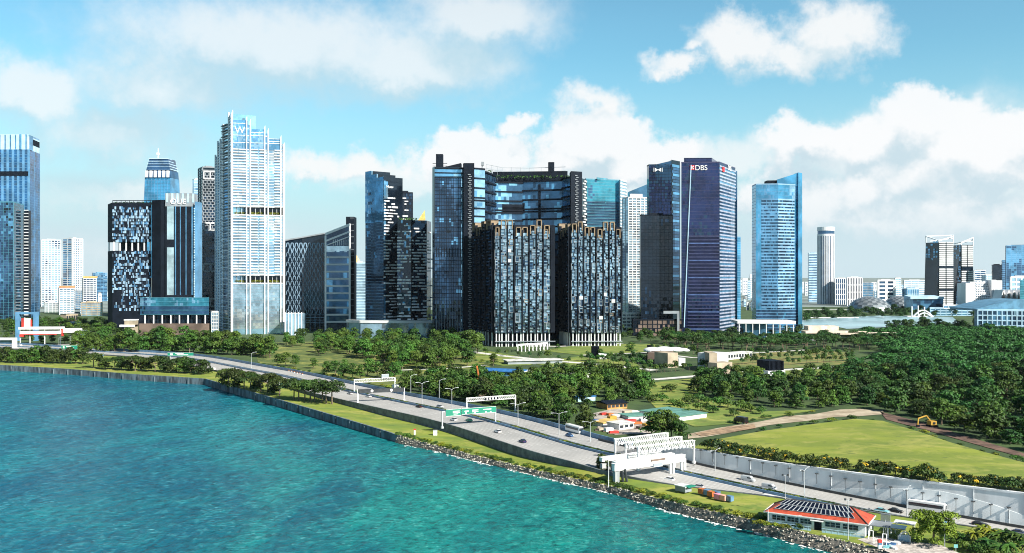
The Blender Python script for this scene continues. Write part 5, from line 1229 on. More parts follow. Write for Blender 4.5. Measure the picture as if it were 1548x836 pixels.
m = MB(); zt = ZT(246, D); m.prism([XY(1034, D+6), XY(1076, D+5), XY(1084, D+40), XY(1036, D+40)], zt-1, ZT(238.5, D+5), 0); A, B = XY(1034, D+6), XY(1076, D+5); face_bands(m, A, B, zt, ZT(239, D), 3, .5, .3, 1); m.build('crown', [g_purple, f_dark], t)
m = MB(); A, B = f[0], f[1]; nn = Vector((0, -1.2))
P, Q = (*(XY(1034, D+4)+nn), ZT(495, D)), (*(XY(1044.5, D+3)+nn), ZT(249, D)); m.bar(P, Q, 1.0, 1.0)
m.build('edge_line', f_lblue, t)
rows = int((ZT(354, D)-4)/4.1); m = MB()
for r in range(rows):
    z = 4+r*4.1; m.fbox(L_, C_, .16+.0015*r, 1.0, z+2.5, z+3.9, .3, .75, 1 if (r*7) % 5 else 0)
    if r > 10:
        for c in range(12):
            m.fquad(L_, C_, .2+.066*c, .266+.066*c, z, z+2.5, .45, 2, .05)
m.build('lower_glazing', [mat('blue spandrel', (.06, .10, .24), .4), mat('slate spandrel', (.03, .035, .09), .4), g_purple2], t)  # darker panes paint a stepped dark reflection on the lower front
text('DBS', t, 'rooftop_letters', L_, C_, .52, ZT(257, D), 8.5, M_white, 1.0)
M_red = mat('red sign', (.62, .02, .02), .5); m = MB(); z = ZT(257, D)+.4; a0 = .22; m.fbox(L_, C_, a0, a0+.12, z, z+5.6, .3, .8, 0)
for (u0, w0) in ((.02, .8), (.8, .02)):
    cx = L_.lerp(C_, a0+.06); m.bar((cx.x-2, cx.y-1.05, z+u0+.9+(0 if u0 < .5 else 3)), (cx.x+2, cx.y-1.05, z+w0+.9+(3 if u0 < .5 else 0)), .2, .9, 1)
m.build('emblem', [M_red, M_white], t)
text('DBS', t, 'rooftop_letters', C_, R2, .58, ZT(257, D+30), 8.5, M_white, 1.2); m = MB(); m.fbox(C_, R2, .14, .26, z-1, z+4.6, .8, 1.3); m.build('emblem', M_red, t)
A, B = XY(1111, D+60), XY(1114.5, D+66); m = MB(); m.prism([A, B, B+Vector((0, 12)), A+Vector((0, 12))], -1, ZT(258, D+60)); m.build('corner_shaft', g_navy, t)
f = foot(1113, 3, 1114.5, 1500, 1119.5, 4); tower('office_block', 'thin bright blue block peeping out right of the purple tower', f, ZT(359, 1500), g_cyan, f_blue, [None, (3, 4, .8, .3, 0, 0, 0)], plant_box=False)
# bright blue tower with a raised fin
D = 1140; f = [XY(1137, D+26), XY(1143, D+3), XY(1176, D), XY(1207, D+12), XY(1207, D+45), XY(1140, D+50)]; zt = ZT(279, D)
t = tower('glass_tower', 'bright blue tower with rows of small dark windows and a slanted roof fin', f, zt, [(g_cyan, 5), (g_blue, 2)], f_steel, [(4, 4, .5, .3, 0, 0, 0), None, None], plant_box=False, bodym=g_cyan)
m = MB()
for i, (gm0, gm1, t0, t1) in ((1, (0, 1, .24, 1.0)), (2, (2, 3, 0.0, .80))):
    A, B = f[i], f[i+1]; rows = int((ZT(300, D)-ZT(468, D))/3.9)
    for r in range(rows):
        z = ZT(468, D)+r*3.9; m.fbox(A, B, t0, t1, z+2.2, z+3.9, .05, .45, 4 if i == 1 else 5)
        for c in range(14):
            if rng.random() < .62: m.fquad(A, B, t0+(t1-t0)*(c+.1)/14, t0+(t1-t0)*(c+.85)/14, z+.2, z+2.1, .3, 6, .03)
            else: m.fquad(A, B, t0+(t1-t0)*(c+.1)/14, t0+(t1-t0)*(c+.85)/14, z+.2, z+2.1, .3, gm1 if i == 2 else 1, .05)
    face_curtain(m, A, B, ZT(300, D), zt, 16, 3.9, [(0, 4), (1, 1)] if i == 1 else [(0, 3), (2, 2)], .1); face_bands(m, A, B, ZT(300, D), zt, 3.9, .3, .3, 4)
    face_curtain(m, A, B, 3, ZT(468, D), 16, 3.9, [(0, 1), (7, 3)], .1); face_bands(m, A, B, 3, ZT(468, D), 3.9, .6, .5, 4)
    face_curtain(m, A, B, ZT(468, D), ZT(300, D), 3, 3.9, [(0, 2), (1, 1)], .1, .1, *((0, .24) if i == 1 else (.80, 1)))
m.build('curtain_wall_bays', [g_cyan, g_blue, g_sky, g_blue, f_blue, f_steel, g_navy2, g_navy], t)
m = MB(); A, B = XY(1206.5, D+8), XY(1212.5, D+16); m.prism([A, B, B+Vector((0, 18)), A+Vector((0, 18))], -1, ZT(259.5, D)); face_curtain(m, A, B, 2, ZT(260, D), 2, 4, [(0, 1)], .1); m.build('side_fin', g_cyan, t)
m = MB(); A, B = XY(1175, D+10), XY(1207, D+10); m.prism([A, B, B+Vector((0, 3)), A+Vector((0, 3))], zt-1, 0, 0, ztop=[ZT(270, D), ZT(260, D), ZT(260, D), ZT(270, D)]); m.build('roof_fin', g_cyan, t)
m = MB(); A, B = XY(1160, D+14), XY(1176, D+12); m.prism([A, B, B+Vector((0, 14)), A+Vector((0, 14))], zt, ZT(271, D)); m.build('roof_plant', f_dark, t)
# white canopy hall below the bright blue tower
D = 1060; A, B = XY(1115, D), XY(1203, D-6); t = empty('canopy_hall', (*A, 0), 'white flat canopy on thin tall columns below the bright blue tower', 'building')
m = MB(); m.prism([A, B, B+Vector((0, 32)), A+Vector((0, 32))], ZT(489, D), ZT(485, D)); m.build('canopy', f_white, t)
m = MB()
for k in range(9): c = A.lerp(B, .03+k*.117); m = MB(); m.tube((c.x, c.y+1, -1), (c.x, c.y+1, ZT(489, D)), .5, 6); m.build('column', f_white, t)
m = MB(); m.prism([A+Vector((6, 8)), B+Vector((-30, 8)), B+Vector((-30, 28)), A+Vector((6, 28))], -1, ZT(490, D), 0); face_curtain(m, A+Vector((6, 8)), B+Vector((-30, 8)), 0, ZT(490, D), 12, 6, [(1, 2), (0, 1)]); m.build('glass_hall', [g_dark, g_blue], t)
D = 1010; t = empty('pavilion', (*XY(1255, D), 0), 'long low pale roofs at the edge of the bay', 'building'); m = MB()
for (x0, x1, yt, yb, dd) in ((1222, 1268, 493, 500, 20), (1218, 1310, 501, 504, 0), (1270, 1362, 503.5, 506, -8)):
    A, B = XY(x0, D+dd), XY(x1, D+dd); m.prism([A, B, B+Vector((0, 16)), A+Vector((0, 16))], ZT(yb, D+dd), ZT(yt, D+dd), 0)
m.build('roof', mat('cream roof', (.62, .52, .42), .7), t); m = MB(); A, B = XY(1224, D+6), XY(1300, D+6); m.prism([A, B, B+Vector((0, 12)), A+Vector((0, 12))], -1, ZT(504, D)); m.build('wall', f_pale, t)

# ------------------------------------------------------------------ across the bay
def blk(lab, xa, xb, yt, D, gl, fr_, spec, name='city_block', side=4, z0=-1, group=None):
    f = foot(xa, 20, xa+side*.25, D, xb, 10); return tower(name, lab, f, ZT(yt, D), gl, fr_, [(2,)+spec[1:], spec], z0=z0, group=group)
blk('slate blue block left of the striped round tower', 1221.5, 1237, 383, 2500, [(g_navy, 3), (g_blue, 2)], f_lblue, (3, 4.5, 1.8, .5, 0, 0, 0), 'office_block')
D = 2350; c = XY(1248.5, D); r_ = 12.2*D/FP; t = empty('striped_tower', (*c, 0), 'round white tower with vertical dark stripes across the bay', 'building')
m = MB(); N = 30; pts = [c+Vector((math.cos(6.2832*k/N)*r_, math.sin(6.2832*k/N)*r_)) for k in range(N)]; m.prism(pts, 0, ZT(346, D)); m.build('core', g_navy, t); m = MB()
for k in range(N): A, B = pts[k], pts[(k+1) % N]; m.fbox(A, B, -.18, .28, 0, ZT(356, D), .02, .9)
for (y0, y1) in ((349, 343.5), (357, 354)): m.prism([c+(p-c)*1.05 for p in pts], ZT(y0, D), ZT(y1, D))
m.build('white_rib', f_white, t)
for a in [('pale block of tall dark strips right of the round tower', 1262, 1281, 421, 2300, g_navy, f_pale, (6, 14, 1.2, .3, 6, 2.0, .8)), ('broad white block of tall vertical fins across the bay', 1280, 1303, 420, 2200, g_navy2, f_white, (7, 18, 1.4, .3, 9, 1.8, 1.0)), ('blue grey block beside the white finned block', 1303, 1320, 428, 2500, g_blue, f_grey, (5, 4.5, 1.2, .4, 2, 1, .4)),
          ('white block with three wide window bays across the bay', 1326, 1352, 424, 2100, g_navy, f_white, (4, 9, 3.4, .8, 2, 6, 1.2)), ('narrow pale block behind the white bay block', 1352, 1362, 421, 2200, g_ice, f_pale, (3, 5, 1.5, .4, 2, 1, .4)), ('grey white block with a flat roof behind the small pink roofed hall', 1366, 1398, 424, 2500, g_ice, f_pale, (6, 5, 2.4, .5, 3, 1.2, .5)),
          ('small hall with a pinkish roof and tall windows', 1364, 1389, 437, 2000, g_blue, f_lblue, (7, 12, 1.4, .4, 7, 1.2, .6))]:
    blk(*a)
# twin slanted towers
for (xa, xm, xb, yt, D, lab) in ((1399.5, 1419, 1441, 362, 1900, 'left twin tower with a black twisted side and white horizontal bands'), (1441, 1453, 1471, 366, 2000, 'right twin tower with a dark wedge and white horizontal bands')):
    f = [XY(xa, D+40), XY(xm, D), XY(xb, D+10), XY(xb, D+40)]; zt = ZT(yt+4, D); t = empty('twin_tower', (*f[1], 0), lab, 'building', 'twin towers across the bay')
    m = MB(); base = [XY(xa-3, D+40), XY(xm-(4 if xa < 1410 else -4), D), XY(xb, D+10), XY(xb, D+40)]
    m.box8([(*p, -1) for p in base], [(*p, zt) for p in f], 0); m.build('core', g_dark, t)
    m = MB(); A, B = f[1], f[2]; rows = int(zt/4.2)
    for r in range(rows):
        z = 4+r*4.2
        if z > zt-2 or abs(z-zt*.62) < 3 or abs(z-zt*.3) < 3: continue
        m.fbox(A, B, .02, .44, z, z+2.5, .1, 1.2, 0); m.fbox(A, B, .52, .98, z, z+2.5, .1, 1.2, 0)
    A, B = f[0], f[1]
    for r in range(int(zt/5)):
        z = 4+r*5
        for k in range(5):
            if rng.random() < .55: m.fquad(A, B, k/5+.02, k/5+.17, z, z+3.6, 1.0, 1, .3)
    m.build('facade_frame', [f_pale, g_blue], t)
    m = MB(); p = [(*(f[i]+Vector((0, 0))), zt) for i in range(4)]; h = [ZT(yt-1, D)-zt+7, 3, 12, 16] if xa < 1410 else [3, 5, 16, 12]
    for i in range(4): j = (i+1) % 4; m.bar((*f[i], zt+h[i]), (*f[j], zt+h[j]), 2, 1.6); m.tube((*f[i], zt-1), (*f[i], zt+h[i]), .9, 5)
    for q in (.3, .6): m.bar((*f[0].lerp(f[1], q), zt+3), (*f[3].lerp(f[2], q), zt+9), 1.2, 1.2)
    m.build('crown_frame', f_white, t)
# far right hotel and towers
D = 1750; t = empty('stepped_hotel', (*XY(1487, D), 0), 'white hotel with a sloping gridded front between two plain slabs', 'building')
m = MB(); A, B = XY(1474, D), XY(1509, D); d0 = 40
bt = [(*XY(1474, D-6), 0), (*XY(1514, D-6), 0), (*XY(1514, D+30), 0), (*XY(1474, D+30), 0)]; tp = [(*XY(1475, D+14), ZT(425, D)), (*XY(1499, D+14), ZT(425, D)), (*XY(1502, D+30), ZT(425, D)), (*XY(1475, D+30), ZT(425, D))]; m.box8(bt, tp, 0)
m.build('core', g_pale, t); m = MB()
for r in range(13):
    a = r/13; P = Vector(bt[0]).lerp(Vector(tp[0]), a); Q = Vector(bt[1]).lerp(Vector(tp[1]), a); m.bar(P+Vector((0, -.6, 1)), Q+Vector((0, -.6, 1)), 2.6, 1.9)
for k in range(12):
    a = k/11; m.bar(Vector(bt[0]).lerp(Vector(bt[1]), a)+Vector((0, -.6, 0)), Vector(tp[0]).lerp(Vector(tp[1]), a)+Vector((0, -.6, 0)), 1.3, 1.2)
m.build('balcony_grid', f_white, t); m = MB()
for (x0, x1, y) in ((1460, 1466, 428), (1466.5, 1474, 426), (1499, 1506, 423), (1506, 1515, 424)):
    A, B = XY(x0, D-2), XY(x1, D-2); m.prism([A, B, B+Vector((0, 34)), A+Vector((0, 34))], -1, ZT(y, D))
m.build('side_slab', f_white, t)
blk('dark blue tower with a dark notched crown at the right edge', 1520, 1560, 372, 1950, [(g_blue, 3), (g_navy, 3)], f_blue, (10, 4.4, .5, .3, 5, .6, .3), 'office_block')
blk('black block between the stepped hotel and the dark blue tower', 1499, 1514, 401, 2300, g_dark, f_dark, (5, 4.4, .6, .3, 0, 0, 0), 'office_block')
blk('small slate block on the skyline left of the black block', 1472, 1490, 409, 2400, [(g_navy, 2), (g_pale, 1)], f_pale, (5, 5, 1.4, .4, 2, 1, .4)); blk('tan small block under the skyline right of the twin towers', 1484, 1500, 416, 2350, g_ice, f_pale, (4, 5, 1.4, .4, 2, 1, .4)); blk('thin dark block touching the dark blue tower', 1514, 1521, 395, 2200, g_navy, f_blue, (3, 4.4, .8, .3, 0, 0, 0))
blk('white block with large square windows below the dark blue tower', 1527, 1560, 419, 1700, g_ice, f_white, (6, 9, 3, .6, 4, 2.4, .8)); blk('dark green glass corner block at the right edge', 1541, 1570, 424, 1600, g_teal, f_teal, (5, 4.4, .6, .3, 0, 0, 0))
# zig-zag white roofed hall
D = 1650; t = empty('zigzag_hall', (*XY(1530, D), 0), 'white hall with a zigzag row of peaked roofs', 'building'); m = MB()
for k in range(5):
    x0 = 1513+k*8
    P = [XY(x0, D), XY(x0+8, D)]; z0, z1 = ZT(452, D), ZT(438, D); c = P[0].lerp(P[1], .5)
    m.bar((*P[0], z0), (*c, z1), 1.6, 1.6); m.bar((*c, z1), (*P[1], z0), 1.6, 1.6); m.poly([(*P[0], z0), (*P[1], z0), (P[1].x, D+30, z0), (P[0].x, D+30, z0)]); m.poly([(*P[0], z0), (*c, z1), (c.x, D+30, z1), (P[0].x, D+30, z0)]); m.poly([(*c, z1), (*P[1], z0), (P[1].x, D+30, z0), (c.x, D+30, z1)])
m.build('roof', f_white, t); m = MB(); A, B = XY(1513, D+2), XY(1553, D+2); m.prism([A, B, B+Vector((0, 26)), A+Vector((0, 26))], -1, ZT(452, D), 0); face_fins(m, A, B, 0, ZT(452, D), 10, 1, .6, 1); m.build('wall', [g_blue, f_white], t)
# domed halls
def shell(mb, xc, yb, xr, yt, D, dep, m=0, lean=0.0):
    c = XY(xc, D); rx = xr*D/FP; z0 = ZT(yb, D); hz = ZT(yt, D)-z0; n1, n2 = 24, 9
    P = lambda i, j: (c.x+math.cos(6.2832*i/n1)*rx*math.cos(1.571*j/n2)+lean*rx*(j/n2), c.y+dep+math.sin(6.2832*i/n1)*dep*math.cos(1.571*j/n2), z0+hz*math.sin(1.571*j/n2))
    for i in range(n1):
        for j in range(n2): mb.poly([P(i, j), P(i+1, j), P(i+1, j+1), P(i, j+1)], m if (i+j) % 2 else m+1)
M_sh1, M_sh2 = mat('silver shell', (.34, .38, .40), .35, .5), mat('dark shell', (.13, .16, .18), .4, .4)
m = MB(); shell(m, 1330, 474, 33, 449, 1800, 50, 0, -.05); tag(m.build('domed_hall', [M_sh1, M_sh2]), 'silver spiky dome on the far shore, larger and nearer of the two', 'building')
m = MB(); shell(m, 1372, 466, 22, 448, 1900, 40, 0, -.1); tag(m.build('domed_hall', [M_sh2, M_sh1]), 'darker smaller dome behind the silver dome on the far shore', 'building')
m = MB(); c = [S(1376, 448, 1800), S(1424, 448, 1800), S(1424, 459, 1800), S(1380, 466, 1800)]; A, B = XY(1380, 1800), XY(1426, 1800); m.prism([A, B, B+Vector((0, 40)), A+Vector((0, 40))], -1, 0, 0, 1, ztop=[ZT(450, 1800), ZT(449, 1800), ZT(447, 1800), ZT(447, 1800)]); face_curtain(m, A, B, ZT(466, 1800), ZT(452, 1800), 8, 4, [(0, 1), (2, 1)]); m.fbox(A, B, -.1, 1.0, ZT(452, 1800), ZT(448, 1800), -1, 3, 1); tag(m.build('theatre_hall', [g_blue, f_lblue, g_navy]), 'pale blue flat roofed hall right of the domes', 'building')
# white arched bridge pavilion and masts by the water
D = 1600; t = empty('arched_pavilion', (*XY(1392, D), 0), 'white arched pavilion with slim masts on the far bank', 'pavilion'); m = MB()
for (x0, x1, y) in ((1378, 1412, 469), (1384, 1410, 473)):
    pr = None
    for k in range(13):
        a = k/12; p = S(x0+(x1-x0)*a, 481-(481-y)*math.sin(math.pi*a), D)
        if pr is not None: m.bar(pr, p, 4, 1.6)
        pr = p
m.build('arch', f_white, t); m = MB()
for x, y in ((1378.5, 463), (1388, 462), (1397.5, 464)): m.tube((*XY(x, D), 0), (*XY(x, D), ZT(y, D)), 1.0, 6)
m.build('mast', f_white, t); m = MB(); A, B = XY(1372, D), XY(1411, D); m.prism([A, B, B+Vector((0, 20)), A+Vector((0, 20))], -1, ZT(478, D)); m.build('deck', f_pale, t)
# pier, jetty and long bridge on the bay
for (x0, x1, yt, yb, D, lab, mm) in ((1213, 1282, 469, 471.5, 1950, 'long low pale bridge at the far side of the bay', f_pale), (1213, 1298, 481, 484, 1560, 'flat pale jetty reaching into the bay', f_white), (1310, 1372, 477, 480, 1700, 'low dark terrace along the water under the domes', f_grey), (1405, 1470, 466, 479, 1650, 'low mixed block of terraces right of the arched pavilion', f_lblue), (1425, 1485, 462, 466, 1500, 'thin pale roof line above the trees right of the bay', f_pale)):
    f = foot(x0, 6, x0+1, D, x1, 0); tower('low_block' if 'block' in lab or 'roof' in lab else ('bridge' if 'bridge' in lab else ('jetty' if 'jetty' in lab else 'terrace')), lab, f, ZT(yt, D), g_blue, mm, [None, (10, 4, 1.5, .5, 8, .8, .5)], plant_box=False, z0=0 if 'block' in lab else ZT(yb, D), roofm=mm)
# blue gridded arena at the right edge
D = 1120; f = foot(1474, 10, 1478, D, 1575, -20); t = tower('arena', 'blue gridded block with a low curved roof at the right edge by the wood', f, ZT(469, D), [(g_blue, 3), (g_navy, 3), (g_ice, 2)], f_lblue, [(3, 6, 1.4, .6, 3, 1.2, .6), (14, 6, 1.5, .6, 13, 1.3, .7)], plant_box=False, roofm=f_blue)
m = MB(); pr = None; N = 14
for k in range(N+1):
    a = k/N; x = 1476+a*110; y = 467-14*math.sin(min(1, a*1.1)*math.pi*.62); cur = (XY(x, D+2), ZT(y, D))
    if pr:
        (P, zp), (Q, zq) = pr, cur; m.box8([(*P, ZT(470, D)), (*Q, ZT(470, D)), (Q.x, D+70, ZT(470, D)), (P.x, D+70, ZT(470, D))], [(*P, zp), (*Q, zq), (Q.x, D+70, zq), (P.x, D+70, zp)], 0)
    pr = cur
m.build('roof', mat('steel blue roof', (.10, .24, .36), .4, .2), t)
# small far blocks along the horizon: each a thing
k = 0; r2 = random.Random(77)
x = 1112.0
def farblock(x, w, yt, D, lab, grp):
    z = ZT(yt, D); m = MB(); f = foot(x, 8, x+w*.12, D, x+w, 6); mi = r2.choice((0, 1, 2)); m.prism(f, -1, z, mi, 3); rows = max(2, int(z/6))
    for r in range(rows): m.fbox(f[1], f[2], .04, .96, r*6+2, r*6+4.2, .05, .5, 4)
    for q in range(3): m.fbox(f[1], f[2], .05+q*.4, .12+q*.4, 0, z, .55, .9, mi)
    if r2.random() < .5: c = sum(f, Vector((0, 0)))/4; m.box((*c, z), ((f[2]-f[1]).length*.4, 8, 4), 0, 3)
    tag(m.build('distant_block', [f_pale, f_lblue, f_white, f_roof, g_navy]), lab, 'building', grp)
for x0, x1, n in ((1116, 1138, 5), (1212, 1222, 3), (1300, 1400, 18), (1440, 1475, 6), (1395, 1402, 2), (1508, 1530, 4)):
    for q in range(n): farblock(x0+(x1-x0)*q/n+r2.uniform(-1, 1), r2.uniform(4, 9), r2.uniform(424, 446) if x0 != 1116 else r2.uniform(412, 450), r2.uniform(2700, 4200), 'small hazy block in the crowd of distant buildings on the right skyline', 'distant buildings on the right skyline')
for q in range(12): farblock(112+q*4.4+r2.uniform(-1, 1), r2.uniform(4, 8), r2.uniform(420, 452), r2.uniform(2500, 3600), 'small hazy block among the distant buildings behind the low cream block', 'distant buildings between the left towers')
for q in range(7): farblock(1112+q*4+r2.uniform(-1, 1), r2.uniform(4, 7), r2.uniform(452, 476), r2.uniform(1700, 2300), 'small pale block low between the purple tower and the bright blue tower', 'low blocks between purple and blue towers')

# ------------------------------------------------------------------ air
m = MB(); m.box((0, 2900, -16), (9000, 6400, 286)); hz = bpy.data.materials.new('haze air'); hz.use_nodes = True; T = NT(hz.node_tree); T.n.clear()
vo = T.new('ShaderNodeVolumePrincipled'); vo.inputs['Color'].default_value = (.80, .90, 1, 1); vo.inputs['Density'].default_value = HAZE; vo.inputs['Anisotropy'].default_value = .2
oo = T.new('ShaderNodeOutputMaterial'); T.l.new(vo.outputs[0], oo.inputs['Volume'])
tag(m.build('haze', hz, origin=(0, 0, 0)), 'thin bluish air that fades the far shore and distant buildings', 'haze', kind='stuff')
# ------------------------------------------------------------------ road furniture
M_green = mat('road sign green', (.01, .20, .13), .5, var=.1); M_orange = mat('orange paint', (.45, .13, .03), .6, var=.3, scale=.8); M_redp = mat('red paint', (.50, .04, .03), .5); M_yelp = mat('yellow machine paint', (.40, .24, .03), .6)
def tang(p):
    i = min(range(len(FE)), key=lambda k: (FE[k].x-p.x)**2+(FE[k].y-p.y)**2); d = FE[min(i+1, len(FE)-1)]-FE[max(0, i-1)]; d.z = 0; return d.normalized()
def at_h(px, py, z): return G(px, py, z)
# lamp posts
def lamp_proto(h, double):
    r = empty('street_lamp', (0, 0, 0), 'x', 'street lamp', 'tall grey street lamps along the road')
    m = MB(); m.tube((0, 0, -.3), (0, 0, h), .16, 8, 0, .09); m.build('pole', M_grey, r, origin=(0, 0, 0))
    for s in ((-1, 1) if double else (1,)):
        m = MB(); m.tube((0, 0, h-.1), (s*1.4, 0, h+.55), .09, 6); m.tube((s*1.4, 0, h+.55), (s*3.0, 0, h+.75), .08, 6); m.build('arm', M_grey, r)
        m = MB(); m.box((s*3.5, 0, h+.68), (1.5, .45, .2)); m.build('lamp_head', M_grey, r)
    return r
LP = {}
for (x, y, yt, dbl, lab) in ((638, 613.5, 578, 1, 'double armed street lamp in the road middle just left of the green sign gantry'), (683, 620, 587, 1, 'double armed street lamp rising behind the green sign gantry'), (783, 642, 610, 1, 'double armed street lamp right of the green sign gantry'), (845, 657, 624, 1, 'double armed street lamp beside the white coach'), (892.5, 668, 637, 1, 'double armed street lamp just left of the white gantries'),
                             (1081, 712, 680, 1, 'double armed street lamp in front of the start of the tall white wall'), (1216, 756, 709, 1, 'double armed street lamp behind the red roofed building'), (1371, 787, 738, 1, 'double armed street lamp left of the white bus by the tall wall'), (621, 598, 567, 0, 'single armed lamp on the land side behind the dark gantry'), (664, 606, 574, 0, 'single armed lamp against the thicket left of the white truss'),
                             (89, 523, 510, 0, 'curved street lamp left of the green sign at the far left'), (106, 522, 508, 0, 'straight street lamp at the far left behind the green sign'), (43, 520, 507, 0, 'street lamp in front of the white canopy building'), (380, 557, 533, 0, 'street lamp beside the park lawn left of the orange barriers')):
    p = RD(x, y); h = ZT(yt, p.y)-p.z; k = (dbl,)
    if k not in LP: LP[k] = lamp_proto(11, dbl); o = LP[k]
    else: o = copy_tree(LP[k])
    d = tang(p); o.location = p; o.rotation_euler = (0, 0, math.atan2(d.y, d.x)+math.pi/2); o.scale = (1, 1, h/11.6); o['label'] = lab
def pole(x, y, z, yt, lab, head='flood', name='light_pole', cat='pole'):
    p = G(x, y, z); h = ZT(yt, p.y)-z; r = empty(name, p, lab, cat); m = MB(); m.tube(p-Vector((0, 0, .3)), p+Vector((0, 0, h)), .13, 7, 0, .08); m.build('pole', M_grey if head != 'none' else M_white, r)
    if head == 'flood':
        m = MB(); m.box(p+Vector((0, 0, h-.3)), (1.8, .12, .12)); m.build('crossbar', M_grey, r)
        for s in (-.8, .8): m = MB(); m.box(p+Vector((s, -.1, h-.2)), (.55, .4, .5), .3*s); m.build('floodlight', M_dark, r)
    elif head == 'sign':
        m = MB(); m.box(p+Vector((0, -.1, h-1.6)), (1.0, .1, .9)); m.build('sign_plate', M_blue, r)
pole(920, 735, -2.5, 690, 'tall bare pole on the shore grass in front of the white portal', 'none'); pole(1187, 778, -2, 718, 'pole with two floodlights rising in front of the solar roof'); pole(1282, 816, -2, 755, 'slim pole with small floodlights before the long front of the red roofed building')
pole(1428, 827, -2, 784, 'slim grey blue pole with a small sign in front of the spreading tree', 'sign'); pole(1161, 793, -2, 770, 'white pole on the grass at the left end of the red roofed building', 'none')
pole(156, 556, -.8, 535, 'white pole on the shore grass in front of the flat-topped trees', 'sign')
# gantries
def truss(m, A, B, h, w, n, mm=0, r=.12):
    """lattice beam from A to B (centre line), h tall, w deep"""
    d = (B-A); s = Vector((d.y, -d.x, 0)).normalized()*w/2; up = Vector((0, 0, h/2))
    for a in (s+up, s-up, -s+up, -s-up): m.bar(A+a, B+a, r*2.2, r*2.2, mm)
    for k in range(n):
        p, q = A+d*(k/n), A+d*((k+1)/n)
        for o in (s, -s):
            m.bar(p+o-up, q+o+up, r*1.5, r*1.5, mm); m.bar(p+o-up, p+o+up, r*1.5, r*1.5, mm)
        m.bar(p+s+up, q-s+up, r, r, mm)
def gantry(name, lab, x1, y1, zb1, x2, y2, zb2, zc, h, kind, cat='gantry', n=16):
    """ends given by the pixels of the beam centre line at height zc; posts go down to zb"""
    A, B = G(x1, y1, zc), G(x2, y2, zc); r = empty(name, (A.x, A.y, zb1), lab, cat)
    if kind == 'truss': m = MB(); truss(m, A, B, h, 1.4, n, 0, .065); m.build('truss_beam', M_white, r)
    elif kind == 'dark': m = MB(); m.bar(A, B, .8, h); m.build('beam', M_dark, r)
    elif kind == 'thin': m = MB(); m.bar(A, B, .5, .5); m.build('beam', M_grey, r)
    for P, zb in ((A, zb1), (B, zb2)):
        m = MB(); m.box((P.x, P.y, zb-.3), (.55, .55, zc-zb+.3+h/2), bearing(A.xy, B.xy)); m.box((P.x, P.y, zb-.3), (1.1, 1.1, .9), bearing(A.xy, B.xy)); m.build('post', M_white if kind != 'thin' else M_grey, r)
    return r, A, B
def board(r, A, B, t0, t1, z0, z1, m_, proud=.6, name='sign_panel', marks=None):
    m = MB(); a, b = Vector(A[:2]), Vector(B[:2]); m.fbox(a, b, t0, t1, z0, z1, proud, proud+.25, 0)
    e = .18; L = (b-a).length; m.fbox(a, b, t0, t1, z0, z0+.12, proud+.25, proud+.28, 1); m.fbox(a, b, t0, t1, z1-.12, z1, proud+.25, proud+.28, 1)
    for (u0, u1, v0, v1) in marks or (): m.fbox(a, b, t0+(t1-t0)*u0, t0+(t1-t0)*u1, z0+(z1-z0)*v0, z0+(z1-z0)*v1, proud+.25, proud+.3, 1)
    m.build(name, [m_, M_white], r)
r, A, B = gantry('sign_gantry', 'white lattice gantry over the road at the end of the flat-topped trees', 535.5, 576, 0, 597, 573, 0, 7, 1.9, 'truss'); board(r, A, B, .66, .84, 8.2, 10.4, f_grey)
r, A, B = gantry('sign_gantry', 'dark beam gantry with two pale round lamps over the near lanes', 541, 591.5, 0, 611, 589, 0, 6.2, 2.2, 'dark')
for t in (.30, .72): m = MB(); c = A.lerp(B, t); dn = (B-A).cross(Vector((0, 0, 1))).normalized(); m.tube(c+dn*.42, c+dn*.55, .75, 14); m.build('round_lamp', M_white, r)
r, A, B = gantry('sign_gantry', 'white lattice gantry with a dark message panel over the far lanes', 705.5, 604.5, 0, 779, 599.5, 0, 7.5, 1.8, 'truss', n=22); board(r, A, B, .36, .62, 6.7, 8.3, f_dark, .8, 'message_panel', [(.1, .2, .2, .8), (.32, .42, .2, .8), (.55, .65, .2, .8), (.78, .88, .2, .8)])
r, A, B = gantry('sign_gantry', 'grey gantry carrying wide green direction signs over the near lanes', 668.5, 622.5, -.2, 749, 617, 0, 7.2, .5, 'thin')
board(r, A, B, .06, .34, 5.0, 8.2, M_green, .4, 'sign_panel', [(.45, .9, .62, .72), (.45, .9, .42, .52), (.5, .8, .22, .3)]); board(r, A, B, .35, 1.0, 5.3, 8.2, M_green, .4, 'sign_panel', [(.08, .2, .45, .6), (.1, .14, .12, .4), (.30, .48, .55, .68), (.30, .48, .3, .4), (.62, .86, .55, .68), (.36, .40, .1, .26), (.68, .72, .1, .26), (.82, .86, .1, .26)])
for i, (x1, y1, x2, y2, lab) in enumerate(((930, 667.5, 1009, 657.5, 'hindmost of the three parallel white charging gantries'), (946, 673, 1030, 663.5, 'middle one of the three parallel white charging gantries'), (965, 679, 1049, 669, 'front one of the three parallel white charging gantries'))):
    r, A, B = gantry('charging_gantry', lab, x1, y1, -1, x2, y2, -1, 6.6, 1.9, 'truss', n=24)
    for k in range(14): c = A.lerp(B, .05+k*.068); m = MB(); m.box((c.x, c.y-.9, 5.2), (.7, .6, .9), bearing(A.xy, B.xy)); m.build('camera', M_white if k % 2 else M_grey, r)
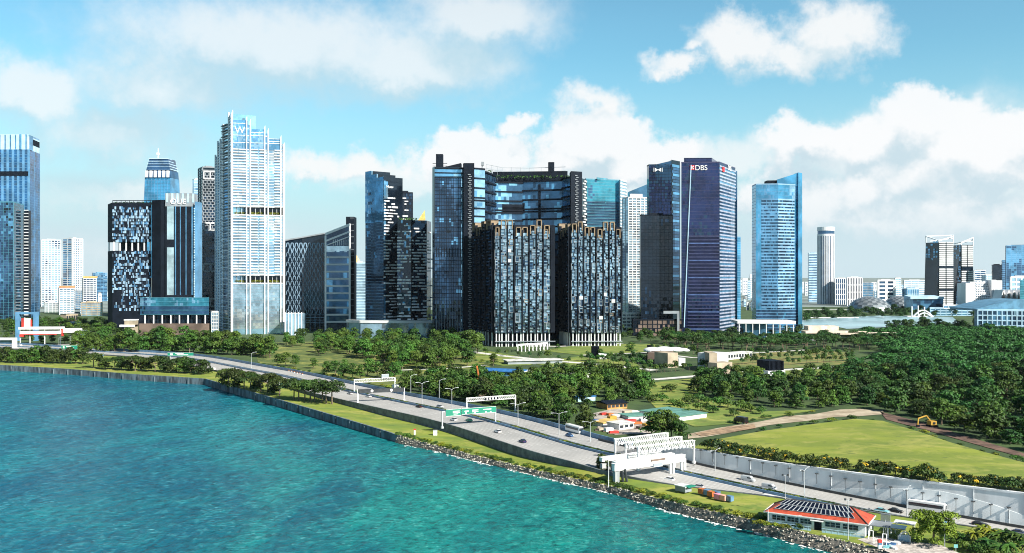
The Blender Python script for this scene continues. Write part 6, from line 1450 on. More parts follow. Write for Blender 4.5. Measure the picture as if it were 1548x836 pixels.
# white portal with massive beams where the road dips
r = empty('white_portal', G(930, 722, -2), 'massive white portal of three concrete beams over the dipping lanes', 'portal')
for (x1, y1, x2, y2, h) in ((908, 695, 997, 683, 1.3), (928, 700.5, 1017, 687, .9), (927, 707, 1033.5, 692, 2.3)):
    A, B = G(x1, y1, 3.2), G(x2, y2, 3.2); m = MB(); m.bar(A, B, 1.7, h); m.bar(A+Vector((0, 0, h/2+.1)), B+Vector((0, 0, h/2+.1)), 2.2, .2); m.build('beam', M_white, r)
    zr = zprof(stn(B))
    for t in (.97, .80) if h > 2 else (.97,):
        c = A.lerp(B, t); m = MB(); m.box((c.x, c.y, zr-.3), (.8, .8, 3.2-zr), bearing(A.xy, B.xy)); m.box((c.x+1.2, c.y+.6, zr-.3), (.8, .8, 3.2-zr), bearing(A.xy, B.xy)); m.build('column', M_white, r)
    c = A.lerp(B, .04); m = MB(); m.box((c.x, c.y, -3.4), (1.9, 1.4, 5.2), bearing(A.xy, B.xy)); m.build('pedestal', M_conc, r)
    c = A.lerp(B, .13); m = MB(); m.tube((c.x, c.y-.8, -3), (c.x-.5, c.y-.8, 2.4), .45, 6); m.tube((c.x+1.5, c.y-.8, -3), (c.x+.6, c.y-.8, 2.4), .45, 6); m.build('bracket', M_dark, r)
board(r, A, B, .50, .70, 3.6, 4.6, f_brown, .95, 'name_board'); board(r, A, B, .53, .66, 1.6, 3.0, f_grey, .9)
# green signs left
for (x, y, w, h, z0, zb, lab) in ((105, 525, 24, 6, 5, 0, 'green road sign on a gantry at the far left of the road'), (273, 535.5, 39, 5, 5, 0, 'long green road sign over the road behind the flat-topped trees'), (427.5, 580, 13, 12, 2.2, -.8, 'green square road sign in front of the dense clump of trees')):
    c = G(x, y, z0); D = c.y; ww, hh = w*D/FP, h*D/FP; r = empty('road_sign', (c.x, c.y, zb), lab, 'road sign'); A, B = Vector((c.x-ww/2, D)), Vector((c.x+ww/2, D+.1))
    for t in (.1, .9): m = MB(); m.tube((*A.lerp(B, t), zb-.3), (*A.lerp(B, t), z0+hh/2), .16, 6); m.build('post', M_grey, r)
    board(r, A, B, 0, 1, z0-hh/2, z0+hh/2, M_green, .2, 'sign_panel', [(.3, .62, .6, .78), (.36, .8, .3, .45), (.1, .2, .25, .75)])
# orange and white barriers along the far edge
bp = None
for k in range(9):
    x = 424+k*4.1; y = 558.2+k*1.02; p = RD(x, y); d = tang(p)
    if bp is None:
        bp = empty('traffic_barrier', p, 'orange and white plastic barrier in the line beside the park lawn', 'barrier', 'orange barriers beside the park lawn'); m = MB(); m.box(p, (1.9, .5, .45)); m.build('base', M_white, bp); m = MB(); m.box(p+Vector((0, 0, .45)), (1.8, .35, .55)); m.build('top', M_orange, bp); c = bp
    else: c = copy_tree(bp)
    c.location = p; c.rotation_euler = (0, 0, math.atan2(d.y, d.x))

# ------------------------------------------------------------------ vehicles
def paint(n, c): return mat('car paint '+n, c, .3, .2, var=.05)
PNT = {'white': paint('white', (.78, .78, .78)), 'silver': paint('silver', (.45, .47, .49)), 'black': paint('black', (.012, .012, .014)), 'navy': paint('navy', (.015, .03, .10)), 'green': paint('green', (.05, .32, .22)), 'teal': paint('teal', (.20, .50, .55)), 'blue': paint('blue', (.04, .12, .28)), 'red': M_redp}
M_tyre = mat('tyre', (.012, .012, .012), .9); M_cgl = glass('car glass', (.03, .04, .05), .3); M_lamp = mat('lamp lens', (.8, .8, .75), .2); M_tail = mat('tail lamp', (.35, .01, .01), .3)
def loft(m, secs, mm=0):
    """closed body through cross-sections: (y, half width bottom, half width top, z0, z1)"""
    R = []
    for (y, wb, wt, z0, z1) in secs:
        i = len(m.v); m.v += [(-wb, y, z0), (-wb*1.02, y, z0+(z1-z0)*.55), (-wt, y, z1), (wt, y, z1), (wb*1.02, y, z0+(z1-z0)*.55), (wb, y, z0)]; R.append(i)
    for a, b in zip(R, R[1:]):
        for k in range(6): j = (k+1) % 6; m.f.append((a+k, b+k, b+j, a+j)); m.m.append(mm)
    m.f.append(tuple(R[0]+k for k in range(6))); m.m.append(mm); m.f.append(tuple(R[-1]+5-k for k in range(6))); m.m.append(mm)
def vehicle(kind, x, y, col, lab, away, z=None):
    p = RD(x, y) if z is None else G(x, y, z); d = tang(p)*(-1 if away else 1); p = p+Vector((0, 0, .06))
    nm, cat = {'car': ('car', 'car'), 'van': ('van', 'van'), 'bus': ('bus', 'bus'), 'lorry': ('lorry', 'lorry')}[kind]
    r = empty(nm, p, lab, cat, None, 0); O = (0, 0, 0); r.location = (0, 0, 0); b, g, wh = MB(), MB(), []
    if kind == 'car':
        loft(b, [(-2.2, .75, .7, .35, .80), (-2.05, .88, .80, .25, .92), (-.9, .90, .84, .22, .98), (.9, .90, .84, .22, .95), (1.9, .88, .74, .25, .80), (2.25, .72, .62, .35, .66)]); loft(b, [(-1.15, .62, .60, 1.38, 1.46), (-.95, .66, .62, 1.38, 1.47), (.25, .64, .60, 1.36, 1.44)])
        loft(g, [(-1.9, .74, .70, .90, .96), (-1.2, .78, .62, .92, 1.40), (.3, .78, .62, .92, 1.38), (1.05, .74, .70, .90, .96)]); wp = [(s, q) for s in (-.82, .82) for q in (-1.35, 1.4)]; R0 = .33
    elif kind == 'van':
        loft(b, [(-2.5, .86, .80, .3, 1.95), (-2.4, .92, .82, .25, 2.02), (1.1, .92, .82, .25, 2.0), (1.75, .92, .80, .25, 1.25), (2.45, .82, .72, .3, .95)]); loft(g, [(.0, .93, .84, 1.15, 1.82), (1.12, .93, .80, 1.15, 1.80), (1.74, .86, .76, 1.15, 1.28)]); wp = [(s, q) for s in (-.84, .84) for q in (-1.6, 1.55)]; R0 = .36
    elif kind == 'bus':
        loft(b, [(-5.8, 1.15, 1.05, .4, 3.0), (-5.6, 1.25, 1.12, .35, 3.15), (5.5, 1.25, 1.12, .35, 3.15), (5.85, 1.15, 1.0, .4, 2.9)]); loft(g, [(-5.3, 1.27, 1.2, 1.5, 2.6), (5.0, 1.27, 1.2, 1.5, 2.6), (5.88, 1.1, 1.0, 1.3, 2.65)]); wp = [(s, q) for s in (-1.12, 1.12) for q in (-3.4, 3.6)]; R0 = .5
    else:
        loft(b, [(-4.2, 1.2, 1.2, .9, 3.3), (1.6, 1.2, 1.2, .9, 3.3)]); loft(b, [(1.8, 1.1, 1.05, .5, 2.6), (2.9, 1.1, 1.0, .5, 2.5), (3.5, 1.08, .98, .5, 1.7)]); loft(g, [(2.3, 1.12, 1.04, 1.6, 2.3), (3.0, 1.12, 1.0, 1.6, 2.3), (3.4, 1.05, .95, 1.6, 1.75)]); wp = [(s, q) for s in (-1.05, 1.05) for q in (-2.9, 2.4)]; R0 = .5
    bo = b.build('body', PNT[col], r, origin=O); g.build('windows', M_cgl, r)
    for s, q in wp:
        m = MB(); m.tube((s-.1, q, R0), (s+.1, q, R0), R0, 12); w_ = m.build('wheel', M_tyre, r); m = MB(); m.tube((s-.12, q, R0), (s+.12, q, R0), R0*.55, 8); m.build('rim', M_grey, w_)
    L = {'car': 2.16, 'van': 2.42, 'bus': 5.8, 'lorry': 3.46}[kind]; wd = {'car': .6, 'van': .7, 'bus': .95, 'lorry': .9}[kind]; rear = {'car': -2.2, 'van': -2.5, 'bus': -5.82, 'lorry': -4.22}[kind]
    for s in (-1, 1):
        m = MB(); m.box((s*wd, L, .62), (.28, .16, .14)); m.build('headlight', M_lamp, r); m = MB(); m.box((s*wd, rear, .72), (.26, .08, .18)); m.build('tail_light', M_tail, r)
    r.location = p; r.rotation_euler = (0, 0, math.atan2(d.y, d.x)-math.pi/2); return r
for v in (('car', 529, 596, 'silver', 'silver car under the dark beam gantry', 1), ('car', 557, 600.5, 'white', 'white car just right of the dark gantry post', 1), ('car', 633, 616, 'black', 'dark car beside the middle barrier ahead of the green signs', 1), ('car', 686, 636, 'white', 'white car under the left half of the green signs', 1), ('car', 709, 637, 'green', 'white and green taxi under the middle of the green signs', 1),
          ('car', 752.5, 654, 'white', 'white car alone on the open lanes past the green signs', 1), ('car', 790, 669, 'navy', 'dark blue car alone on the open lanes nearest the camera', 1), ('car', 507, 577, 'white', 'white car on the far lanes near the white lattice gantry', 0), ('lorry', 601, 590, 'white', 'white lorry on the far lanes behind the first lattice gantry', 0), ('van', 200, 531, 'white', 'white van on the road below the dense tree belt', 0),
          ('van', 322, 560, 'white', 'white van glimpsed between the flat-topped trees', 1), ('van', 30, 524, 'white', 'white van on the road at the far left', 1), ('bus', 868, 653.5, 'white', 'white coach beside the blue roadside fence', 0), ('car', 861, 660, 'blue', 'dark blue car next to the white coach', 0), ('car', 665, 616, 'silver', 'grey car on the far lanes behind the white truss gantry', 0), ('car', 1011, 727, 'white', 'white car coming out from under the white portal', 1),
          ('car', 1055, 738, 'silver', 'small grey car on the dipping near lanes past the portal', 1), ('van', 1131, 728, 'silver', 'silver people carrier near the foot of the tall white wall', 0), ('van', 1163, 740, 'silver', 'second silver people carrier in front of the hedge end', 0), ('car', 1354, 775, 'black', 'black car on the far lanes behind the red roofed building', 0), ('car', 1333, 775, 'teal', 'pale teal car beside the black car behind the red roof', 0),
          ('bus', 1401, 773, 'white', 'white bus at the foot of the tall white wall', 0), ('car', 1481, 795, 'black', 'dark car behind the palms at the bottom right', 0), ('car', 1541, 808, 'navy', 'dark car at the right end of the road', 0), ('van', 1158, 757, 'white', 'white van on the near lanes by the left end of the red roof', 1), ('car', 1176, 763, 'teal', 'pale teal car tucked behind the left end of the red roof', 1)):
    vehicle(*v)
# small things on the shore grass
m = MB(); p = G(658, 658, -2.6); r = empty('service_box', p, 'white service cabinet on the grass at the foot of the road wall', 'cabinet'); m.box(p, (1.7, 1.3, 2.2)); m.build('cabinet', M_white, r); m = MB(); m.box(p+Vector((0, 0, 2.2)), (1.9, 1.5, .15)); m.build('lid', M_grey, r)
m = MB(); p = G(627, 658, -2); r = empty('marker_post', p, 'white marker post on the grass above the end of the sea wall', 'post'); m.box(p, (.7, .5, 2.4)); m.build('post', M_white, r); m = MB(); m.box(p+Vector((0, 0, 2.4)), (1.1, .7, .5)); m.build('cap', M_redp, r)
for (x, y, c, lab) in ((1061, 746, M_orange, 'small orange crate, leftmost of the coloured crates behind the shore grass'), (1069, 747.5, M_blue, 'blue crate between the two orange crates'), (1075, 750, M_orange, 'orange crate between the two blue crates'), (1083, 750, M_blue, 'blue crate behind the pink one'), (1085, 754, mat('pink paint', (.60, .22, .30), .6), 'pink crate in front of the blue one'), (1094, 756, mat('salmon paint', (.62, .30, .22), .6), 'salmon crate left of the last blue crate'), (1103, 757, M_blue, 'last blue crate at the right end of the coloured crates')):
    p = G(x, y, -1.6); r = empty('crate', p, lab, 'crate'); m = MB(); m.box(p, (2.1, 1.6, 1.5), -.9); m.build('body', c, r); m = MB(); m.box(p+Vector((0, 0, 1.5)), (2.2, 1.7, .12), -.9); m.build('lid', c, r)
p = G(1033, 742, -1.6); r = empty('kiosk', p, 'low kiosk with a white and green flat roof left of the coloured crates', 'kiosk'); m = MB(); m.box(p, (4.4, 3.2, 1.7), -.9); m.build('wall', f_grey, r); m = MB(); m.box(p+Vector((0, 0, 1.7)), (5.0, 3.8, .25), -.9); m.build('roof', f_pale, r); m = MB(); m.box(p+Vector((1.9, -1.3, 1.72)), (2.2, 3.9, .26), -.9); m.build('roof_edge', M_green, r)

# ------------------------------------------------------------------ red roofed building on the shore
ZB = -2.0; FL, FR = Vector((74.5, 270.0)), Vector((97.8, 256.2)); ud = (FR-FL).normalized(); vd = Vector((-ud.y, ud.x)); BW = 10.0
BRr, BLl = FR+vd*BW, FL+vd*BW
t = empty('red_roofed_building', (*FL, ZB), 'long white building with a red hipped roof carrying solar panels by the water', 'building')
M_plast = mat('white plaster', (.74, .76, .78), .7, var=.15, scale=.6); M_rtile = mat('red roof tiles', (.44, .065, .026), .75, scale=.5, col2=(.26, .035, .018), bump=.4, bscale=3)
m = MB(); m.prism([FL, FR, BRr, BLl], ZB-.5, ZB+3.6, 0); m.build('wall', M_plast, t)
def rp(u, v, z): q = FL+ud*u+vd*v; return Vector((q.x, q.y, z))
Lb = (FR-FL).length; ov = .9; ze, zr_ = ZB+3.5, ZB+6.6
e = [rp(-ov, -ov, ze), rp(Lb+ov, -ov, ze), rp(Lb+ov, BW+ov, ze), rp(-ov, BW+ov, ze)]; ra, rb = rp(4.6, BW/2, zr_), rp(Lb-4.6, BW/2, zr_)
m = MB(); m.poly([e[0], e[1], rb, ra]); m.poly([e[1], e[2], rb]); m.poly([e[2], e[3], ra, rb]); m.poly([e[3], e[0], ra]); m.poly([e[3], e[2], e[1], e[0]]); rf = m.build('roof', M_rtile, t)
m = MB()
for a, b in ((e[1], rb), (e[2], rb), (e[0], ra), (e[3], ra), (ra, rb)): m.bar(a+Vector((0, 0, .08)), b+Vector((0, 0, .08)), .3, .2)
m.build('ridge', mat('dark ridge tiles', (.05, .03, .03), .8), rf)
m = MB()
for a, b in zip(e, e[1:]+e[:1]): m.bar(a, b, .22, .28)
m.build('gutter', M_white, rf)
# solar panels: two rows on the sea side slope
nrm = (e[1]-e[0]).cross(ra-e[0]).normalized()
def sl(u, f): a = e[0].lerp(ra, f); b = e[1].lerp(rb, f); return a.lerp(b, u)+nrm*.12
M_pv = glass('solar cell', (.012, .018, .04), .4, .12)
for row, (f0, f1) in enumerate(((.28, .60), (.63, .95))):
    for k in range(17):
        s_ = (k+.5)/17; u0 = .045+.87*k/17; u1 = u0+.87/17*.88
        if f0 > .5: u0 = .01+.95*k/17; u1 = u0+.95/17*.88
        m = MB(); q = [sl(u0, f0), sl(u1, f0), sl(u1, f1), sl(u0, f1)]; m.box8(q, [x+nrm*.08 for x in q]); o = m.build('solar_panel', M_pv, rf); m = MB(); c = q
        for a, b in zip(q, q[1:]+q[:1]): m.bar(a+nrm*.08, b+nrm*.08, .09, .07)
        m.build('frame', M_grey, rf)
for (a, b) in ((.05, .19), (.21, .33), (.345, .465), (.60, .755), (.775, .93)):
    m = MB(); m.fbox(FL, FR, a, b, ZB+1.45, ZB+2.75, .02, .06); w_ = m.build('window', M_cgl, t); m = MB()
    for k in range(4): u = a+(b-a)*k/3; m.fbox(FL, FR, u-.002, u+.002, ZB+1.45, ZB+2.75, .06, .12)
    m.fbox(FL, FR, a-.004, b+.004, ZB+1.35, ZB+1.45, .02, .22); m.fbox(FL, FR, a, b, ZB+2.1, ZB+2.16, .06, .12); m.build('frame', M_white, w_)
m = MB(); m.fbox(FL, FR, .49, .565, ZB, ZB+2.5, .02, .08); m.build('door', f_dark, t); m = MB(); m.fbox(FL, FR, .46, .59, ZB+2.8, ZB+3.0, .02, 1.6); m.build('door_canopy', M_white, t)
m = MB()
for k in range(16): u = .02+.06*k; (m.fbox(FL, FR, u, u+.004, ZB, ZB+1.1, 1.6, 1.7) if not .46 < u < .59 else None)
for a, b in ((.0, .47), (.58, 1.0)):
    m.fbox(FL, FR, a, b, ZB+1.05, ZB+1.15, 1.58, 1.72); m.fbox(FL, FR, a, b, ZB-.1, ZB+.55, 1.6, 1.68)
m.build('railing', f_lblue, t)
m = MB(); m.box(rp(9.5, -.4, ZB+3.0), (1.0, .6, .7), math.atan2(ud.y, ud.x)); m.build('air_conditioner', M_white, t)
# porch, screens and frames right of it
p = FR+ud*3.2+vd*4; t = empty('porch', (*p, ZB), 'open porch with a grey flat roof at the right end of the red roofed building', 'porch')
m = MB(); m.box((*p, ZB+3.0), (5.6, 6.4, .25), math.atan2(ud.y, ud.x)); m.build('roof', f_grey, t)
for a in (-2.4, 2.4):
    for b in (-2.8, 2.8): q = p+ud*a+vd*b; m = MB(); m.box((*q, ZB-.2), (.3, .3, 3.2)); m.build('post', M_white, t)
p = FR+ud*4.2+vd*6.5; t = empty('louvre_screen', (*p, ZB), 'upright grey louvre screen above the porch roof', 'screen'); m = MB()
m.box((*p, ZB-.2), (.2, .2, 4)); m.build('post', M_grey, t); m = MB()
for k in range(9): m.box((*p, ZB+3.4+k*.24), (2.6, .2, .14), math.atan2(ud.y, ud.x))
m.build('louvre', f_grey, t)
for (x, y, w, d, h, lab, mt) in ((1352, 813, 6, 4.4, 3.0, 'open shelter with a dark glass roof near the spreading tree', g_dark), (1368, 806, 5.5, 4, 2.9, 'open shelter with a pale striped roof beside the spreading tree', f_pale)):
    p = G(x, y, ZB); t = empty('shelter', p, lab, 'shelter'); m = MB(); rz = -.55
    m.box(p+Vector((0, 0, h)), (w, d, .2), rz); m.build('roof', mt, t)
    for a in (-.42, .42):
        for b in (-.42, .42): m = MB(); c, s = math.cos(rz), math.sin(rz); q = p+Vector((a*w*c-b*d*s, a*w*s+b*d*c, -.2)); m.box(q, (.16, .16, h+.2)); m.build('post', M_white, t)
p = G(1367, 819, ZB); t = empty('white_arch', p, 'small white curved wall panel beside the shelters', 'wall'); m = MB()
pr = None
for k in range(9): a = math.pi*k/8; c = p+Vector((-1.6*math.cos(a)*.9, -.5*math.cos(a), 1.6+1.0*math.sin(a))); (m.bar(pr, c, .3, .3) if pr is not None else None); pr = c
m.box(p+Vector((-1.4, .4, 0)), (.3, .3, 1.7)); m.box(p+Vector((1.4, -.4, 0)), (.3, .3, 1.7)); m.build('arch', M_white, t); m = MB(); m.box(p+Vector((0, .1, 0)), (2.6, .15, 1.9), -.3); m.build('panel', f_lblue, t)
p = G(1330, 829, ZB); t = empty('booth', p, 'narrow booth painted red blue and white on the quay', 'booth'); m = MB(); m.box(p, (.9, .8, .9)); m.build('base', M_white, t); m = MB(); m.box(p+Vector((0, 0, .9)), (.9, .8, .7)); m.build('body', M_blue, t); m = MB(); m.box(p+Vector((0, 0, 1.6)), (1.0, .9, .7)); m.build('top', M_redp, t)
def frame_post(x, y, lab, w, h):
    p = G(x, y, ZB); t = empty('boat_frame', p, lab, 'frame'); m = MB(); m.box(p, (.16, .16, h)); m.box(p+Vector((w, -.4, 0)), (.16, .16, h)); m.bar(p+Vector((0, 0, h)), p+Vector((w, -.4, h)), .16, .16); m.build('bar', M_white, t)
frame_post(1313, 815, 'low white pipe frame at the corner of the red roofed building', 1.1, 2.4); frame_post(1334, 826, 'tall white pipe frame on the quay beside the painted booth', .9, 3.4); frame_post(1321, 822, 'short white pipe frame between the corner and the booth', .9, 1.5)
r2 = random.Random(3)
for k, (x, y) in enumerate(((1340, 822), (1346, 824), (1353, 822), (1359, 820), (1342, 828), (1350, 829))):
    p = G(x, y, ZB); m = MB(); loft(m, [(-1.5, .25, .3, 0, .5), (-.8, .6, .7, 0, .55), (.6, .6, .7, 0, .5), (1.5, .05, .15, .15, .6)]); o = m.build('dinghy', PNT[('white', 'blue', 'white', 'silver', 'teal', 'white')[k]], origin=(0, 0, 0)); o.location = p; o.rotation_euler = (0, 0, r2.uniform(0, 3)); tag(o, 'small dinghy pulled up among the clutter on the quay by the shelters', 'boat', 'dinghies on the quay')
# quay, plaza and planting at the bottom right
patch('plaza', [(1296, 815), (1330, 810), (1362, 817), (1420, 823), (1450, 836), (1460, 860), (1380, 850), (1330, 829)], mat('plaza paving', (.42, .38, .35), .9, scale=.8, var=.35), ZB+.06)
patch('lawn', [(1395, 819), (1440, 815), (1500, 822), (1560, 840), (1560, 870), (1470, 862), (1440, 830)], M_bl, ZB+.05)
p = G(1411, 822, ZB); plant('big', p, 1.08, 'spreading yellow green tree between the shelters and the white bus', seeds=1)
def palm(p, h, lab):
    t = empty('palm_tree', p, lab, 'palm tree', 'palms at the bottom right corner'); m = MB(); b = Vector(p)
    for k in range(5): m.tube(b+Vector((.15*k*.3, 0, h*k/5-.2)), b+Vector((.15*(k+1)*.3, 0, h*(k+1)/5-.2)), .17-.015*k, 7, 0, .155-.015*k)
    m.build('trunk', M_bark, t); m = MB(); top = b+Vector((.22, 0, h-.2))
    for k in range(21):
        a = 6.283*k/21+rng.uniform(-.2, .2); el = rng.uniform(-.1, .9); L = rng.uniform(2.6, 3.7); pr = top; d = Vector((math.cos(a)*math.cos(el), math.sin(a)*math.cos(el), math.sin(el)))
        for q in range(6):
            d = (d+Vector((0, 0, -.22))).normalized(); nx = pr+d*L/6; sd_ = d.cross(Vector((0, 0, 1))).normalized(); w = .5*(1-abs(q-1.5)/6)
            m.poly([pr, nx, nx+sd_*w+Vector((0, 0, -.18)), pr+sd_*w+Vector((0, 0, -.18))]); m.poly([pr, pr-sd_*w+Vector((0, 0, -.18)), nx-sd_*w+Vector((0, 0, -.18)), nx]); pr = nx
    m.build('crown', L_broad if rng.random() < .6 else L_bright, t)
for x, y, h in ((1472, 824, 3.4), (1484, 819, 3.8), (1496, 823, 4.2), (1506, 829, 3.6), (1519, 828, 4.4), (1532, 833, 4.4), (1545, 838, 4.8), (1490, 834, 3.2), (1524, 843, 3.6), (1556, 846, 4.2), (1512, 842, 3.0)): palm(G(x, y, ZB), h, 'feathery palm in the dense planting at the bottom right corner')
for x, y, s in ((1455, 817, .9), (1462, 833, 1.1), (1476, 838, 1.2), (1447, 822, .7), (1502, 818, .8), (1530, 822, .9), (1470, 815, .8), (1515, 818, .8), (1545, 826, .9), (1488, 842, 1.0), (1505, 845, 1.0), (1386, 821, .6), (1428, 819, .7), (1440, 812, .9)): plant('bush', G(x, y, ZB), s, 'leafy bush between the palms and the spreading tree at the bottom right', 'bush', 'bushes among the palms', leaf=L_broad)
p = G(1445, 834, ZB); m = MB(); r = empty('notice_sign', p, 'small teal sign at the edge of the plaza', 'sign'); m.box(p, (.1, .1, 1.2)); m.build('post', M_grey, r); m = MB(); m.box(p+Vector((0, 0, 1.0)), (1.0, .08, .9)); m.build('sign_panel', PNT['teal'], r)
hd = [rp(-2.5+k*1.1, -2.6-.1*k, ZB) for k in range(9)]
for q in hd: plant('bush', q, .62, 'clipped hedge bush along the left part of the white building', 'bush', 'hedge along the white building', leaf=L_bright, sz=.9)

# ------------------------------------------------------------------ park pavilions, sheds and machines
def shed(name, lab, xl, yl, xr, yr, dep, hpx, wallm, roofm, over=.6, gable=0.0, cat='shed', z=0.0, bays=0, baym=None):
    """front base line from pixel l to r; hpx: wall height in pixels at the left end"""
    A, B = G(xl, yl, z).xy, G(xr, yr, z).xy; n = Vector((-(B-A).y, (B-A).x)).normalized(); h = hpx*A.y/FP; r = empty(name, (*A, z), lab, cat)
    f = [A, B, B+n*dep, A+n*dep]; m = MB(); m.prism(f, z-.3, z+h); m.build('wall', wallm, r); m = MB(); u = (B-A).normalized()*over; v = n*over
    q = [A-u-v, B+u-v, B+n*dep+u+v, A+n*dep-u+v]
    if gable:
        a, b = (q[0]+q[3])/2, (q[1]+q[2])/2; z0, z1 = z+h-.05, z+h+gable
        m.box8([(*q[0], z0), (*q[1], z0), (*b, z0), (*a, z0)], [(*q[0], z0+.2), (*q[1], z0+.2), (*b, z1), (*a, z1)]); m.box8([(*a, z0), (*b, z0), (*q[2], z0), (*q[3], z0)], [(*a, z1), (*b, z1), (*q[2], z0+.2), (*q[3], z0+.2)])
    else: m.box8([(*p, z+h-.05) for p in q], [(*p, z+h+.4) for p in q])
    m.build('roof', roofm, r)
    for k in range(bays):
        m = MB(); m.fbox(A, B, (k+.12)/bays, (k+.88)/bays, z+.3*h, z+h*.82, .03, .1); m.build('window', baym or M_cgl, r)
    return r
M_broof = mat('blue roof sheet', (.03, .14, .36), .5, scale=.3, var=.3); M_wroof = mat('white roof sheet', (.56, .56, .53), .65, scale=.25, var=.35); M_groof = mat('green roof sheet', (.10, .24, .20), .6, scale=.3)
shed('site_shed', 'long shed with a bright blue roof behind the thicket', 722, 566, 788, 569.5, 16, 6, f_blue, M_broof, .8, 1.5, bays=6)
shed('site_shed', 'long white roofed shed with blue panels beside the blue shed', 786, 569, 862, 574, 22, 7, f_pale, M_wroof, 1.0, .6, bays=7, baym=M_broof); shed('site_shed', 'flat white canopy roof behind the long white shed', 768, 551, 850, 549, 14, 5, f_grey, M_wroof, 1.2)
shed('site_shed', 'small white annex at the right end of the long white shed', 863, 575, 878, 577, 14, 10, M_white, M_wroof, .5)
t = empty('pergola', G(783, 533), 'white open pergola frame below the left balcony block', 'pergola'); m = MB(); A, B = G(783, 532).xy, G(828, 529).xy
for k in range(9): q = A.lerp(B, k/8); m.box((*q, -.2), (.8, .8, 6)); m.box((q.x, q.y+12, -.2), (.8, .8, 6)); m.bar((*q, 5.8), (q.x, q.y+12, 5.8), .6, .5)
m.bar((*A, 6.1), (*B, 6.1), .9, .6); m.bar((A.x, A.y+12, 6.1), (B.x, B.y+12, 6.1), .9, .6); m.build('pergola_frame', M_white, t)
def bx(name, lab, parts, cat='pavilion'):
    r = None
    for (nm, xl, yl, xr, yr, dep, yt, mt) in parts:
        A, B = G(xl, yl).xy, G(xr, yr).xy; n = Vector((-(B-A).y, (B-A).x)).normalized()
        if r is None: r = empty(name, (*A, 0), lab, cat)
        m = MB(); zt = ZT(yt, A.y); m.prism([A, B, B+n*dep, A+n*dep], -.3, zt)
        if nm == 'louvre_block':
            for k in range(12): m.fbox(A, B, k/12, k/12+.03, 0, zt, .02, .5)
        m.build(nm, mt, r)
    return r
bx('vent_block', 'dark vent block on a pale base beside the lawn below the balcony blocks', [('louvre_block', 895, 541, 906, 541, 9, 524, f_dark), ('base', 905.5, 543, 917, 543, 8, 535, f_pale)])
r = bx('domed_pavilion', 'low dark pavilion under a cluster of white shallow domes', [('drum', 979, 551, 1009, 552, 26, 533, f_brown), ('porch', 1009.5, 556, 1025, 555, 16, 534, f_beige), ('side_wing', 1026, 553, 1036, 552, 12, 542, f_pale)])
m = MB()
for (xc, yb, xr, yt) in ((990, 532, 14, 526.5), (1008, 532, 16, 525.5), (1026, 531, 13, 526.5), (1038, 531, 8, 528)): shell(m, xc, yb, xr, yt, G(990, 548).y, 12, 0)
m.build('dome_roof', [M_white, mat('pale dome', (.66, .68, .70), .6)], r)
bx('stone_pavilion', 'beige cubic pavilion with a dark left flank among young trees', [('louvre_block', 1055, 556, 1072, 558, 18, 535, f_dark), ('stone_block', 1072.3, 562, 1084, 562, 20, 534, f_beige), ('upper_block', 1084.3, 560, 1101, 557, 16, 535, f_pale), ('porch', 1084, 566, 1107, 564, 9, 549, f_beige)])
r = shed('long_pavilion', 'long low white pavilion with a row of openings right of the beige cube', 1100, 544, 1137, 541, 9, 9, M_white, M_wroof, .6, bays=9, cat='pavilion')
bx('vent_block', 'dark louvred cube on a pale base beside the paved path', [('base', 1161, 572, 1187, 571, 15, 561, f_pale), ('louvre_block', 1162.5, 571.5, 1185, 570.5, 14, 546, f_dark)])
bx('guard_hut', 'small teal and white hut at the junction of the paths', [('hut', 1115, 569, 1120.5, 569, 4, 559, PNT['teal'])], 'hut')
bx('vent_block', 'dark narrow block at the far edge of the lawn', [('louvre_block', 979.5, 535, 984, 535, 6, 522, f_dark)])
# building site by the road
shed('site_shed', 'long shed with a white sloping roof beside the rough grass', 1026, 637, 1068, 631, 26, 7, M_white, M_groof, .6, .4); shed('site_hut', 'hut with a dark roof and orange wall at the edge of the thicket', 918, 619, 948, 617, 12, 8, mat('orange wall', (.50, .24, .07), .7), f_dark, .8, 1.2, bays=5)
shed('site_shed', 'low green roofed shed beside the coloured stacks', 950, 634, 978, 632, 9, 4, f_pale, M_groof, .5); shed('site_hut', 'white cabin near the blue fence end', 936, 650, 958, 647, 8, 8, M_white, M_wroof, .4, bays=3); shed('site_hut', 'small white cabin with an ochre roof in the site yard', 912, 645, 934, 641, 7, 5, M_white, f_yel, .5); shed('site_hut', 'grey cabin left of the orange walled hut', 874, 607, 900, 605, 8, 6, f_lblue, M_broof, .4)
STK = [M_redp, M_orange, f_pale, M_broof, f_beige, M_white, f_brown, M_yelp]
for k, (x, y) in enumerate(((912, 627), (922, 628), (931, 631), (940, 630), (948, 626), (958, 625), (966, 627), (925, 634), (953, 638), (963, 641), (972, 637), (900, 640), (908, 650), (920, 652), (968, 648), (976, 646), (928, 655), (985, 643))):
    p = G(x, y); m = MB(); r = empty('material_stack', p, 'stack of building material in the crowded site yard beside the thicket', 'stack', 'stacks in the site yard'); m.box(p, (rng.uniform(2.5, 5), rng.uniform(1.8, 3), rng.uniform(.8, 2.0)), rng.random()); m.build('pile', STK[k % 8], r); m = MB(); m.box(p+Vector((0, 0, -.05)), (5.2, 3.2, .25), 0); m.build('pallet', f_brown, r)
patch('site_yard', [(895, 625), (930, 617), (985, 622), (1010, 640), (985, 655), (930, 657), (905, 648)], mat('yard gravel', (.36, .32, .28), .95, scale=.2, var=.4), .04)
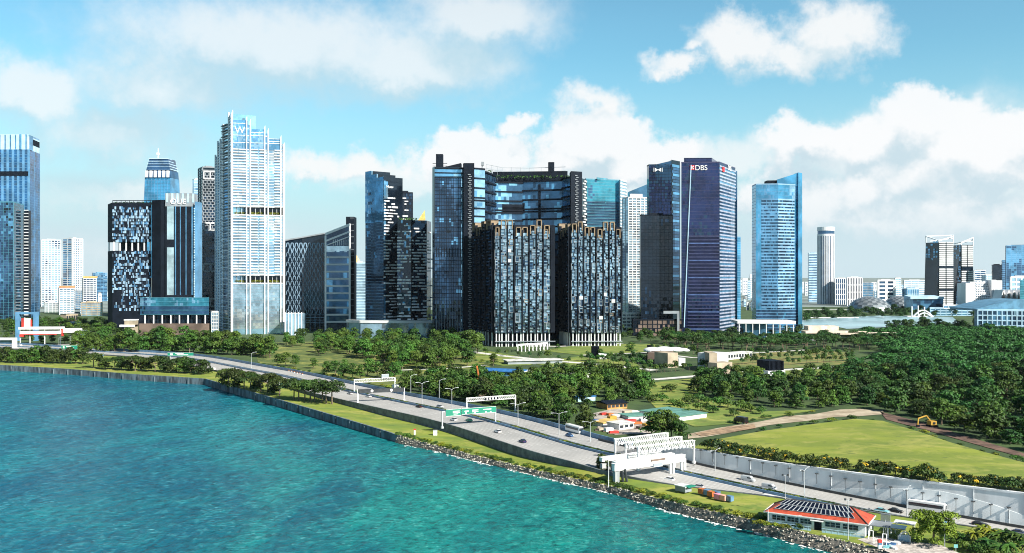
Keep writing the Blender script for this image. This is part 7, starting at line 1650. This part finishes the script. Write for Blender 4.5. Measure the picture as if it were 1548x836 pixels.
def arm(lab, pts, col, name='crane_arm', cat='crane', base=True, th=.8):
    p0 = Vector(pts[0]); r = empty('digger' if name == 'digger' else 'site_crane', (p0.x, p0.y, 0), lab, cat)
    for a, b in zip(pts, pts[1:]): m = MB(); m.bar(a, b, th, th*1.1); m.build('boom', col, r)
    if base:
        m = MB(); m.box((p0.x, p0.y+.3, .9), (3.2, 2.8, 1.8), .3); m.build('cab', col, r); m = MB(); m.box((p0.x+.5, p0.y-1.2, 1.3), (1.3, .12, 1.0), .3); m.build('windows', M_cgl, r)
        for s in (-1.3, 1.3): m = MB(); m.box((p0.x+s, p0.y, -.1), (.8, 3.8, .95), .3); m.build('track', f_dark, r)
    return r
D = G(715, 592).y; arm('tall orange site crane with a bent boom behind the thicket', [S(712, 588, D), S(724, 570, D), S(721, 553, D)], M_orange); D = G(680, 585).y; arm('red crane boom lying low over the thicket', [S(682, 580, D), S(664, 566, D)], M_redp, base=True)
D = G(811, 592).y; m = MB(); r = empty('hoist_frame', (*XY(811, D), 0), 'yellow hoist frame standing in the thicket', 'frame')
for x in (806, 811.5, 817): m.bar((*XY(x, D), -.2), (*XY(811+(x-811)*.5, D+2), ZT(574, D)), .7, .7)
m.bar(S(807, 576, D), S(816, 575, D), .7, .7); m.build('frame_bar', M_yelp, r)
p = G(1409, 645); q = p+Vector((-2.6, 0, 5.2)); e2 = p+Vector((-6.6, -.5, 4.0)); e3 = p+Vector((-6.9, -.5, .6))
r = arm('yellow excavator with a raised arm at the edge of the wood behind the field', [p+Vector((0, 0, 1.8)), q, e2, e3], M_yelp, 'digger', 'excavator', True, .45); m = MB(); m.box(e3+Vector((.1, 0, -.6)), (1.2, 1.3, 1.0)); m.build('bucket', f_dark, r)
vehicle('lorry', 1119, 640, 'black', 'dark tipper lorry on the dirt track', 1, z=.1)
# ------------------------------------------------------------------ far left canopy building
D = 950; t = empty('canopy_building', (*XY(58, D), 0), 'white canopy building with red trim and a long white roof bar at the far left', 'building'); m = MB(); A, B = XY(28, D), XY(92, D+3); m.fbox(A, B, 0, .96, ZT(498, D), ZT(495, D), -14, .5); m.build('roof', M_white, t)
m = MB(); m.fbox(A, B, .03, 1, ZT(505, D), ZT(500.5, D), -8, 0); m.build('wall', M_white, t); m = MB(); m.fbox(A, B, .03, .9, ZT(506.2, D), ZT(505, D), -8, .4); m.fbox(A, B, .02, .12, ZT(509, D), ZT(506.4, D), -3, .3); m.build('trim', M_redp, t)
for k in (.02, .25, .6, .97): m = MB(); m.fbox(A, B, k, k+.012, -.3, ZT(496, D), -2, -1); m.build('column', M_white, t)
D = 940; t = empty('canopy_building', (*XY(112, D), 0), 'white gate building with a blue side right of the long canopy', 'building'); A, B = XY(93, D), XY(129, D+4); m = MB(); m.fbox(A, B, 0, .75, ZT(503, D), ZT(497, D), -10, 0); m.build('roof', M_white, t); m = MB(); m.fbox(A, B, .62, .78, -.3, ZT(498, D), -8, .5); m.build('wall', M_white, t); m = MB(); m.fbox(A, B, 0, .06, ZT(508, D), ZT(497, D), -4, .6); m.build('red_pier', M_redp, t); m = MB(); m.fbox(A, B, .8, 1, -.3, ZT(500, D), -10, -1); m.build('glazed_side', g_blue, t)
D = 1010; t = empty('advertising_tower', (*XY(40, D), 0), 'red and white board in a blue portal frame at the far left', 'sign'); A, B = XY(23, D), XY(56, D); m = MB(); m.fbox(A, B, 0, 1, ZT(475, D), ZT(472, D), -4, 0); m.fbox(A, B, 0, .18, -.3, ZT(475, D), -4, 0); m.fbox(A, B, .82, 1, -.3, ZT(475, D), -4, 0); m.build('portal_frame', f_blue, t); m = MB(); m.fbox(A, B, .42, .72, ZT(498, D), ZT(481, D), .2, .8); m.build('panel', f_pale, t); m = MB(); m.fbox(A, B, .30, .42, ZT(496, D), ZT(481, D), .2, .9); m.fbox(A, B, .72, .78, ZT(494, D), ZT(483, D), .2, .9); m.build('red_panel', M_redp, t)
D = 905; t = empty('bus_shelter', (*XY(8, D), 0), 'white box framed shelter at the left edge beside the road', 'shelter'); A, B = XY(-8, D), XY(21, D); m = MB(); m.fbox(A, B, 0, 1, ZT(514, D), ZT(511, D), -6, 0); m.fbox(A, B, .9, 1, -.3, ZT(514, D), -6, 0); m.build('shelter_frame', M_white, t); m = MB(); m.fbox(A, B, 0, .9, ZT(519, D), ZT(515, D), -5, -2); m.build('glass_panel', g_navy, t)
D = 1020; A, B = XY(181, D), XY(204, D); t = empty('white_hut', (*A, 0), 'white hut with a cream wall in front of the panelled tower', 'building'); m = MB(); m.fbox(A, B, .3, 1, -.3, ZT(484, D), -9, 0); m.build('wall', f_beige, t); m = MB(); m.fbox(A, B, 0, 1, ZT(494, D), ZT(491, D), -8, 1); m.build('balcony', M_white, t); m = MB(); m.fbox(A, B, .28, 1.02, ZT(484.5, D), ZT(483, D), -9.5, .5); m.build('roof', M_white, t)
shed('low_block', 'low ochre block among trees below the small white block', 100, 489, 118, 488, 12, 14, f_beige, f_roof, .5, bays=5, cat='building'); shed('low_block', 'small blue glazed block behind the gate building', 108, 496, 122, 495.5, 12, 9, f_lblue, f_grey, .5, bays=4, cat='building')
